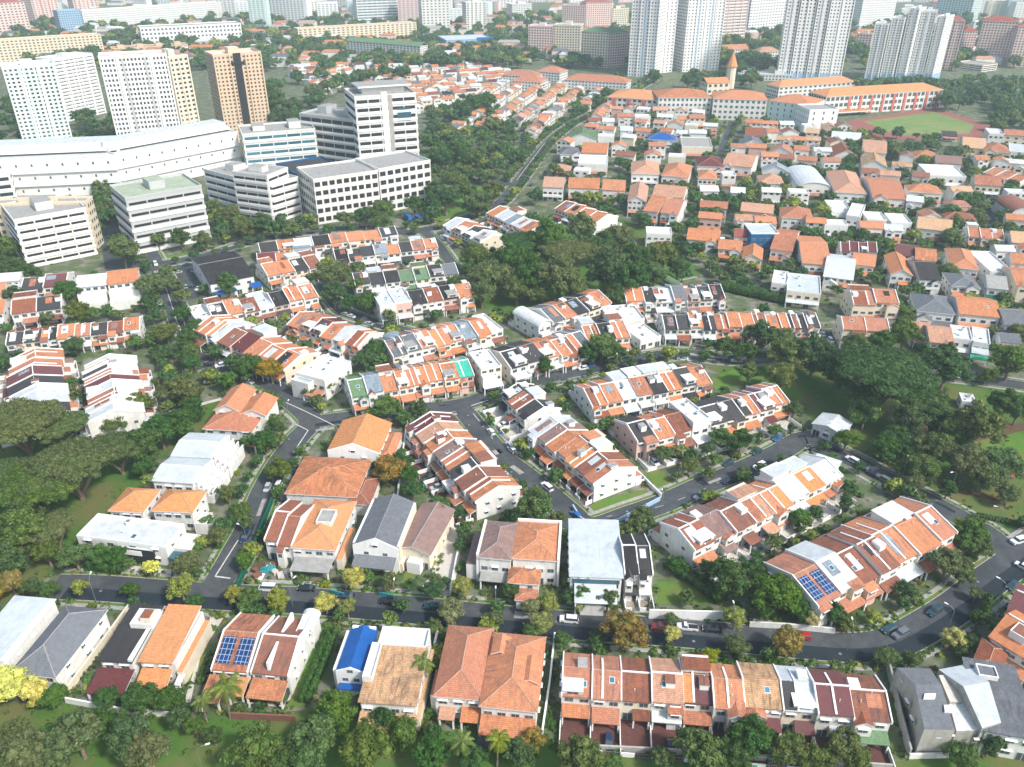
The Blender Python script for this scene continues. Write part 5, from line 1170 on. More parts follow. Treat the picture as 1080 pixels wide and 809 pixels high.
# ================================================================ single houses of the upper right estate: kind, roof, height, corners, label
for row in (
 ('h','B',7,(683,147),(712,148),(685,139),'white house with a bright blue hipped roof'),
 ('e','n',7,(598,146),(628,147),(604,134),'white gabled house with a pale green roof by the avenue'),
 ('h','g',6,(589,163),(612,163),(595,154),'white house with a dark grey hipped roof beside the avenue'),
 ('g','o',7,(614,161),(640,162),(617,150),'orange roofed house behind the white cube terraces'),
 ('f','W',7,(607,173),(638,174),(614,164),'white cube house with roof terraces near the avenue'),
 ('h','o',4,(577,179),(601,180),(580,172),'low orange roofed house behind a round tree'),
 ('g','o',7.5,(575,197),(596,198),(574,186),'white gabled house first in the line above the rust row'),
 ('g','o',7.5,(600,198),(632,199),(601,187),'wide white twin gabled house above the rust row'),
 ('g','o',7.5,(636,200),(659,201),(637,189),'white gabled house third in the line above the rust row'),
 ('e','o',9,(664,212),(683,213),(664,191),'tall narrow white house with a steep front gable'),
 ('g','o',8,(690,206),(722,209),(694,194),'orange roofed house with a blue roof window'),
 ('g','o',8,(686,223),(701,225),(688,206),'orange roofed white house beside the steep front gable'),
 ('g','t',8,(702,225),(720,227),(703,209),'second orange roofed white house beside the steep front gable'),
 ('f','W',6,(681,247),(708,248),(682,240),'white flat balcony house above the park shed'),
 ('h','o',7,(665,183),(694,184),(668,168),'orange hipped house above the steep front gable'),
 ('h','o',7,(699,185),(727,187),(703,170),'orange hipped house right of its twin above the blue roof window'),
 ('f','c',7,(718,155),(750,156),(719,145),'bare white concrete frame house under construction'),
 ('h','m',7,(733,175),(761,176),(738,163),'dark red hipped house beside the lane'),
 ('h','o',6,(736,188),(755,189),(738,178),'orange house in front of the dark red hipped one'),
 ('g','o',7.5,(766,174),(796,177),(769,161),'big orange roofed house with two dormers'),
 ('g','o',7,(786,143),(806,144),(787,134),'orange roof at the back of the grey gabled house'),
 ('e','g',6.5,(779,153),(803,154),(784,142),'grey gabled house with a bow front'),
 ('e','t',6.5,(812,160),(836,162),(815,150),'tan gabled house among trees below the school'),
 ('e','b',7,(803,180),(832,182),(808,170),'pale blue gabled house behind the orange hip'),
 ('h','o',6.5,(799,193),(824,194),(802,182),'orange hipped house in front of the pale blue gable'),
 ('v','w',6.5,(832,198),(866,199),(838,180),'white barrel vaulted house'),
 ('h','o',7,(873,202),(906,204),(880,178),'large red orange roofed house right of the barrel vault'),
 ('e','o',6.5,(876,164),(900,165),(880,150),'white gabled house with orange roof below the field'),
 ('f','W',5,(872,224),(894,225),(874,212),'low white frame house left of the white box'),
 ('f','W',7,(893,228),(908,230),(898,215),'plain white box house'),
 ('g','t',6.5,(738,218),(766,220),(741,211),'blue walled house with terracotta roof'),
 ('g','P',6.5,(781,222),(814,225),(785,213),'pink walled house with a pale pink roof'),
 ('h','t',6.5,(822,229),(854,231),(827,216),'tan house under a wide terracotta hip'),
 ('g','o',6.5,(725,252),(758,255),(728,240),'peach house below the blue walled one'),
 ('f','L',11,(787,247),(816,247),(790,237),'block wrapped in blue netting'),
 ('g','r',6.5,(774,249),(789,250),(776,241),'red roofed house beside the blue netting'),
 ('g','o',6.5,(757,262),(781,264),(760,252),'orange fronted house below the red roof'),
 ('e','o',6.5,(783,272),(803,274),(786,256),'orange gabled house in front of the blue netting'),
 ('g','t',7.5,(815,263),(837,266),(821,241),'rust orange house with a pair of dormers'),
 ('g','o',7.5,(838,277),(867,279),(846,249),'tall orange roof beside the pair of dormers'),
 ('f','W',8,(911,232),(932,233),(912,224),'left of two matching white houses with green windows'),
 ('f','W',8,(935,235),(957,236),(937,226),'right of two matching white houses with green windows'),
 ('g','y',6.5,(966,240),(1001,244),(970,228),'cream walled house with a sandy roof'),
 ('h','o',5,(996,217),(1021,218),(999,210),'small red roofed pavilion'),
 ('h','d',5,(994,230),(1027,233),(998,222),'low rust hipped house below the small pavilion'),
 ('g','y',6.5,(1063,255),(1090,257),(1066,243),'tan roofed house at the right edge'),
 ('v','o',6.5,(1057,225),(1085,226),(1060,212),'white house with a curved orange roof at the right edge'),
 ('g','w',6,(866,291),(896,295),(876,268),'house under a large white roof'),
 ('g','o',7,(898,278),(921,281),(902,266),'orange roofed house beside the large white roof'),
 ('e','o',7,(934,288),(956,290),(940,265),'orange gabled house with a double stepped gable'),
 ('g','m',7,(944,268),(968,271),(946,257),'maroon roofed house behind the double gable'),
 ('g','o',7,(964,273),(985,275),(965,261),'orange roofed house behind the dark brown one'),
 ('g','k',7,(962,294),(983,295),(963,275),'dark brown roofed white house beside the double gable'),
 ('h','o',7.5,(998,281),(1026,284),(1003,260),'orange hipped house with a round roof light'),
 ('f','W',6.5,(1030,287),(1055,288),(1034,266),'white flat roofed house beside the orange hip'),
 ('h','g',6.5,(998,301),(1027,303),(1001,287),'grey hipped house above the slate one'),
 ('g','c',7,(1037,303),(1057,305),(1040,290),'grey roofed house draped in green netting'),
 ('h','g',7.5,(962,327),(1001,331),(966,309),'large slate grey hipped house above the pink roofs'),
 ('g','o',7.5,(1004,330),(1046,334),(1010,312),'bright orange roofed house with a white dormer'),
 ('g','P',6.5,(959,350),(977,351),(960,339),'house with a pale pink roof below the slate hip'),
 ('g','P',6.5,(975,360),(999,362),(978,343),'second pale pink roof in front of the slate hip'),
 ('f','W',7,(1002,357),(1023,360),(1004,344),'white box house below the white dormer'),
 ('f','W',7,(1025,361),(1043,364),(1026,346),'white box house with a pale green canopy'),
 ('g','g',6.5,(1051,342),(1088,344),(1054,325),'grey roofed house at the right edge'),
 ('g','g',5,(1052,360),(1072,362),(1054,351),'low grey roof below the grey house at the right edge'),
 ('g','o',8,(1063,300),(1088,302),(1066,282),'white townhouse with orange roof panels at the right edge'),
 ('g','o',8,(1063,277),(1088,279),(1066,266),'upper white townhouse with orange roof panels at the right edge'),
 ('f','L',7,(828,307),(864,311),(832,289),'white house with a pale blue flat roof'),
 ('f','W',7,(814,299),(830,301),(816,286),'white box beside the pale blue flat roof'),
 ('g','o',7,(908,160),(933,162),(911,147),'orange roof at the back of the cream gable'),
 ('e','y',6.5,(907,174),(933,176),(912,160),'cream gabled house below the running track'),
 ('g','o',7.5,(911,208),(945,210),(918,187),'red orange house with a white front gable'),
 ('h','o',8,(955,202),(990,204),(960,192),'tall white house with terracotta hip'),
 ('h','o',6,(962,166),(988,167),(964,157),'orange hipped house with a green hedge front'),
 ('g','p',6.5,(985,171),(1012,173),(988,163),'mauve roofed house behind the white terraces'),
 ('f','W',6.5,(972,185),(1012,187),(975,174),'white modern house with pale solar panels'),
 ('g','y',6.5,(1012,155),(1036,157),(1017,144),'tan roofed house below the green goal cage'),
 ('h','o',6.5,(1034,159),(1062,161),(1040,149),'orange hipped house right of the tan one'),
 ('f','L',6.5,(1062,160),(1092,163),(1066,152),'pale blue flat house at the right edge'),
 ('g','o',6.5,(1025,194),(1052,196),(1030,184),'orange gabled house beside the small lane'),
 ('f','W',6,(1040,141),(1056,142),(1042,136),'white house just beyond the running track'),
 ('g','o',6,(1058,142),(1085,144),(1060,136),'orange roofed house just beyond the running track'),
 ('s','k',4,(993,143),(1008,144),(995,138),'low dark roofed pavilion by the running track'),
 ('g','w',6,(876,146),(906,148),(880,138),'long white roofed hall by the running track')):
    k, c, h, a, b_, cc_, lab = row
    kw = {}
    if a[1] < 262 and c == 'o': c = rnd.choice(['o', 'o', 't', 't', 'P', 'd'])
    kw['wm'] = 'wall' if rnd.random() < .85 else 'wall2'
    if a[1] < 262 and 6 <= h <= 7.5 and k != 'v': h += 1.2
    if 'blue netting' in lab and 'wrapped' in lab: kw = dict(wm='blue_net', porch=0)
    if 'blue walled house' in lab: kw = dict(wm='wallb')
    if 'pink walled' in lab: kw = dict(wm='wallp')
    if 'draped' in lab: kw = dict(wm='wall', porch=0, extras=(lean(-1.2, 1.2, .05, 5, 3.6, 2.4, 'green_net', 'netting', False),))
    if 'pale green canopy' in lab: kw = dict(porch=0, extras=(lean(-1, 1, .05, 4, 5.0, 4.2, 'L', 'canopy'), lean(-1.1, 1.1, 4.1, 6.5, 3.6, 3, 'awning_g', 'canopy')))
    H(k, c, h, a, b_, cc_, lab, **kw)
ROW('ttt', 6.5, (1018, 249), (1055, 252), (1020, 239), 'white parapet trio on the right', 'the lane side', yard=0, par=1, wm='wall')
ROW('mmmm', 6.5, (884, 264), (922, 267), (887, 254), 'maroon strip row behind the large white roof', 'the left', yard=0, par=1, wm='wall')
ROW('tt', 9, (893, 319), (941, 321), (897, 305), 'upper pair of white stepped townhouses', 'the pale blue roof side', yard=0, par=1, wm='wall2')
ROW('tt', 9, (884, 345), (933, 348), (888, 332), 'lower pair of white stepped townhouses', 'the driveway', yard=4, par=1, wm='wall2')
ROW('ooo', 6.5, (1047, 185), (1085, 196), (1052, 176), 'short orange row above the curved orange roof', 'the left', yard=0)
# ================================================================ block fills: dense rows of small houses far up the picture
INF = []
def infill(poly, ang_px, step, rowgap, where, seed, cols='ooottwkdgoWmwooP', hlo=6.6, gap=4, pg=.3, jit=0):
    r = random.Random(seed); P = [G(*p)[:2] for p in poly]
    (x0, y0, _), (x1, y1, _) = G(*ang_px[0]), G(*ang_px[1]); a = math.atan2(y1-y0, x1-x0); ca, sa = math.cos(a), math.sin(a)
    us = [x*ca+y*sa for x, y in P]; vs = [-x*sa+y*ca for x, y in P]; v = min(vs)+4; j = 0; n = 0
    while v < max(vs):
        u = min(us)+r.random()*4
        while u < max(us):
            w = step*r.uniform(.8, 1.25); d = r.uniform(8, 10.5)
            x, y = u*ca-v*sa, u*sa+v*ca; u += w+(r.uniform(2, gap) if r.random() < pg else .1)
            if not inside((x, y), P): continue
            if dist_road((x, y)) < 6: continue
            fp = [(x+(s*w/2)*ca-(t*d/2)*sa, y+(s*w/2)*sa+(t*d/2)*ca) for s, t in ((-1, -1), (1, -1), (1, 1), (-1, 1))]
            if any(inside(q, f) for f in FOOT for q in fp+[(x, y)]): continue
            c = r.choice(cols); k = r.choice('gggge') if c not in 'wW' else r.choice('gf')
            fl = 'gable-fronted' if k == 'e' else ('flat' if k == 'f' else 'tiled')
            INF.append((lodof(PX(x, y, 4)[1]), ('detached_house', x, y, a+r.uniform(-jit, jit)+(math.pi if math.cos(a) < 0 else 0), w, d, hlo+r.uniform(-.3, 1.6), k, c, 1.2,
                'small %s house, %s roof, %s' % (TN[c].split(',')[0], 'gabled front' if k == 'e' else 'flat' if k == 'f' else 'ridged', where), 'house', 'small houses in the '+where), 1.6 if r.random() < .4 else 0))
            FOOT.append(fp); n += 1
        v += rowgap; j += 1
    LOG.append(('F', where, n))
infill([(560, 196), (650, 112), (640, 92), (520, 92), (470, 120), (480, 150), (540, 135), (560, 150), (530, 180)], ((545, 190), (600, 133)), 8.5, 21, 'dense block left of the avenue', 1)
infill([(385, 100), (440, 120), (545, 90), (530, 74), (430, 72), (372, 72)], ((385, 90), (500, 82)), 10, 24, 'block behind the dark banded offices', 2)
infill([(600, 195), (590, 165), (665, 110), (735, 118), (760, 165), (735, 190)], ((600, 190), (700, 196)), 11, 27, 'estate between the avenue and the school', 3, gap=7, pg=.7, jit=.2, hlo=8, cols='oottPdwW')
infill([(760, 130), (905, 145), (905, 180), (765, 200)], ((765, 190), (880, 196)), 10, 28, 'leafy streets below the school', 4, gap=7, pg=.7, jit=.2, hlo=8, cols='oottPdwy')
infill([(905, 180), (1080, 165), (1120, 260), (910, 255)], ((910, 240), (1050, 250)), 10, 28, 'leafy streets at the upper right', 5, gap=7, pg=.7, jit=.2, hlo=8, cols='oottPdwy')
infill([(715, 190), (905, 205), (905, 262), (720, 262)], ((720, 230), (860, 238)), 10, 28, 'leafy streets right of the wooded park', 6, gap=7, pg=.7, jit=.2, hlo=8, cols='oottPdwW')
infill([(300, 75), (340, 100), (375, 92), (365, 70)], ((300, 90), (360, 82)), 10, 24, 'cluster behind the tan tower', 7)
infill([(1045, 210), (1120, 200), (1150, 420), (1050, 395), (1045, 300)], ((1050, 300), (1080, 302)), 10, 27, 'right edge streets', 8, gap=7, pg=.7, jit=.2, hlo=8, cols='ootwg')
infill([(-60, 292), (10, 285), (30, 340), (-60, 360)], ((-40, 320), (10, 316)), 9, 24, 'left edge streets', 9)
infill([(500, 250), (470, 262), (490, 300), (520, 262)], ((475, 255), (500, 268)), 9, 20, 'corner below the lane junction', 10, cols='wwog')
INF.sort(key=lambda q: -q[0])
nd = sum(1 for o in bpy.data.objects if o.name.startswith('detached_house') and not o.parent)
b_ = MB()
for i, (l_, a_, po) in enumerate(INF):
    if i < 290-nd: house(*a_, porch=po, back=False); continue
    nm, x, y, an, w, d, hh, k, c = a_[:9]; bb = wall_shape(k, w, d, hh, .36*d/2 if k == 'g' else .36*w/2, random.Random(i).choice(['wall', 'wall', 'wall2'])); rr_ = roof_shape(k, w, d, hh, .36*d/2 if k == 'g' else .36*w/2, M[c]) if k in 'ge' else MB().box(-w/2-.1, w/2+.1, -d/2-.1, d/2+.1, hh, hh+.4, 'trim', c)
    for q in range(2): bb.box(-w*.3+q*w*.35, -w*.05+q*w*.35, -d/2-.08, -d/2, 4.4, 5.6, 'glass')
    ca, sa = math.cos(an), math.sin(an)
    for mb in (bb, rr_):
        mb.v = [(x+vx*ca-vy*sa, y+vx*sa+vy*ca, vz) for vx, vy, vz in mb.v]; b_.v, b_.f, b_.m, b_.mats = merge(b_, mb)
o = b_.build('distant_houses'); o['kind'] = 'stuff'; o['label'] = 'mass of small tiled houses in the hazy distance'
# ================================================================ offices and hospital on the left
B = BLOCK
B((30, 283), (103, 268), (27, 262), 234, 'cream banded clinic block with a stepped roof', 'wall', nf=6, style='band', roofc='c', name='office_block', cat='office', indiv=True, wh=.28, wcol='dark')
B((104, 262), (110, 256), (84, 205), 214, 'tall yellowish wing behind the banded clinic', 'hdby', nf=6, nb=3, name='office_block', cat='office')
B((146, 268), (223, 252), (140, 250), 211, 'grey and white block with a pale green flat roof', 'hdbg', nf=5, nb=8, style='band', roofc='q', name='office_block', cat='office', indiv=True, wh=.22, wcol='dark')
B((222, 217), (288, 236), (236, 190), 180, 'white banded office with rooftop plant, left face', 'wall', nf=5, style='band', name='office_block', cat='office', depth=22, indiv=True, wh=.3, wcol='dark')
B((289, 236), (310, 226), (285, 200), 187, 'narrow white banded office wing at the corner', 'wall', nf=6, style='band', name='office_block', cat='office', depth=24, wh=.3, wcol='dark', indiv=True)
e_, W_, D_, h_, _ = B((-30, 212), (130, 204), (-28, 186), 172, 'long low white stepped-roof hall', 'trim', nf=3, nb=10, style='punch', ww=.12, wh=.2, roofc='w', name='hall', cat='hall', depth=38, plant=False)
MB().box(-W_, W_, -D_*.45, D_*.2, h_+1.3, h_+3.2, 'trim', 'w').box(-W_, W_, -D_*.1, D_*.85, h_+3.21, h_+5.5, 'trim', 'w').build('stepped_roof', e_)
for q in (.33, .66): MB().box(-W_-.3, W_+.3, -D_-1.2, -D_+.1, h_*q-.4, h_*q+.4, 'trim').build('ledge', e_)
e_, W_, D_, h_, _ = B((131, 203), (256, 176), (126, 184), 164, 'white hall wing bending up behind the offices', 'trim', nf=3, nb=10, ww=.12, wh=.2, roofc='w', name='hall', cat='hall', depth=32, plant=False)
MB().box(-W_, W_, -D_*.45, D_*.2, h_+1.3, h_+3.2, 'trim', 'w').box(-W_, W_, -D_*.1, D_*.85, h_+3.21, h_+5.5, 'trim', 'w').build('stepped_roof', e_)
for q in (.33, .66): MB().box(-W_-.3, W_+.3, -D_-1.2, -D_+.1, h_*q-.4, h_*q+.4, 'trim').build('ledge', e_)
B((-30, 222), (20, 216), (-30, 200), 190, 'short white block with dark slots at the left edge', 'trim', nf=4, style='band', roofc='w', name='hall', cat='hall', depth=12, plant=False)
B((262, 183), (337, 176), (260, 162), 143, 'white banded office behind the corner wing', 'wall', nf=5, style='band', name='office_block', cat='office', wh=.35, wcol='glassb', indiv=True, depth=30)
B((318, 214), (366, 205), (314, 196), 186, 'low office in blue green netting', 'blue_net', nf=3, nb=6, name='office_block', cat='office', roofc='k', depth=34, plant=False, ww=.1)
B((336, 237), (402, 226), (330, 216), 191, 'white window-walled office, left half', 'wall', nf=5, nb=9, name='office_block', cat='office', roofc='c', ww=.72, wh=.5, indiv=True, depth=30, plant=False)
B((403, 225), (456, 214), (398, 206), 180, 'white window-walled office, right half', 'wall', nf=5, nb=7, name='office_block', cat='office', roofc='c', ww=.72, wh=.5, indiv=True, depth=30, plant=False)
B((322, 170), (378, 178), (340, 140), 121, 'dark banded office attached to the hospital tower', 'hdbg', nf=6, style='band', name='office_block', cat='office', wh=.5, wcol='dark', depth=30, indiv=True)
e_, W_, D_, h_, _ = B((381, 182), (443, 176), (378, 160), 104, 'white hospital tower with dark balcony slots', 'wall', nf=9, style='band', name='hospital_tower', cat='tower', wh=.38, wcol='dark', depth=34, indiv=True, plant=False)
MB().box(-W_*.15, W_*.05, -D_-.5, -D_+1, 0, h_+3, 'trim').box(W_*.06, W_*.2, -D_-.42, -D_+1, 0, h_+1, 'wall3').build('stair_shaft', e_)
MB().box(-W_*.75, W_*1.0, -D_*.3, D_*.95, h_+4.2, h_+5.2, 'trim', 'c').box(-W_*.6, W_*.8, -D_*.1, D_*.8, h_, h_+4.2, 'wall').build('roof_canopy', e_)
MB().box(W_*.35, W_*.8, -D_-.25, -D_+1, h_*.66, h_*.84, 'glassb').build('glass_bay', e_)
# towers on the left
B((31, 172), (82, 166), (26, 158), 73, 'white tower with mint green window columns', 'hdbt', nf=24, nb=10, name='apartment_tower', cat='apartment tower', fins=True, depth=22, indiv=True, grooves=2, gcol='trim', roofc='W', trim='trim')
B((72, 128), (112, 119), (70, 118), 64, 'white tower with long dark window slots', 'trim', nf=18, style='band', name='apartment_tower', cat='apartment tower', fins=True, depth=20, indiv=True, wh=.25, wcol='dark', roofc='W')
B((129, 168), (196, 162), (125, 156), 62, 'broad cream tower of square windows', 'trim', nf=21, nb=18, name='apartment_tower', cat='apartment tower', fins=True, depth=20, indiv=True, ww=.55, wh=.5, grooves=2, gcol='hdbg', roofc='y')
B((197, 162), (216, 158), (192, 150), 62, 'narrow cream tower joined to the broad cream one', 'wall2', nf=21, nb=4, name='apartment_tower', cat='apartment tower', fins=True, depth=22, indiv=True, grooves=1, gcol='hdbo', roofc='W')
e_, W_, D_, h_, _ = B((240, 152), (288, 146), (234, 140), 60, 'tan tower with a dark central strip', 'hdbo', nf=23, nb=12, name='apartment_tower', cat='apartment tower', fins=True, depth=24, indiv=True, grooves=1, roofc='W', ww=.45)
MB().box(-W_*.18, W_*.12, -D_-1.0, -D_+.5, 0, h_+1.5, 'dark').build('dark_strip', e_); MB().box(-W_*.32, W_*.26, -D_-1.2, -D_-1.01, h_*.90, h_*.93, 'dark').build('cross_bar', e_)
# slabs top left and centre
B((91, 33), (236, 21), (90, 24), 12, 'long white slab block at the top left', 'wall', nf=9, style='band', name='apartment_block', depth=18, wh=.4, wcol='hdbg', plant=False)
B((66, 35), (90, 33), (64, 26), 12, 'short blue windowed slab joined to the long white one', 'hdbb', nf=10, nb=10, depth=18, plant=False)
B((-20, 72), (112, 62), (-20, 60), 45, 'low cream slab beyond the mint tower', 'hdby', nf=9, nb=30, depth=18, plant=False)
B((152, 52), (257, 46), (150, 40), 30, 'white slab with small square windows beyond the cream tower', 'trim', nf=5, nb=26, depth=30, plant=False, name='school_block', cat='school')
B((120, 62), (200, 57), (120, 50), 52, 'low peach roofed building behind the cream tower', 'hdbo', nf=3, nb=12, depth=22, roofc='y', name='school_block', cat='school')
B((39, 27), (66, 24), (36, 18), -12, 'pink tower at the top left corner', 'hdbp', nf=20, nb=7, depth=22, name='apartment_tower', cat='apartment tower', fins=True, grooves=2, gcol='hdbr')
B((0, 38), (34, 35), (0, 28), 4, 'pinkish block at the top left edge', 'hdbp', nf=12, nb=8, depth=26, name='apartment_block', roof='hip', roofc='r')
B((80, 16), (106, 14), (80, 10), -10, 'small pink tower above the long white slab', 'hdbp', nf=14, nb=6, depth=20, name='apartment_tower', cat='apartment tower', fins=True)
B((316, 48), (440, 40), (316, 36), 31, 'cream slab in front of the white balcony block', 'hdby', nf=7, nb=26, depth=18, plant=False)
B((367, 62), (444, 69), (372, 50), 43, 'white slab with a green ridge line', 'wall', nf=9, nb=22, depth=16, roof='gable', roofc='n', indiv=False)
B((378, 27), (445, 24), (378, 16), -3, 'wide white balcony block at the top', 'wall', nf=10, style='band', depth=26, wcol='glassb', wh=.4)
B((446, 35), (475, 34), (446, 22), 0, 'white block right of the balcony block', 'wall', nf=12, nb=7, depth=26, wh=.4)
B((492, 32), (513, 31), (492, 26), 3, 'pair of narrow white towers beyond the mall', 'wall', nf=12, nb=5, depth=18, name='apartment_tower', cat='apartment tower', fins=True)
e_, W_, D_, h_, _ = B((471, 54), (520, 52), (471, 38), 43, 'blue, red and white mall with a white canopy', 'hdbb', nf=2, nb=8, depth=52, roofc='w', name='mall', cat='mall', plant=False)
MB().box(-W_*.7, -W_*.3, -D_-.6, -D_+1, 0, h_*.9, 'hdbr').build('red_panel', e_); MB().box(W_*.3, W_, -D_-.6, -D_+1, 0, h_*1.2, 'awning_b').build('blue_panel', e_)
for a, b_, ca, yt, l, m_, rf, rc in (((557, 60), (582, 61), (556, 50), 28, 'cream and pink block at the left of the pinkish estate', 'hdbp', 'flat', 'L'), ((583, 61), (611, 62), (582, 50), 27, 'pinkish block with pale blue roof', 'wall2', 'flat', 'L'),
    ((612, 70), (640, 72), (610, 58), 33, 'pinkish block with green roof beside the white towers', 'wall2', 'hip', 'n'), ((640, 72), (662, 70), (638, 58), 35, 'brown windowed block touching the white towers', 'hdbp', 'hip', 'n'),
    ((592, 34), (618, 35), (592, 24), 6, 'pinkish block with a grey roof behind', 'hdbp', 'flat', 'c'), ((617, 35), (644, 34), (616, 24), 3, 'pink block with a small red hip roof', 'hdbp', 'hip', 'r'), ((645, 32), (662, 31), (645, 24), 10, 'pale block in the gap left of the white towers', 'wall2', 'flat', 'c'),
    ((540, 20), (561, 19), (540, 12), 5, 'small white block with square holes', 'wall', 'flat', 'W')):
    B(a, b_, ca, yt, l, m_, roof=rf, roofc=rc, depth=24, ww=.5, wh=.5)
B((662, 80), (690, 82), (664, 66), -40, 'left white high-rise tower in the centre', 'trim', nf=34, nb=9, depth=26, name='apartment_tower', cat='apartment tower', fins=True, indiv=True, ww=.42, wh=.40, grooves=1, gcol='hdbb', roofc='W')
B((690, 78), (708, 76), (690, 66), -38, 'slim white high-rise joined to the left tower', 'trim', nf=33, nb=5, depth=22, name='apartment_tower', cat='apartment tower', fins=True, indiv=True, ww=.42, wh=.40)
B((712, 72), (722, 71), (710, 62), -30, 'narrow blue grey high-rise between the white ones', 'hdbg', nf=32, nb=3, depth=20, name='apartment_tower', cat='apartment tower', fins=True)
B((719, 76), (757, 74), (720, 62), -40, 'right white high-rise tower in the centre', 'trim', nf=34, nb=11, depth=26, name='apartment_tower', cat='apartment tower', fins=True, indiv=True, ww=.42, wh=.40, grooves=2, gcol='hdbb', roofc='W')
B((757, 49), (784, 47), (757, 40), -30, 'pink tower behind the spire', 'hdbp', nf=24, nb=8, style='band', depth=22, name='apartment_tower', cat='apartment tower', fins=True, wh=.3)
B((788, 38), (828, 34), (788, 28), -6, 'pale distant block right of the pink tower', 'trim', nf=14, nb=14, depth=22)
for i, (x0, x1) in enumerate(((819, 831), (832, 848), (849, 861), (862, 886))):
    B((x0, 84+i*.6), (x1, 84.4+i*.6), (x0+1, 72), -34+i*2, 'white point tower with grey podium, %s from the spire' % ordn(i), 'trim', nf=32, nb=max(3, round((x1-x0)/3.6)), depth=24, name='apartment_tower', cat='apartment tower', fins=True, indiv=True, ww=.42, wh=.40, base_c='hdbb', roofc='W', group='white point towers')
for i, (x0, x1, yt) in enumerate(((911, 925, 26), (927, 940, 20), (943, 953, 10), (956, 971, 13), (973, 982, 18))):
    B((x0, 85), (x1, 86), (x0+1, 74), yt, 'white stepped tower with grey podium, %s from the school' % ordn(i), 'trim', nf=25, nb=max(3, round((x1-x0)/3.2)), depth=24, name='apartment_tower', cat='apartment tower', fins=True, indiv=True, ww=.42, wh=.40, base_c='hdbb', roofc='W', group='white stepped towers')
B((987, 73), (1005, 74), (988, 62), 22, 'pink tower beside the stepped white towers', 'hdbp', nf=17, nb=6, depth=22, name='apartment_tower', cat='apartment tower', fins=True, roof='hip', roofc='r')
for a, b_, ca, yt, l in (((1010, 62), (1024, 62), (1010, 52), 33, 'cream topped pink block at the right'), ((1026, 66), (1062, 68), (1026, 55), 22, 'wide pink block with red roof at the right'), ((1063, 70), (1088, 71), (1063, 58), 28, 'pink block at the far right edge')):
    B(a, b_, ca, yt, l, 'hdbp', roof='hip', roofc='r', depth=24, ww=.5, wh=.5, style='punch')
B((900, 56), (916, 57), (900, 48), 36, 'small pink block seen between white towers', 'hdbp', roofc='y', depth=20)
B((905, 30), (940, 28), (905, 22), -20, 'pale slab tower behind the stepped white towers', 'trim', nf=20, nb=12, depth=20, style='band', wh=.35, wcol='hdbg')
B((985, 18), (1022, 22), (985, 12), -18, 'pale green slab tower at the top right', 'hdbt', nf=16, nb=12, depth=20)
B((1006, 72), (1035, 76), (1010, 64), 66, 'low cream car park beside the pink tower', 'hdby', nf=3, style='band', depth=30, name='car_park_block', cat='car park', plant=False)
# school, spire, stadium building
e_, W_, D_, h_, _ = B((640, 118), (692, 122), (642, 92), 102, 'school wing with a broad orange roof and red piers', 'wall', nf=3, nb=10, depth=40, roof='hip', roofc='O', name='school_block', cat='school', ww=.6)
for i in range(3): MB().box(-W_*.8+i*W_*.6, -W_*.8+i*W_*.6+3.4, -D_-.5, -D_+.2, 0, h_*.93, 'hdbr').build('red_pier', e_)
B((693, 124), (748, 124), (694, 98), 103, 'school wing with orange roof and green netting', 'wall', nf=4, nb=12, depth=36, roof='hip', roofc='o', name='school_block', cat='school')
B((750, 126), (806, 128), (752, 104), 104, 'school wing right of the spire', 'wall', nf=4, nb=10, depth=34, roof='hip', roofc='o', name='school_block', cat='school')
B((808, 128), (850, 134), (812, 100), 106, 'white school hall with a curved orange roof', 'hdbt', nf=4, nb=6, depth=34, roof='hip', roofc='o', name='school_block', cat='school', ww=.15)
B((850, 141), (880, 140), (852, 126), 117, 'plain white block in front of the school', 'trim', nf=4, nb=3, depth=24, name='school_block', cat='school', ww=.15, plant=False)
e_, W_, D_, h_, _ = B((868, 122), (990, 114), (872, 100), 102, 'long orange roofed stadium building with red piers', 'wall', nf=3, nb=26, depth=26, roof='hip', roofc='O', name='stadium_building', cat='school', ww=.7, wh=.55)
for i in range(9): MB().box(-W_*.62+i*W_*.19, -W_*.62+i*W_*.19+2.6, -D_-.5, -D_+.2, 0, h_*.93, 'hdbr').build('red_pier', e_)
MB().box(-W_, -W_*.25, -D_-9, -D_-.55, 3.2, 4, 'trim', 'O').build('porch_roof', e_)
B((820, 104), (900, 98), (822, 92), 92, 'rear school wing with a long orange roof', 'wall', nf=3, nb=16, depth=20, roof='hip', roofc='O', name='school_block', cat='school')
B((745, 100), (768, 99), (746, 92), 88, 'small gabled school chapel beside the spire', 'wall2', nf=2, nb=4, depth=18, roof='gable', roofc='O', name='chapel', cat='chapel')
for q, xx in enumerate((649, 658, 668)): pass
x, y, _ = G(769, 93); e = empty('spire_tower', (x, y, 0)); tag(e, 'cream round tower with a pointed orange spire', 'tower')
h_ = height_for((x, y), 70); rg = lambda r_: [(r_*math.cos(i*math.pi/5), r_*math.sin(i*math.pi/5)) for i in range(10)]
MB().prism(rg(5), 0, h_, 'wall2').build('shaft', e); b_ = MB(); k = 0; b_.v += [(x_, y_, h_) for x_, y_ in rg(6.2)]+[(0, 0, h_+15)]
for i in range(10): b_.face((i, (i+1) % 10, 10), 'O')
b_.face(list(range(10))[::-1], 'O'); b_.build('spire', e)
for a, b_, ca, yt, l, m_ in (((530, 88), (566, 90), (534, 78), 79, 'white building with red brown roofs left of the school', 'wall'), ((566, 86), (590, 88), (568, 74), 75, 'white tented roof building', 'wall'), ((595, 96), (660, 100), (600, 84), 84, 'long terracotta roofed apartment wing', 'wall'), ((540, 97), (570, 99), (543, 90), 85, 'white villa block with orange hip', 'wall')):
    B(a, b_, ca, yt, l, m_, roof='hip', roofc='t', depth=22, name='school_block', cat='building')
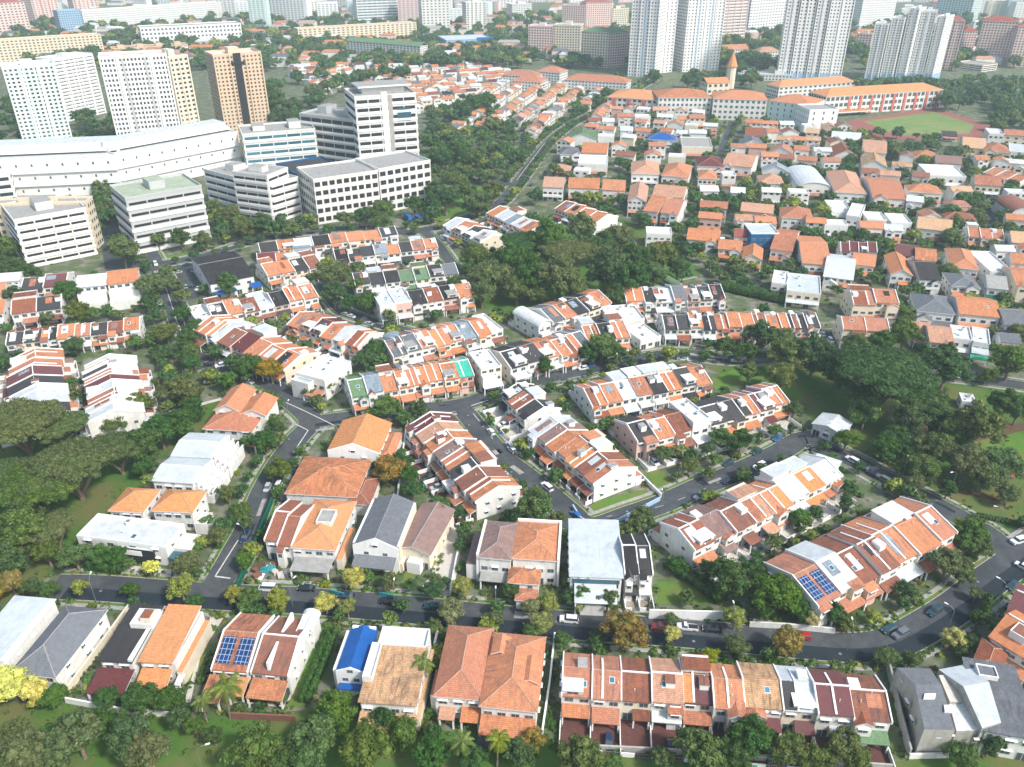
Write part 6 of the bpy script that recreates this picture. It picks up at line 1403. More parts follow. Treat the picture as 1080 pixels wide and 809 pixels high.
B((757, 60), (800, 58), (757, 52), 53, 'orange roofed low building behind the spire', 'wall', roof='hip', roofc='o', depth=22, name='building', cat='building')
B((800, 63), (822, 62), (800, 54), 55, 'white villa behind the spire trees', 'wall', roof='hip', roofc='P', depth=18, name='building', cat='building')
B((778, 84), (835, 86), (780, 76), 78, 'low white complex with vaulted roof behind the school', 'wall', roofc='w', depth=22, name='building', cat='building')
for i, (px, py, yt) in enumerate(((1000, 118, 83), (1067, 118, 96))):
    x, y, _ = G(px, py); e = empty('floodlight_mast', (x, y, 0)); tag(e, ['floodlight mast beside the stadium building', 'floodlight mast among the right hand trees'][i], 'floodlight', 'floodlights'); hh = height_for((x, y), yt)
    MB().tube([(0, 0, 0), (0, 0, hh)], [.35, .2], 'metal', 7).build('pole', e); MB().box(-1.5, 1.5, -.3, .3, hh, hh+2, 'metal').build('lamp_bank', e)
# far city beyond: blocks of flats fading into the haze, low roofs and woods between them
fr = random.Random(5)
for i in range(330):
    px = -60+(i*18.6) % 1200+fr.uniform(-12, 12); py = (fr.uniform(6, 27), fr.uniform(-12, 8), fr.uniform(-26, -6))[i % 3]
    if 60 < px < 250 and py > 6: py = 0
    if 540 < px < 1010: py = min(py, 2)
    x, y, _ = G(px, py)
    if any(inside((x, y), f) for f in FOOT): continue
    w = fr.uniform(26, 80); hh = fr.choice([24, 30, 36, 45, 60])*fr.uniform(.8, 1.1)
    m_ = fr.choice(['trim', 'hdbp', 'trim', 'wall', 'hdbt', 'wall2', 'trim'])
    e = empty('apartment_block', (x, y, 0), fr.uniform(-.35, .35)); tag(e, 'pale apartment block in the far hazy city', 'apartment block', 'far hazy city blocks'); FOOT.append([(x-w/2, y-12), (x+w/2, y-12), (x+w/2, y+12), (x-w/2, y+12)])
    MB().box(-w/2, w/2, -9, 9, 0, hh, m_).build('wall', e); b_ = MB(); nf_ = int(hh/3)
    for j in range(nf_):
        for q in range(int(w/7)): b_.box(-w/2+q*7+1.5, -w/2+q*7+5.5, -9.12, -8.9, j*3+1.2, j*3+2.5, 'glassp')
    o = b_.build('windows', e, uv=False); o['kind'] = 'stuff'; MB().box(-w/2-.2, w/2+.2, -9.2, 9.2, hh+.005, hh+1.0, 'trim', fr.choice(['c', 'o', 'L', 'W'])).build('roof', e)
b_ = MB(); n_ = 0
while n_ < 950:
    px, py = fr.uniform(-60, 1140), -25+95*fr.random()**.75
    if 640 < px < 1000 and py > 50: continue
    x, y, _ = G(px, py); w, d, hh = fr.uniform(10, 34), fr.uniform(9, 16), fr.choice([6, 7, 9, 12]); n_ += 1
    if any(abs(f[0][0]-x) < 200 and inside((x, y), f) for f in FOOT): continue
    b_.box(x-w/2, x+w/2, y-d/2, y+d/2, 0, hh, fr.choice(['wall', 'wall', 'wall2', 'hdbp'])); m_ = M[fr.choice('ottoWwgcP')]
    k_ = len(b_.v); b_.v += [(x-w/2-.4, y-d/2-.4, hh), (x+w/2+.4, y-d/2-.4, hh), (x+w/2+.4, y+d/2+.4, hh), (x-w/2-.4, y+d/2+.4, hh), (x-w/2+3, y, hh+2.6), (x+w/2-3, y, hh+2.6)]
    for f in ((0, 1, 5, 4), (1, 2, 5), (2, 3, 4, 5), (3, 0, 4)): b_.face([k_+q for q in f], m_)
sp = []
for _ in range(1500):       # the estate goes on beyond both sides of the frame
    px = fr.choice([fr.uniform(-300, -35), fr.uniform(1115, 1400)]); py = 140+660*fr.random()**.9; x, y, _z = G(px, py)
    if any(abs(q[0]-x) < 13 and abs(q[1]-y) < 15 for q in sp) or dist_road((x, y)) < 9 or any(abs(f[0][0]-x) < 60 and inside((x+q, y+t_), f) for f in FOOT for q in (-6, 0, 6) for t_ in (-6, 6)) or any(inside((x, y), f) for f in PARKS): continue
    sp.append((x, y)); w, d, hh = fr.uniform(8, 11), fr.uniform(9, 12), fr.uniform(6, 7.5); c_ = fr.choice('oottdkwPg'); wl = wall_shape('g', w, d, hh, 2.2, fr.choice(['wall', 'wall', 'wall2'])); rf = roof_shape('g', w, d, hh, 2.2, M[c_])
    for q in range(2): wl.box(-w*.32+q*w*.38, -w*.06+q*w*.38, -d/2-.08, -d/2, 4.3, 5.6, 'glass').box(-w*.32+q*w*.38, -w*.06+q*w*.38, -d/2-.08, -d/2, .1, 2.2, 'glass')
    for mb in (wl, rf): mb.v = [(x+vx, y+vy, vz) for vx, vy, vz in mb.v]; b_.v, b_.f, b_.m, b_.mats = merge(b_, mb)
    FOOT.append([(x-w/2, y-d/2), (x+w/2, y-d/2), (x+w/2, y+d/2), (x-w/2, y+d/2)])
o = b_.build('far_houses'); o['kind'] = 'stuff'; o['label'] = 'low roofs between the far apartment blocks and beyond the estate'
from collections import defaultdict
# ================================================================ trees: crown centre px, radius px, kind
def T(where, *lst):
    for a in lst: tree(a[0], a[1], a[2], a[3], where, a[4] if len(a) > 4 else None)
T('park behind the white vaults', (20, 445, 42, 'u', 'm'), (60, 452, 30, 'u', 'm'), (75, 490, 46, 'u'), (36, 515, 42, 'u'), (122, 474, 30, 'u'), (8, 500, 30, 'u'), (150, 470, 22, 'd'), (168, 452, 20, 'd'), (188, 446, 19, 'd'),
  (152, 490, 12, 'd'), (20, 560, 28, 'd', 'm'), (55, 555, 26, 'u', 'm'), (5, 590, 22, 'd'), (48, 580, 17, 'm'), (30, 535, 24, 'd'), (86, 441, 12, 'r'), (120, 444, 14, 'r', 'm'), (145, 424, 17, 'r', 'm'), (192, 410, 20, 'r', 'm'), (128, 440, 8, 'r'), (155, 505, 7, 'p'), (205, 430, 13, 'd'))
T('end of the bottom road', (78, 585, 16, 'r'), (105, 584, 13, 'r'), (120, 586, 12, 'd'), (10, 612, 15, 'go'), (-8, 625, 14, 'go'), (52, 622, 11, 'd'), (35, 618, 11, 'd'), (83, 618, 8, 'Y'), (160, 598, 9, 'yy'), (137, 621, 10, 'd'), (190, 617, 15, 'Y'), (195, 594, 15, 'm'))
T('green strip beside the bottom road', (247, 625, 11, 'Y'), (264, 630, 12, 'r'), (293, 633, 14, 'Y'), (343, 634, 12, 'yp'), (366, 640, 10, 'pa'), (372, 608, 12, 'yp'), (410, 613, 10, 'm'), (425, 636, 8, 'd'), (410, 652, 9, 'p'), (457, 621, 11, 'd'), (488, 618, 12, 'Y'), (475, 645, 15, 'pa'), (513, 660, 9, 'Y'), (522, 652, 10, 'm'), (538, 622, 10, 'd'),
  (570, 655, 13, 'pa'), (560, 640, 10, 'pa'), (592, 674, 10, 'r'), (578, 635, 11, 'Y'), (611, 636, 9, 'pa'), (641, 632, 13, 'm'), (658, 662, 22, 'br'), (708, 652, 8, 'm'), (710, 668, 10, 'yp'), (776, 650, 14, 'Y'), (778, 682, 13, 'm'), (833, 677, 17, 'go'), (855, 651, 10, 'yp'), (893, 655, 10, 'm'))
T('bottom lawn', (10, 719, 21, 'yy'), (34, 729, 16, 'yy'), (14, 772, 17, 'm'), (48, 776, 15, 'm', 'd'), (225, 775, 11, 'd'), (205, 765, 12, 'r'), (645, 806, 12, 'r'), (700, 802, 13, 'd', 'm'), (57, 733, 14, 'r'), (112, 735, 14, 'd'), (145, 738, 19, 'd'), (177, 737, 16, 'd'), (80, 775, 28, 'd', 'm'), (105, 760, 17, 'd'), (135, 778, 26, 'd'), (155, 790, 22, 'd', 'm'), (25, 795, 26, 'm'), (55, 800, 20, 'm'), (190, 755, 15, 'd'), (270, 790, 26, 'Y', 'm'), (300, 800, 18, 'd'), (335, 775, 26, 'r'),
  (355, 752, 24, 'r'), (325, 800, 22, 'r'), (385, 790, 28, 'br', 'm'), (405, 755, 14, 'd'), (425, 772, 17, 'r'), (455, 795, 22, 'd'), (500, 798, 16, 'd'), (455, 775, 12, 'd'), (548, 795, 18, 'd'), (560, 782, 15, 'go'), (610, 798, 25, 'r', 'm'), (740, 792, 28, 'r'), (775, 795, 20, 'd'), (795, 775, 24, 'd'), (830, 790, 22, 'd', 'm'), (860, 800, 18, 'r', 'm'), (890, 785, 20, 'r', 'm'), (905, 800, 16, 'm'), (1046, 783, 14, 'd'), (1015, 798, 17, 'r'),
  (211, 735, 13, 'p'), (235, 727, 19, 'p'), (450, 699, 14, 'p'), (487, 778, 15, 'p'), (524, 783, 14, 'p'), (463, 700, 9, 'd'), (460, 685, 8, 'Y'), (470, 692, 9, 'Y'))
T('gardens above the bottom road', (744, 573, 9, 'd'), (770, 608, 24, 'd'), (795, 600, 15, 'd'), (748, 600, 14, 'd'), (820, 625, 25, 'd', 'r'), (845, 642, 14, 'd'), (805, 640, 14, 'd'), (880, 645, 13, 'd'), (844, 547, 12, 'r'), (860, 540, 8, 'd'), (892, 528, 11, 'c', 'd'), (897, 515, 9, 'c', 'd'), (1000, 592, 19, 'd', 'm'), (1015, 605, 12, 'm'), (1027, 560, 15, 'r'), (1035, 575, 12, 'r'), (1020, 572, 12, 'Y', 'r'), (955, 620, 11, 'd'), (965, 628, 8, 'm'),
  (1040, 640, 12, 'c', 'd'), (1033, 650, 10, 'd'), (1005, 672, 12, 'yp'), (960, 695, 10, 'm'), (1030, 625, 8, 'm'), (407, 494, 17, 'Y', 'go'), (418, 482, 9, 'd'), (408, 428, 15, 'm', 'r'), (390, 436, 9, 'Y'), (372, 444, 9, 'd'), (440, 430, 11, 'd'), (425, 440, 9, 'pl', 'r'), (565, 533, 22, 'd', 'r'), (545, 548, 11, 'd'), (588, 548, 11, 'm'), (675, 545, 15, 'pa', 'm'), (660, 556, 9, 'm'), (525, 640, 8, 'd'), (465, 535, 13, 'r'), (482, 540, 10, 'd'), (435, 515, 12, 'd'), (430, 500, 11, 'd'), (538, 545, 8, 'd'),
  (297, 494, 13, 'm'), (286, 497, 10, 'm'), (290, 450, 10, 'd'), (278, 465, 13, 'd'), (262, 465, 9, 'd'), (290, 462, 9, 'm'), (240, 520, 10, 'Y', 'm'), (255, 540, 12, 'm'), (228, 565, 11, 'm'), (258, 548, 9, 'm'), (700, 478, 10, 'd', 'r'), (727, 490, 10, 'm'), (760, 460, 12, 'd', 'r'), (782, 462, 13, 'd'), (748, 498, 7, 'm'), (785, 496, 7, 'm'), (716, 475, 8, 'pa'))
T('wooded right hand park', (930, 392, 52, 'u', 'd'), (885, 388, 20, 'd'), (908, 412, 24, 'u', 'd'), (965, 415, 30, 'u', 'd'), (1000, 385, 24, 'm', 'd'), (860, 372, 22, 'd'), (985, 440, 20, 'd'), (960, 440, 22, 'd'), (1030, 445, 30, 'd', 'm'), (1005, 460, 18, 'd'), (914, 432, 19, 'm', 'r'), (945, 460, 15, 'd'), (935, 470, 14, 'd'), (955, 475, 12, 'd'), (985, 470, 20, 'r', 'm'), (975, 492, 17, 'r', 'm'),
  (1020, 485, 22, 'r', 'm'), (1060, 488, 22, 'r'), (1040, 500, 18, 'Y', 'm'), (893, 462, 12, 'Y', 'r'), (825, 358, 16, 'd', 'r'), (803, 350, 19, 'd'), (830, 372, 20, 'r', 'm'), (790, 370, 12, 'd'), (825, 395, 18, 'r', 'm'), (790, 392, 12, 'm'), (1068, 378, 20, 'r'), (1045, 395, 10, 'm'), (955, 350, 17, 'd', 'm'), (975, 372, 12, 'd'), (1000, 370, 10, 'd'), (930, 360, 14, 'd'), (905, 362, 14, 'm'), (1075, 430, 16, 'd'), (1060, 425, 18, 'd'),
  (945, 511, 9, 'Y'), (970, 525, 8, 'm'), (1065, 520, 12, 'Y', 'm'), (935, 480, 9, 'd'), (870, 470, 7, 'd'), (838, 430, 10, 'd'), (1000, 515, 10, 'd'), (965, 510, 11, 'm'))
T('wooded middle park', (500, 268, 17, 'd', 'm'), (520, 290, 20, 'r', 'm'), (508, 308, 14, 'r'), (550, 255, 24, 'u', 'd'), (578, 252, 22, 'd', 'r'), (600, 265, 30, 'u', 'm'), (612, 240, 18, 'r'), (560, 290, 22, 'd'), (590, 290, 24, 'd', 'm'), (538, 272, 20, 'd'), (635, 258, 18, 'd'), (640, 282, 24, 'd'), (665, 292, 22, 'd'), (668, 270, 18, 'd'), (700, 268, 17, 'r', 'm'), (690, 288, 13, 'Y', 'r'), (715, 280, 12, 'd'), (646, 303, 11, 'Y'), (650, 312, 13, 'd'), (655, 248, 16, 'pa', 'm'), (545, 305, 14, 'm'), (572, 308, 12, 'm'), (605, 302, 15, 'm'), (480, 300, 12, 'd'),
  (720, 288, 8, 'd'), (495, 285, 12, 'd'))
T('streets in the middle of the picture', (350, 288, 18, 'd', 'm'), (352, 308, 14, 'd'), (368, 318, 11, 'd'), (378, 300, 10, 'r'), (388, 318, 12, 'd'), (410, 332, 8, 'm'), (285, 388, 14, 'go'), (264, 385, 14, 'd'), (245, 382, 9, 'd'), (240, 400, 11, 'Y', 'r'), (220, 395, 8, 'm'), (203, 370, 10, 'm'), (325, 402, 9, 'd'), (345, 405, 9, 'm'), (372, 400, 8, 'm'), (395, 368, 13, 'd'), (385, 378, 12, 'd'), (400, 380, 9, 'r'), (413, 350, 9, 'Y'), (395, 392, 7, 'r'), (462, 372, 6, 'm'), (635, 363, 17, 'm', 'r'), (650, 372, 12, 'd'), (622, 372, 12, 'd'),
  (705, 371, 9, 'Y'), (574, 385, 10, 'd'), (670, 372, 7, 'm'), (765, 365, 13, 'd'), (780, 372, 10, 'd'), (645, 304, 9, 'yp', 'pa'), (205, 345, 12, 'd'), (192, 330, 11, 'd'), (196, 358, 12, 'd'), (190, 312, 9, 'm'), (175, 350, 12, 'Y', 'm'), (160, 332, 9, 'd'), (162, 350, 9, 'm'), (158, 300, 14, 'd', 'm'), (155, 318, 10, 'd'), (175, 285, 8, 'm'), (178, 298, 9, 'm'), (240, 298, 12, 'd', 'r'), (265, 340, 9, 'Y'), (285, 345, 9, 'r'), (225, 370, 9, 'd'), (70, 306, 15, 'd'), (82, 328, 13, 'd', 'm'), (95, 330, 9, 'Y', 'r'), (48, 335, 7, 'm'), (78, 363, 11, 'd'), (15, 310, 12, 'd'), (8, 280, 14, 'd'), (25, 285, 12, 'd'), (5, 262, 16, 'd', 'm'),
  (128, 262, 17, 'r', 'm'), (166, 252, 9, 'm'), (190, 250, 11, 'd'), (215, 252, 10, 'm'), (232, 245, 9, 'd'), (85, 415, 7, 'd'), (88, 402, 6, 'd'), (5, 380, 9, 'd'), (255, 238, 13, 'm'), (275, 235, 12, 'd'), (240, 225, 12, 'm'), (290, 238, 10, 'd'), (310, 240, 8, 'm'), (405, 222, 14, 'r', 'm'), (385, 226, 12, 'd'), (402, 236, 12, 'Y', 'r'), (365, 230, 10, 'm'), (370, 240, 6, 'd'),
  (437, 215, 12, 'm', 'd'), (460, 200, 14, 'd'), (455, 215, 12, 'd'), (470, 207, 16, 'm', 'd'), (490, 200, 14, 'r', 'm'), (505, 212, 14, 'd', 'm'), (520, 200, 12, 'd', 'm'), (480, 190, 12, 'm'), (500, 218, 10, 'd'), (120, 205, 8, 'd'), (105, 215, 9, 'd'), (122, 225, 10, 'd'), (10, 235, 9, 'd'), (12, 215, 8, 'm'), (560, 232, 11, 'd'), (565, 205, 9, 'd'), (545, 165, 10, 'd'), (585, 178, 8, 'm'))
T('tree belt behind the hospital', (465, 165, 13, 'd'), (480, 158, 12, 'd'), (495, 165, 13, 'm', 'd'), (455, 150, 10, 'd'), (440, 145, 8, 'd'), (500, 108, 12, 'd'), (488, 116, 11, 'd'), (512, 106, 12, 'd'), (476, 122, 9, 'd'), (520, 130, 10, 'm'), (470, 135, 9, 'm'), (455, 178, 7, 'd'), (515, 185, 8, 'm'), (270, 120, 14, 'd'), (285, 105, 14, 'd'), (295, 125, 15, 'd'), (310, 112, 11, 'm', 'd'), (280, 138, 12, 'm'), (330, 95, 10, 'm'), (345, 90, 10, 'm'), (360, 84, 10, 'd'), (375, 80, 9, 'd'), (390, 78, 9, 'm'), (405, 74, 9, 'd'), (425, 76, 9, 'd'), (290, 88, 9, 'd'), (640, 98, 8, 'd'), (630, 105, 7, 'd'), (345, 68, 8, 'd'))
for i in range(330):      # the belt of street trees under the towers and around the field
    if i >= 95:
        a_ = ((1048, 1095, 84, 134, 50), (905, 1000, 86, 98, 20), (85, 130, 118, 156, 22), (255, 345, 40, 140, 40), (400, 545, 42, 66, 40), (60, 250, 30, 46, 20), (-10, 30, 100, 156, 14), (760, 825, 45, 80, 20))
        j_ = (i-95) % 246; 
        for q_ in a_:
            if j_ < q_[4]: break
            j_ -= q_[4]
        px, py = rnd.uniform(q_[0], q_[1]), rnd.uniform(q_[2], q_[3])
    elif i < 30: px, py = 925+rnd.random()*165, 84+rnd.random()*22
    elif i < 44: px, py = 650+rnd.random()*160, 76+rnd.random()*9
    elif i < 64: px, py = 455+rnd.random()*75, 50+rnd.random()*14
    elif i < 76: px, py = 255+rnd.random()*75, 36+rnd.random()*20
    else: px, py = 895+rnd.random()*75, 147+rnd.random()*14
    x, y, _ = G(px, py, 6)
    if any(inside((x, y), f) for f in FOOT): continue
    tree(px, py, rnd.uniform(5.5, 9.5)*(1 if py > 60 else .75), 'd', 'tree belt under the towers' if i < 76 else 'gardens beside the running track', rnd.choice('dddm'))
# gardens: trees and shrubs wherever the photograph shows green between the roofs
def free(x, y, r, road=.6):
    if any(inside((x, y), f) for f in LAWNS): return False
    for f in FOOT:
        if abs(f[0][0]-x) > 70 or abs(f[0][1]-y) > 70: continue
        if inside((x, y), f): return False
        for q in range(6):
            if inside((x+r*math.cos(q*1.05), y+r*math.sin(q*1.05)), f): return False
    return dist_road((x, y)) > road
NT = 0
for poly, n, lo, hi, where in (([(600, 195), (660, 115), (900, 140), (1080, 160), (1090, 300), (960, 300), (700, 250), (570, 215)], 420, 2.4, 5.0, 'upper right estate'), ([(860, 230), (1080, 230), (1090, 370), (870, 330)], 90, 2.2, 4.2, 'right edge gardens'), ([(520, 190), (640, 110), (560, 85), (440, 95), (500, 150)], 50, 2.2, 4, 'dense block left of the avenue'), ([(0, 270), (330, 240), (480, 250), (700, 320), (830, 330), (800, 420), (560, 500), (420, 440), (200, 470), (150, 430), (0, 440)], 200, 1.5, 3.4, 'gardens of the middle rows'), ([(200, 470), (1000, 480), (1080, 700), (60, 650)], 110, 1.2, 2.8, 'gardens around the lower houses'), ([(0, 20), (1080, 20), (1080, 75), (0, 75)], 700, 5, 9, 'far hazy woods')):
    for i in range(n*3):
        x0, x1 = min(p[0] for p in poly), max(p[0] for p in poly); y0, y1 = min(p[1] for p in poly), max(p[1] for p in poly)
        px, py = rnd.uniform(x0, x1), rnd.uniform(y0, y1)
        if not inside((px, py), poly): continue
        x, y, _ = G(px, py); r = rnd.uniform(lo, hi)
        if not free(x, y, r*.55, .8): continue
        if py > 300 and any(inside((x, y), p) for p in PARKS): continue
        tree(0, py, 1, rnd.choice(['d', 'r', 'o']), where, rnd.choice('drmdmdYr'), world=(x, y, r)); NT += 1
        if i > n*2.2: break
for i in range(2600):
    px, py = rnd.uniform(-10, 1090), 230+550*rnd.random()**.8
    x, y, _ = G(px, py); r = rnd.uniform(.7, 1.7)
    if len(SHR) > 200: break
    if any(inside((x, y), p) for p in PARKS): continue
    d = dist_road((x, y))
    if d < .9 or not free(x, y, r*.7): continue
    shrub(x, y, r, rnd.choice('rrdmYdrp'.replace('p', 'm')))
for poly, n, lo, hi, where in (([(440, 118), (530, 116), (545, 150), (530, 186), (450, 188)], 90, 3.2, 5.5, 'tree belt behind the hospital'), ([(600, 132), (612, 102), (650, 96), (640, 112)], 14, 3, 5, 'tree belt behind the hospital'), ([(150, 375), (232, 392), (205, 442), (150, 440)], 16, 2.2, 4, 'streets in the middle of the picture'),
    ([(100, 200), (126, 200), (140, 268), (104, 262)], 18, 3, 5, 'streets in the middle of the picture'), ([(222, 226), (330, 236), (330, 246), (226, 256)], 24, 2.6, 4.6, 'streets in the middle of the picture'), ([(-5, 200), (18, 205), (28, 300), (-5, 320)], 26, 3, 5, 'streets in the middle of the picture'), ([(550, 150), (580, 130), (560, 190), (530, 200)], 16, 2, 3.6, 'tree belt behind the hospital'), ([(585, 165), (640, 115), (650, 120), (600, 182)], 20, 2, 3.6, 'upper right estate'), ([(440, 185), (535, 195), (450, 240)], 14, 3, 5, 'tree belt behind the hospital'), ([(700, 250), (870, 262), (862, 330), (745, 300)], 34, 2, 3.6, 'gardens right of the wooded park'), ([(1000, 88), (1045, 88), (1048, 112), (1003, 110)], 26, 3.5, 6, 'tree belt under the towers')):
    i = 0
    for _ in range(n*8):
        px, py = rnd.uniform(min(p[0] for p in poly), max(p[0] for p in poly)), rnd.uniform(min(p[1] for p in poly), max(p[1] for p in poly))
        if not inside((px, py), poly): continue
        x, y, _z = G(px, py); r = rnd.uniform(lo, hi)
        if not free(x, y, r*.5, .8): continue
        tree(0, py, 1, 'r', where, rnd.choice('dddmrrmY'), world=(x, y, r)); i += 1
        if i >= n: break
YARDCARS = []
for k_, prob in ((7, .85), (8, .6), (9, .6), (1, .4), (2, .35), (0, .25), (4, .3), (10, .7), (12, .7), (11, .5)):   # street trees along the verges
    P, w_, nm = ROADS[k_]; Nn = normals(P)
    for i in range(2, len(P)-1, 3):
        for sg in (-1, 1):
            if rnd.random() > prob: continue
            r = rnd.uniform(1.5, 2.7)*(1.3 if k_ in (7, 8) else 1); x, y = P[i][0]+Nn[i][0]*sg*(w_/2+1.6), P[i][1]+Nn[i][1]*sg*(w_/2+1.6)
            if free(x, y, .5, .7): tree(0, PX(x, y, 3)[1], 1, 'r', 'street verges', rnd.choice('drmYrd'), world=(x, y, r))
# garden greenery in front of the near rows, between the yard walls
for q, xs, W_, Y, rz, lod, ph, side in ROWS:
    if lod < 1.9: continue
    for i, w_ in enumerate(W_):
        if trnd.random() < .75 and len(SHR) < 295:
            p = q(xs[i]+w_*trnd.choice([.15, .8, .9]), Y-trnd.uniform(.8, 1.6)); shrub(p[0], p[1], trnd.uniform(.7, 1.35), trnd.choice('rdmrY'))
        if side == 0 and lod > 2 and Y > 5.5 and trnd.random() < .38: YARDCARS.append((q(xs[i]+w_*.62, Y-2.8), rz+math.pi/2, '%s yard, %s' % (ordn(i), ph)))
        if trnd.random() < .3: p = q(xs[i]+w_*.2, Y+.9); tree(0, 700, 1, 'r', 'front yards and verges', trnd.choice('drmY'), world=(p[0], p[1], trnd.uniform(1.4, 2.4)))
hedge([(703, 596), (722, 608), (742, 622), (762, 636)], 3.2, 3.0, 'thick clipped hedge slanting beside the fenced lawn')
hedge([(212, 722), (226, 690)], 1.5, 1.6, 'narrow clipped hedge beside the solar panelled house')
hedge([(322, 742), (338, 705), (352, 668)], 2.4, 3, 'loose dark hedge left of the blue roofed house')
hedge([(98, 600), (130, 604)], 2.4, 3.4, 'clipped hedge before the white flat-roofed house')
hedge([(760, 305), (820, 318), (842, 322)], 4.5, 4.5, 'tall reddish hedge above the long black row')
hedge([(985, 582), (1030, 545), (1080, 555)], 1.4, 1.2, 'low hedge at the park edge')
hedge([(60, 640), (46, 632)], 1.6, 1.4, 'short hedge at the end of the bottom road')
hedge([(300, 757), (245, 754)], 1.0, 1.2, 'low hedge on the brown wall')
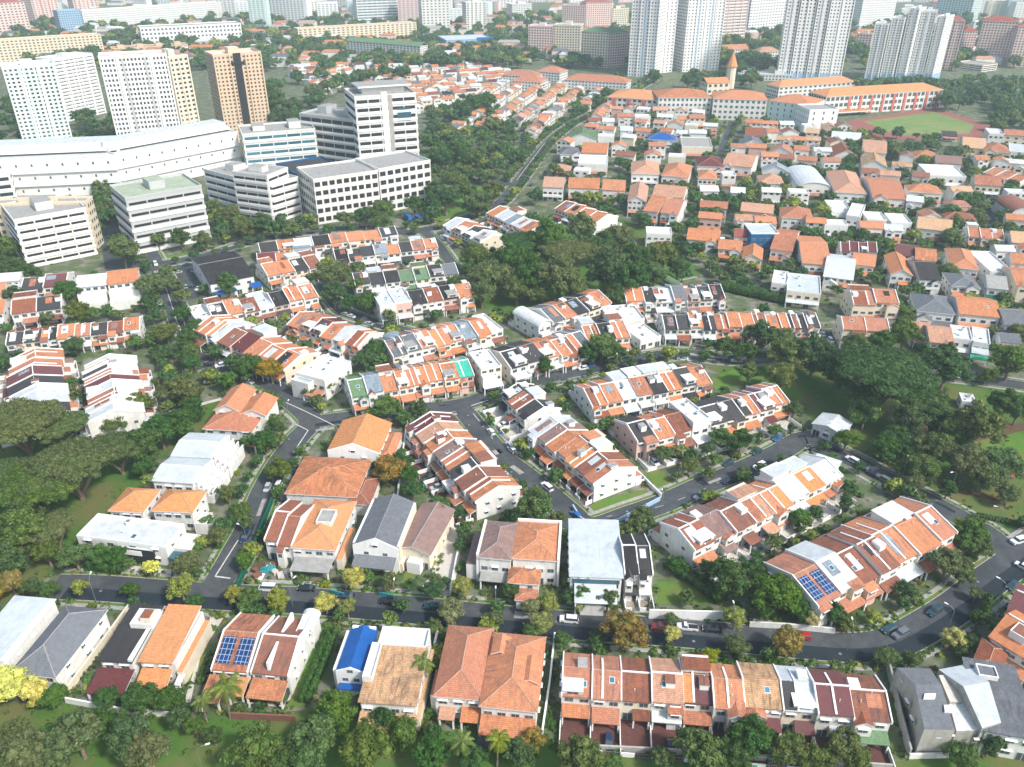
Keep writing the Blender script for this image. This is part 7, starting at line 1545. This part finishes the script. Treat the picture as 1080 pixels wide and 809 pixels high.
# ================================================================ cars
def heading(px, py):
    x, y, _ = G(px, py); best = None
    for P, w, nm in ROADS:
        for i in range(len(P)-1):
            d = math.hypot(P[i][0]-x, P[i][1]-y)
            if best is None or d < best[0]: best = (d, math.degrees(math.atan2(P[i+1][1]-P[i][1], P[i+1][0]-P[i][0])))
    return best[1]
for px, py, k, c, l, ang in (
 (600, 653, 'suv', 'white', 'white SUV by the gate below the orange hipped roof', None), (697, 661, 'suv', 'maroon', 'dark red pickup-like car beside the big golden brown tree', None), (725, 661, 'pickup', 'white', 'white pickup truck below the stained white wall', None), (751, 663, 'sedan', 'black', 'black saloon behind the white pickup truck', None),
 (847, 671, 'hatch', 'red', 'bright red hatchback half under the golden tree', None), (950, 668, 'suv', 'grey', 'dark grey car on the road bend, lower of two', None), (986, 644, 'suv', 'teal', 'teal car driving on the curved road', None), (938, 663, 'hatch', 'teal', 'small teal car at the kerb of the pale driveway', None),
 (410, 634, 'suv', 'black', 'black car at the tan driveway of the glazed gable house', None), (457, 640, 'suv', 'teal', 'dark car below the strip lawn gate', None), (365, 628, 'sedan', 'navy', 'dark blue car left of the tan driveway', None), (323, 620, 'sedan', 'black', 'black car beside the carport', None), (282, 620, 'van', 'white', 'white van below the cluttered corner yard', None),
 (259, 566, 'suv', 'navy', 'navy car parked along the green netting', None), (263, 558, 'hatch', 'navy', 'second navy car parked along the green netting', None), (293, 513, 'suv', 'white', 'white car beside the wide hipped roof', None), (282, 514, 'hatch', 'silver', 'silver car below the olive street tree', None), (314, 496, 'suv', 'teal', 'teal car in the driveway of the wide hipped house', 40),
 (1074, 570, 'suv', 'white', 'white car parked at the right end of the road', 20), (1079, 597, 'hatch', 'white', 'second white car at the right end of the road', -50), (1068, 617, 'hatch', 'teal', 'teal car behind the maroon roof', None),
 (668, 548, 'suv', 'white', 'white car under the pale garden tree', None), (739, 523, 'suv', 'silver', 'silver car on the park road by the rust roofs', None), (769, 506, 'pickup', 'navy', 'dark blue pickup with plants on the park road', None), (801, 491, 'suv', 'white', 'white car on the park road near the white sheet roof', None), (798, 476, 'hatch', 'teal', 'teal car behind the park road yard wall', None), (820, 462, 'hatch', 'blue', 'blue car near the maroon roof yard', None), (774, 470, 'suv', 'white', 'white car in the yard of the black roofed house', -60), (760, 470, 'sedan', 'silver', 'silver car in the yard beside the white tall house', -60), (768, 488, 'hatch', 'teal', 'teal car at the kerb of the white tall house', None),
 (899, 485, 'suv', 'white', 'white car beside the park above the long sheet roof', None), (911, 493, 'sedan', 'black', 'black car second along the park edge', None), (932, 505, 'suv', 'grey', 'grey car third along the park edge', None), (960, 517, 'hatch', 'white', 'pale car hidden by the yellow bush at the park edge', None), (922, 500, 'sedan', 'navy', 'navy car between others along the park edge', None),
 (538, 470, 'suv', 'silver', 'silver car in front of the three gables', -62), (543, 475, 'sedan', 'teal', 'teal car in front of the three gables', -62), (540, 474, 'hatch', 'white', 'white car by the gate of the sheet roofed gable', None), (577, 513, 'suv', 'white', 'white car near the foot of the cross road', None), (608, 543, 'hatch', 'blue', 'blue car beside the curved pale wall', None), (518, 455, 'hatch', 'white', 'white car on the cross road verge', None), (530, 497, 'sedan', 'silver', 'silver car behind the orange gables', None),
 (622, 385, 'suv', 'blue', 'blue car under the street trees', None), (615, 388, 'hatch', 'white', 'white car beside the blue one under the street trees', None), (616, 398, 'sedan', 'grey', 'grey car on the middle road', None), (661, 380, 'sedan', 'black', 'black car at the white gate on the middle road', None), (626, 380, 'suv', 'navy', 'navy car under the big street tree', None), (720, 378, 'sedan', 'white', 'white car on the middle road by the yellow tree', None), (748, 378, 'suv', 'silver', 'silver car on the middle road below the black roofs', None), (777, 380, 'sedan', 'white', 'white car on the middle road before the grove', None),
 (188, 347, 'suv', 'white', 'white car on the side road, upper of the parked line', None), (184, 352, 'sedan', 'silver', 'silver car next to the dashed side road line', None), (190, 354, 'hatch', 'grey', 'grey car second in the side road line', None), (193, 367, 'sedan', 'silver', 'silver car lower in the side road line', None), (200, 378, 'hatch', 'teal', 'teal car at the side road bend', None), (220, 384, 'sedan', 'black', 'black car at the bend beside a white one', 20), (233, 385, 'suv', 'white', 'white car at the bend by the golden tree', 30), (199, 391, 'van', 'white', 'white van below the side road bend', 25), (222, 396, 'suv', 'silver', 'silver car in the lot below the bend', 20), (221, 402, 'sedan', 'white', 'white saloon in the lot below the bend', 20), (263, 402, 'sedan', 'silver', 'silver car below the golden tree', None),
 (187, 287, 'sedan', 'silver', 'silver car in the car park, top left', 10), (197, 279, 'sedan', 'navy', 'navy car in the car park, top', 10), (193, 303, 'suv', 'silver', 'silver car in the car park, lower left', 10), (209, 304, 'hatch', 'white', 'white car in the car park beside the black roof', 80), (205, 285, 'suv', 'grey', 'grey car in the car park, right side', 80), (164, 278, 'suv', 'white', 'white car at the top of the side road', None), (200, 302, 'hatch', 'teal', 'teal car in the car park, middle', 10),
 (364, 331, 'sedan', 'silver', 'silver car first in the parked lane', None), (370, 333, 'sedan', 'white', 'white car second in the parked lane', None), (378, 337, 'hatch', 'black', 'black car third in the parked lane', None), (389, 341, 'sedan', 'silver', 'silver car fourth in the parked lane', None), (399, 343, 'suv', 'grey', 'grey car fifth in the parked lane', None), (352, 318, 'hatch', 'white', 'white car at the top of the parked lane', None), (408, 346, 'sedan', 'black', 'black car at the far end of the parked lane', None),
 (868, 352, 'sedan', 'silver', 'silver car in the driveway below the stepped townhouses', None), (876, 359, 'suv', 'white', 'white car in the driveway below the stepped townhouses', 90), (995, 394, 'hatch', 'yellow', 'yellow car on the lane beside the great park tree', None), (1005, 396, 'sedan', 'white', 'white car beside the yellow one', None), (1030, 400, 'sedan', 'grey', 'grey car on the lane beyond the yellow one', None),
 (566, 168, 'suv', 'silver', 'silver car driving on the avenue', None), (562, 174, 'hatch', 'white', 'white car driving on the avenue', None), (590, 150, 'hatch', 'white', 'small white car far up the avenue', None), (560, 195, 'sedan', 'black', 'black car where the avenue meets the estate road', None), (856, 171, 'hatch', 'white', 'white car between trees below the school', 80), (500, 189, 'hatch', 'black', 'black car on the estate road wall', None), (507, 190, 'hatch', 'grey', 'grey car on the estate road wall', None)):
    a = heading(px, py) if ang is None else ang
    if l.startswith('dark red'): l = 'dark red car beside the big golden brown tree'
    car(px, py, k, c, a, l)
# ground cover: small plants along walls, verges and yards that nobody could count
V, Fc, mi, k = [], [], [], 0; rs = np.random.RandomState(8); mats = [M['leaf_'+q] for q in ('r', 'd', 'm', 'Y', 'br')]; n_ = 0
for _ in range(16000):
    px, py = rs.uniform(-10, 1090), 215+585*rs.rand()**.75
    x, y, _z = G(px, py); d_ = dist_road((x, y))
    if d_ < .3: continue
    ok = not any(inside((x, y), f) for f in LAWNS); near = False
    for f in FOOT:
        if abs(f[0][0]-x) > 60 or abs(f[0][1]-y) > 60: continue
        if inside((x, y), f): ok = False; break
        if not near:
            for (ax, ay), (bx, by) in zip(f, f[1:]+f[:1]):
                L2 = (bx-ax)**2+(by-ay)**2+1e-6; t_ = max(0, min(1, ((x-ax)*(bx-ax)+(y-ay)*(by-ay))/L2))
                if (ax+(bx-ax)*t_-x)**2+(ay+(by-ay)*t_-y)**2 < 4: near = True; break
    if not ok or not (near or d_ < 3.2 or rs.rand() < .25): continue
    r = rs.uniform(.3, 1.0)*(1 if not any(inside((x, y), p) for p in PARKS) else .6); m_ = 12; dd = rs.normal(size=(m_, 3)); dd[:, 2] = abs(dd[:, 2]); dd /= np.linalg.norm(dd, axis=1)[:, None]
    pos = np.array([x, y, 0])+dd*r*np.array([1, 1, .8]); t1 = np.cross(dd, rs.normal(size=(m_, 3))); t1 /= np.linalg.norm(t1, axis=1)[:, None]; t2 = np.cross(dd+rs.normal(size=(m_, 3))*.4, t1); LL = r*.45
    V.append(np.stack([pos-t1*LL, pos-t2*LL, pos+t1*LL, pos+t2*LL], 1).reshape(-1, 3)); Fc += (np.arange(m_*4).reshape(m_, 4)+k).tolist(); mi += [int(rs.choice([0, 0, 1, 1, 2, 3, 4], p=[.2, .2, .2, .15, .15, .06, .04]))]*m_; k += m_*4; n_ += 1
me = bpy.data.meshes.new('ground_cover'); me.from_pydata(np.concatenate(V).tolist(), [], Fc)
for q in mats: me.materials.append(q)
me.polygons.foreach_set('material_index', mi); o = bpy.data.objects.new('ground_cover', me); col.objects.link(o); o['kind'] = 'stuff'; o['label'] = 'low plants along the walls, verges and yards'
ci = 0
for (x, y), a, ph in YARDCARS:
    c = rnd.choice(['white', 'silver', 'grey', 'black', 'navy', 'white', 'teal']); k = rnd.choice(['sedan', 'hatch', 'suv']); key = (k, c)
    if key not in CARM: CARM[key] = car_meshes(*key)
    p = PX(x, y, .7)
    m_ = CARM[key]; e = empty('parked_car', (x, y, .035), a); tag(e, '%s car in the %s' % (c, ph), 'car', 'parked cars')
    for n_ in ('body', 'windows', 'roof'): place(n_, m_[n_], e, (0, 0, 0))
    for sx in (-.31, .31):
        for sy in (-1, 1): place('wheel', WHEEL, e, (sx*m_['L'], sy*(m_['w']-.08), .32))
for o, ph, i in GATES: tag(o, 'grey metal gate of the %s yard, %s' % (ordn(i), ph), 'gate', 'yard gates')
x, y, _ = G(283, 603); e = empty('junk_heap', (x, y, 0), .3); tag(e, 'heap of stored timber, boxes and a teal sheet in the cluttered corner yard', 'junk heap')
jr = random.Random(9)
for i in range(16):
    jx, jy, a_, b2, c2 = jr.uniform(-4, 5), jr.uniform(-3, 3.5), jr.uniform(.4, 1.3), jr.uniform(.3, .9), jr.uniform(.3, 1.3); o = MB().box(-a_, a_, -b2, b2, 0, c2, jr.choice(['brick', 'paving_pale', 'metal', 'soil', 'trim'])).build('crate', e); o.location = (jx, jy, .02); o.rotation_euler = (0, 0, jr.random()*3)
b_ = MB(); n_ = 9
for i in range(n_):
    for j in range(n_): b_.v.append(((i/8-.5)*4.2, (j/8-.5)*2.6, 1.5+.35*math.sin(i*1.3+j)+.2*math.cos(j*2.1)-((i-4)**2+(j-4)**2)*.035))
for i in range(8):
    for j in range(8): b_.face((i*9+j, (i+1)*9+j, (i+1)*9+j+1, i*9+j+1), 'awning_t')
b_.build('sheet', e)
for q, xs, W_, Y, rz, lod, ph, side in ROWS:
    if side or lod < 2.2 or Y < 4: continue
    for i, w_ in enumerate(W_):
        if rnd.random() < .45:
            p = q(xs[i]+w_*.2, Y+.5)
            if dist_road(p) < .3: continue
            e = empty('bin', (p[0], p[1], 0), rz+rnd.uniform(-.3, .3)); c = rnd.choice(['green', 'blue']); m_ = 'awning_g' if c == 'green' else 'awning_b'
            tag(e, '%s bin by the %s yard, %s' % (c, ordn(i), ph), 'bin', 'bins by the yards')
            b_ = MB(); b_.prism([(-.26, -.3), (.26, -.3), (.26, .3), (-.26, .3)], .12, .95, m_); b_.build('body', e); MB().box(-.3, .3, -.36, .34, .955, 1.03, m_).build('lid', e)
# lorries and the bus in the service yard
def lorry(px, py, ang, c, lab):
    x, y, _ = G(px, py); e = empty('lorry', (x, y, 0), R(ang)); tag(e, lab, 'lorry')
    MB().box(-3.2, 4.2, -1.2, 1.2, .9, 3.5, c).build('cargo_box', e); b_ = MB(); b_.extr([(-5, .6), (-3.3, .6), (-3.3, 2.7), (-4.6, 2.7), (-5, 1.7)], -1.1, 1.1, 'y', 'car_white'); b_.build('cab', e)
    MB().box(-4.93, -4.6, -.95, .95, 1.8, 2.5, 'glass').build('windscreen', e)
    for sx in (-4.1, 2.0, 3.2):
        for sy in (-1, 1): o = place('wheel', WHEEL, e, (sx, sy*1.0, .48), (1.5, 1.3, 1.5))
lorry(430, 232, -60, 'awning_b', 'left of two blue lorries parked by the lawn'); lorry(442, 234, -52, 'awning_b', 'right of two blue lorries parked by the lawn')
# ================================================================ lamps, sheds, playground
for px, py, ang, l in ((102, 636, 100, 'curved street lamp at the end of the bottom road'), (309, 640, 60, 'street lamp between the round yellow-green tree and the pale one'), (417, 643, 90, 'street lamp by the tan driveway'), (523, 652, 90, 'street lamp below the white parapet pair'), (771, 668, 90, 'street lamp right of the black saloon'), (893, 686, 80, 'street lamp above the rust roofed terrace end'), (998, 668, 130, 'street lamp beside the pale yellow tree'), (1052, 640, 130, 'street lamp beside the maroon roof'), (262, 580, 150, 'street lamp in front of the navy cars'), (306, 447, 90, 'street lamp at the corner junction'), (697, 545, 90, 'street lamp beside the white wall end'), (870, 470, 60, 'street lamp at the corner of the park road'), (1050, 560, 160, 'street lamp at the park corner'), (215, 816, 20, 'curved street lamp at the bottom edge'),
    (950, 508, 60, 'street lamp half way along the park edge'), (168, 340, 20, 'street lamp on the left of the side road'), (650, 396, 90, 'street lamp on the middle road'), (585, 402, 90, 'street lamp by the yards of the black roofs'), (560, 180, 30, 'street lamp on the avenue'), (1002, 520, 200, 'white park lamp in the right hand park')):
    lamp(px, py, ang, l)
for pts, l in (([(664, 254), (668, 252), (677, 264), (672, 268)], 'upper green ribbed park shed'), ([(702, 294), (706, 288), (722, 297), (718, 303)], 'lower green ribbed park shed')):
    A = G(*pts[0], 2.5); Bp = G(*pts[3], 2.5); L_ = math.hypot(Bp[0]-A[0], Bp[1]-A[1]); e = empty('shed', ((A[0]+Bp[0])/2, (A[1]+Bp[1])/2, 0), math.atan2(Bp[1]-A[1], Bp[0]-A[0])-math.pi/2); tag(e, l, 'shed')
    MB().box(-2.2, 2.2, -L_/2, L_/2, 0, 2.6, 'wall3').build('wall', e); roof_shape('v', 4.4, L_, 2.6, 1.0, M['n']).build('roof', e)
x, y, _ = G(1057, 507); e = empty('playground_frame', (x, y, 0), .4); tag(e, 'red playground slide on a green pad among the park trees', 'playground')
b_ = MB(); b_.box(-1.2, 1.2, -1.2, 1.2, 1.8, 2.0, 'awning_t'); b_.build('platform', e)
for sx in (-1.1, 1.1):
    for sy in (-1.1, 1.1): MB().box(sx-.08, sx+.08, sy-.08, sy+.08, 0, 3.2, 'metal').build('post', e)
b_ = MB(); b_.prism([(-1.6, -1.6), (1.6, -1.6), (1.6, 1.6), (-1.6, 1.6)], 3.2, [3.3, 3.9, 4.2, 3.5], 'car_red'); b_.build('canopy', e)
b_ = MB(); b_.extr([(1.2, 1.9), (1.2, 1.7), (4.2, .1), (4.8, .1), (4.8, .3), (4.3, .3)], -.5, .5, 'y', 'car_red'); b_.build('slide', e)
H('f', 'W', 3, (1011, 424), (1026, 426), (1014, 416), 'small white store beside the park nets', porch=0, back=False)
# past three hundred of a kind: the smallest ones in the picture become one object
TREES.sort(key=lambda t_: t_[6]*lodof(t_[1]), reverse=True)
SIDE = []
for _ in range(900):
    px = trnd.choice([trnd.uniform(-300, -25), trnd.uniform(1105, 1400)]); py = 130+680*trnd.random(); x, y, _z = G(px, py); r = trnd.uniform(1.8, 4.2)
    if free(x, y, r*.5, 1): SIDE.append([px, py, (x, y, 1.15*r+.8), 'r', trnd.choice('drm'), '', r, 'r'])
thicket(TREES[292:]+SIDE, 'tree_cover', 'many small garden trees between the distant houses'); TREES = TREES[:292]
for t_ in TREES: grow(t_)
# ================================================================ labels for trees and shrubs: by colour and place in their grove
gr = defaultdict(list)
for t_ in TREES: gr[t_[5]].append(t_)
SH = {'u': 'umbrella-crowned', 'c': 'conifer-like', 'p': 'palm', 'o': 'loose-crowned'}
for wh, L_ in gr.items():
    kinds = defaultdict(list)
    for t_ in L_: kinds[('palm' if t_[3] == 'p' else (SH.get(t_[3], 'round')+' '+LN[t_[4]]))].append(t_)
    for kd, K in kinds.items():
        K.sort(key=lambda t_: t_[0])
        for i, t_ in enumerate(K):
            nm = kd+' tree'
            t_[2]['label'] = ('only %s in the %s' % (nm, wh)) if len(K) == 1 else ('%s %s from the left, %s' % (ordn(i), nm, wh))
            t_[2]['group'] = 'trees in the '+wh
SHR.sort(key=lambda o: PX(*o.location)[1])
SG = defaultdict(list)
rowlab = ('upper estate gardens', 'gardens of the upper middle rows', 'gardens of the middle rows', 'gardens around the cross road', 'gardens near the bottom road')
for o in SHR:
    p = PX(*o.location); j = min(4, max(0, int((p[1]-230)/105)))
    cl = o.data.materials[0].name.split('_')[1].split('.')[0]
    SG[(j, LN.get(cl, 'green'))].append((p[0], o))
for (j, cl), L_ in SG.items():
    L_.sort(key=lambda a: a[0])
    for i, (_, o) in enumerate(L_): o['label'] = '%s small %s shrub from the left in the %s' % (ordn(i), cl, rowlab[j]); o['group'] = 'shrubs in the '+rowlab[j]
# ================================================================ haze
hm = bpy.data.materials.new('haze'); hm.use_nodes = True; t = hm.node_tree; t.nodes.clear()
pv = t.nodes.new('ShaderNodeVolumePrincipled'); pv.inputs['Color'].default_value = (.76, .96, 1.0, 1); pv.inputs['Density'].default_value = HAZE; pv.inputs['Anisotropy'].default_value = .1
ou = t.nodes.new('ShaderNodeOutputMaterial'); t.links.new(pv.outputs[0], ou.inputs['Volume'])
b_ = MB(); M['haze'] = hm; b_.box(-4600, 4600, -160, 6600, -1, 175, 'haze'); o = b_.build('haze', uv=False); o['kind'] = 'stuff'; o['label'] = 'pale haze over the far city'
if __import__('os').environ.get('DBG'):
    for l in LOG: print('LOG', l)
    for o in bpy.data.objects:
        if not o.parent and o.get('label') and not 4 <= len(o['label'].split()) <= 16: print('LONG', o['label'])
    print('TREES', len(TREES), 'NT', NT, 'SHR', len(SHR), 'OBJ', len(bpy.data.objects))
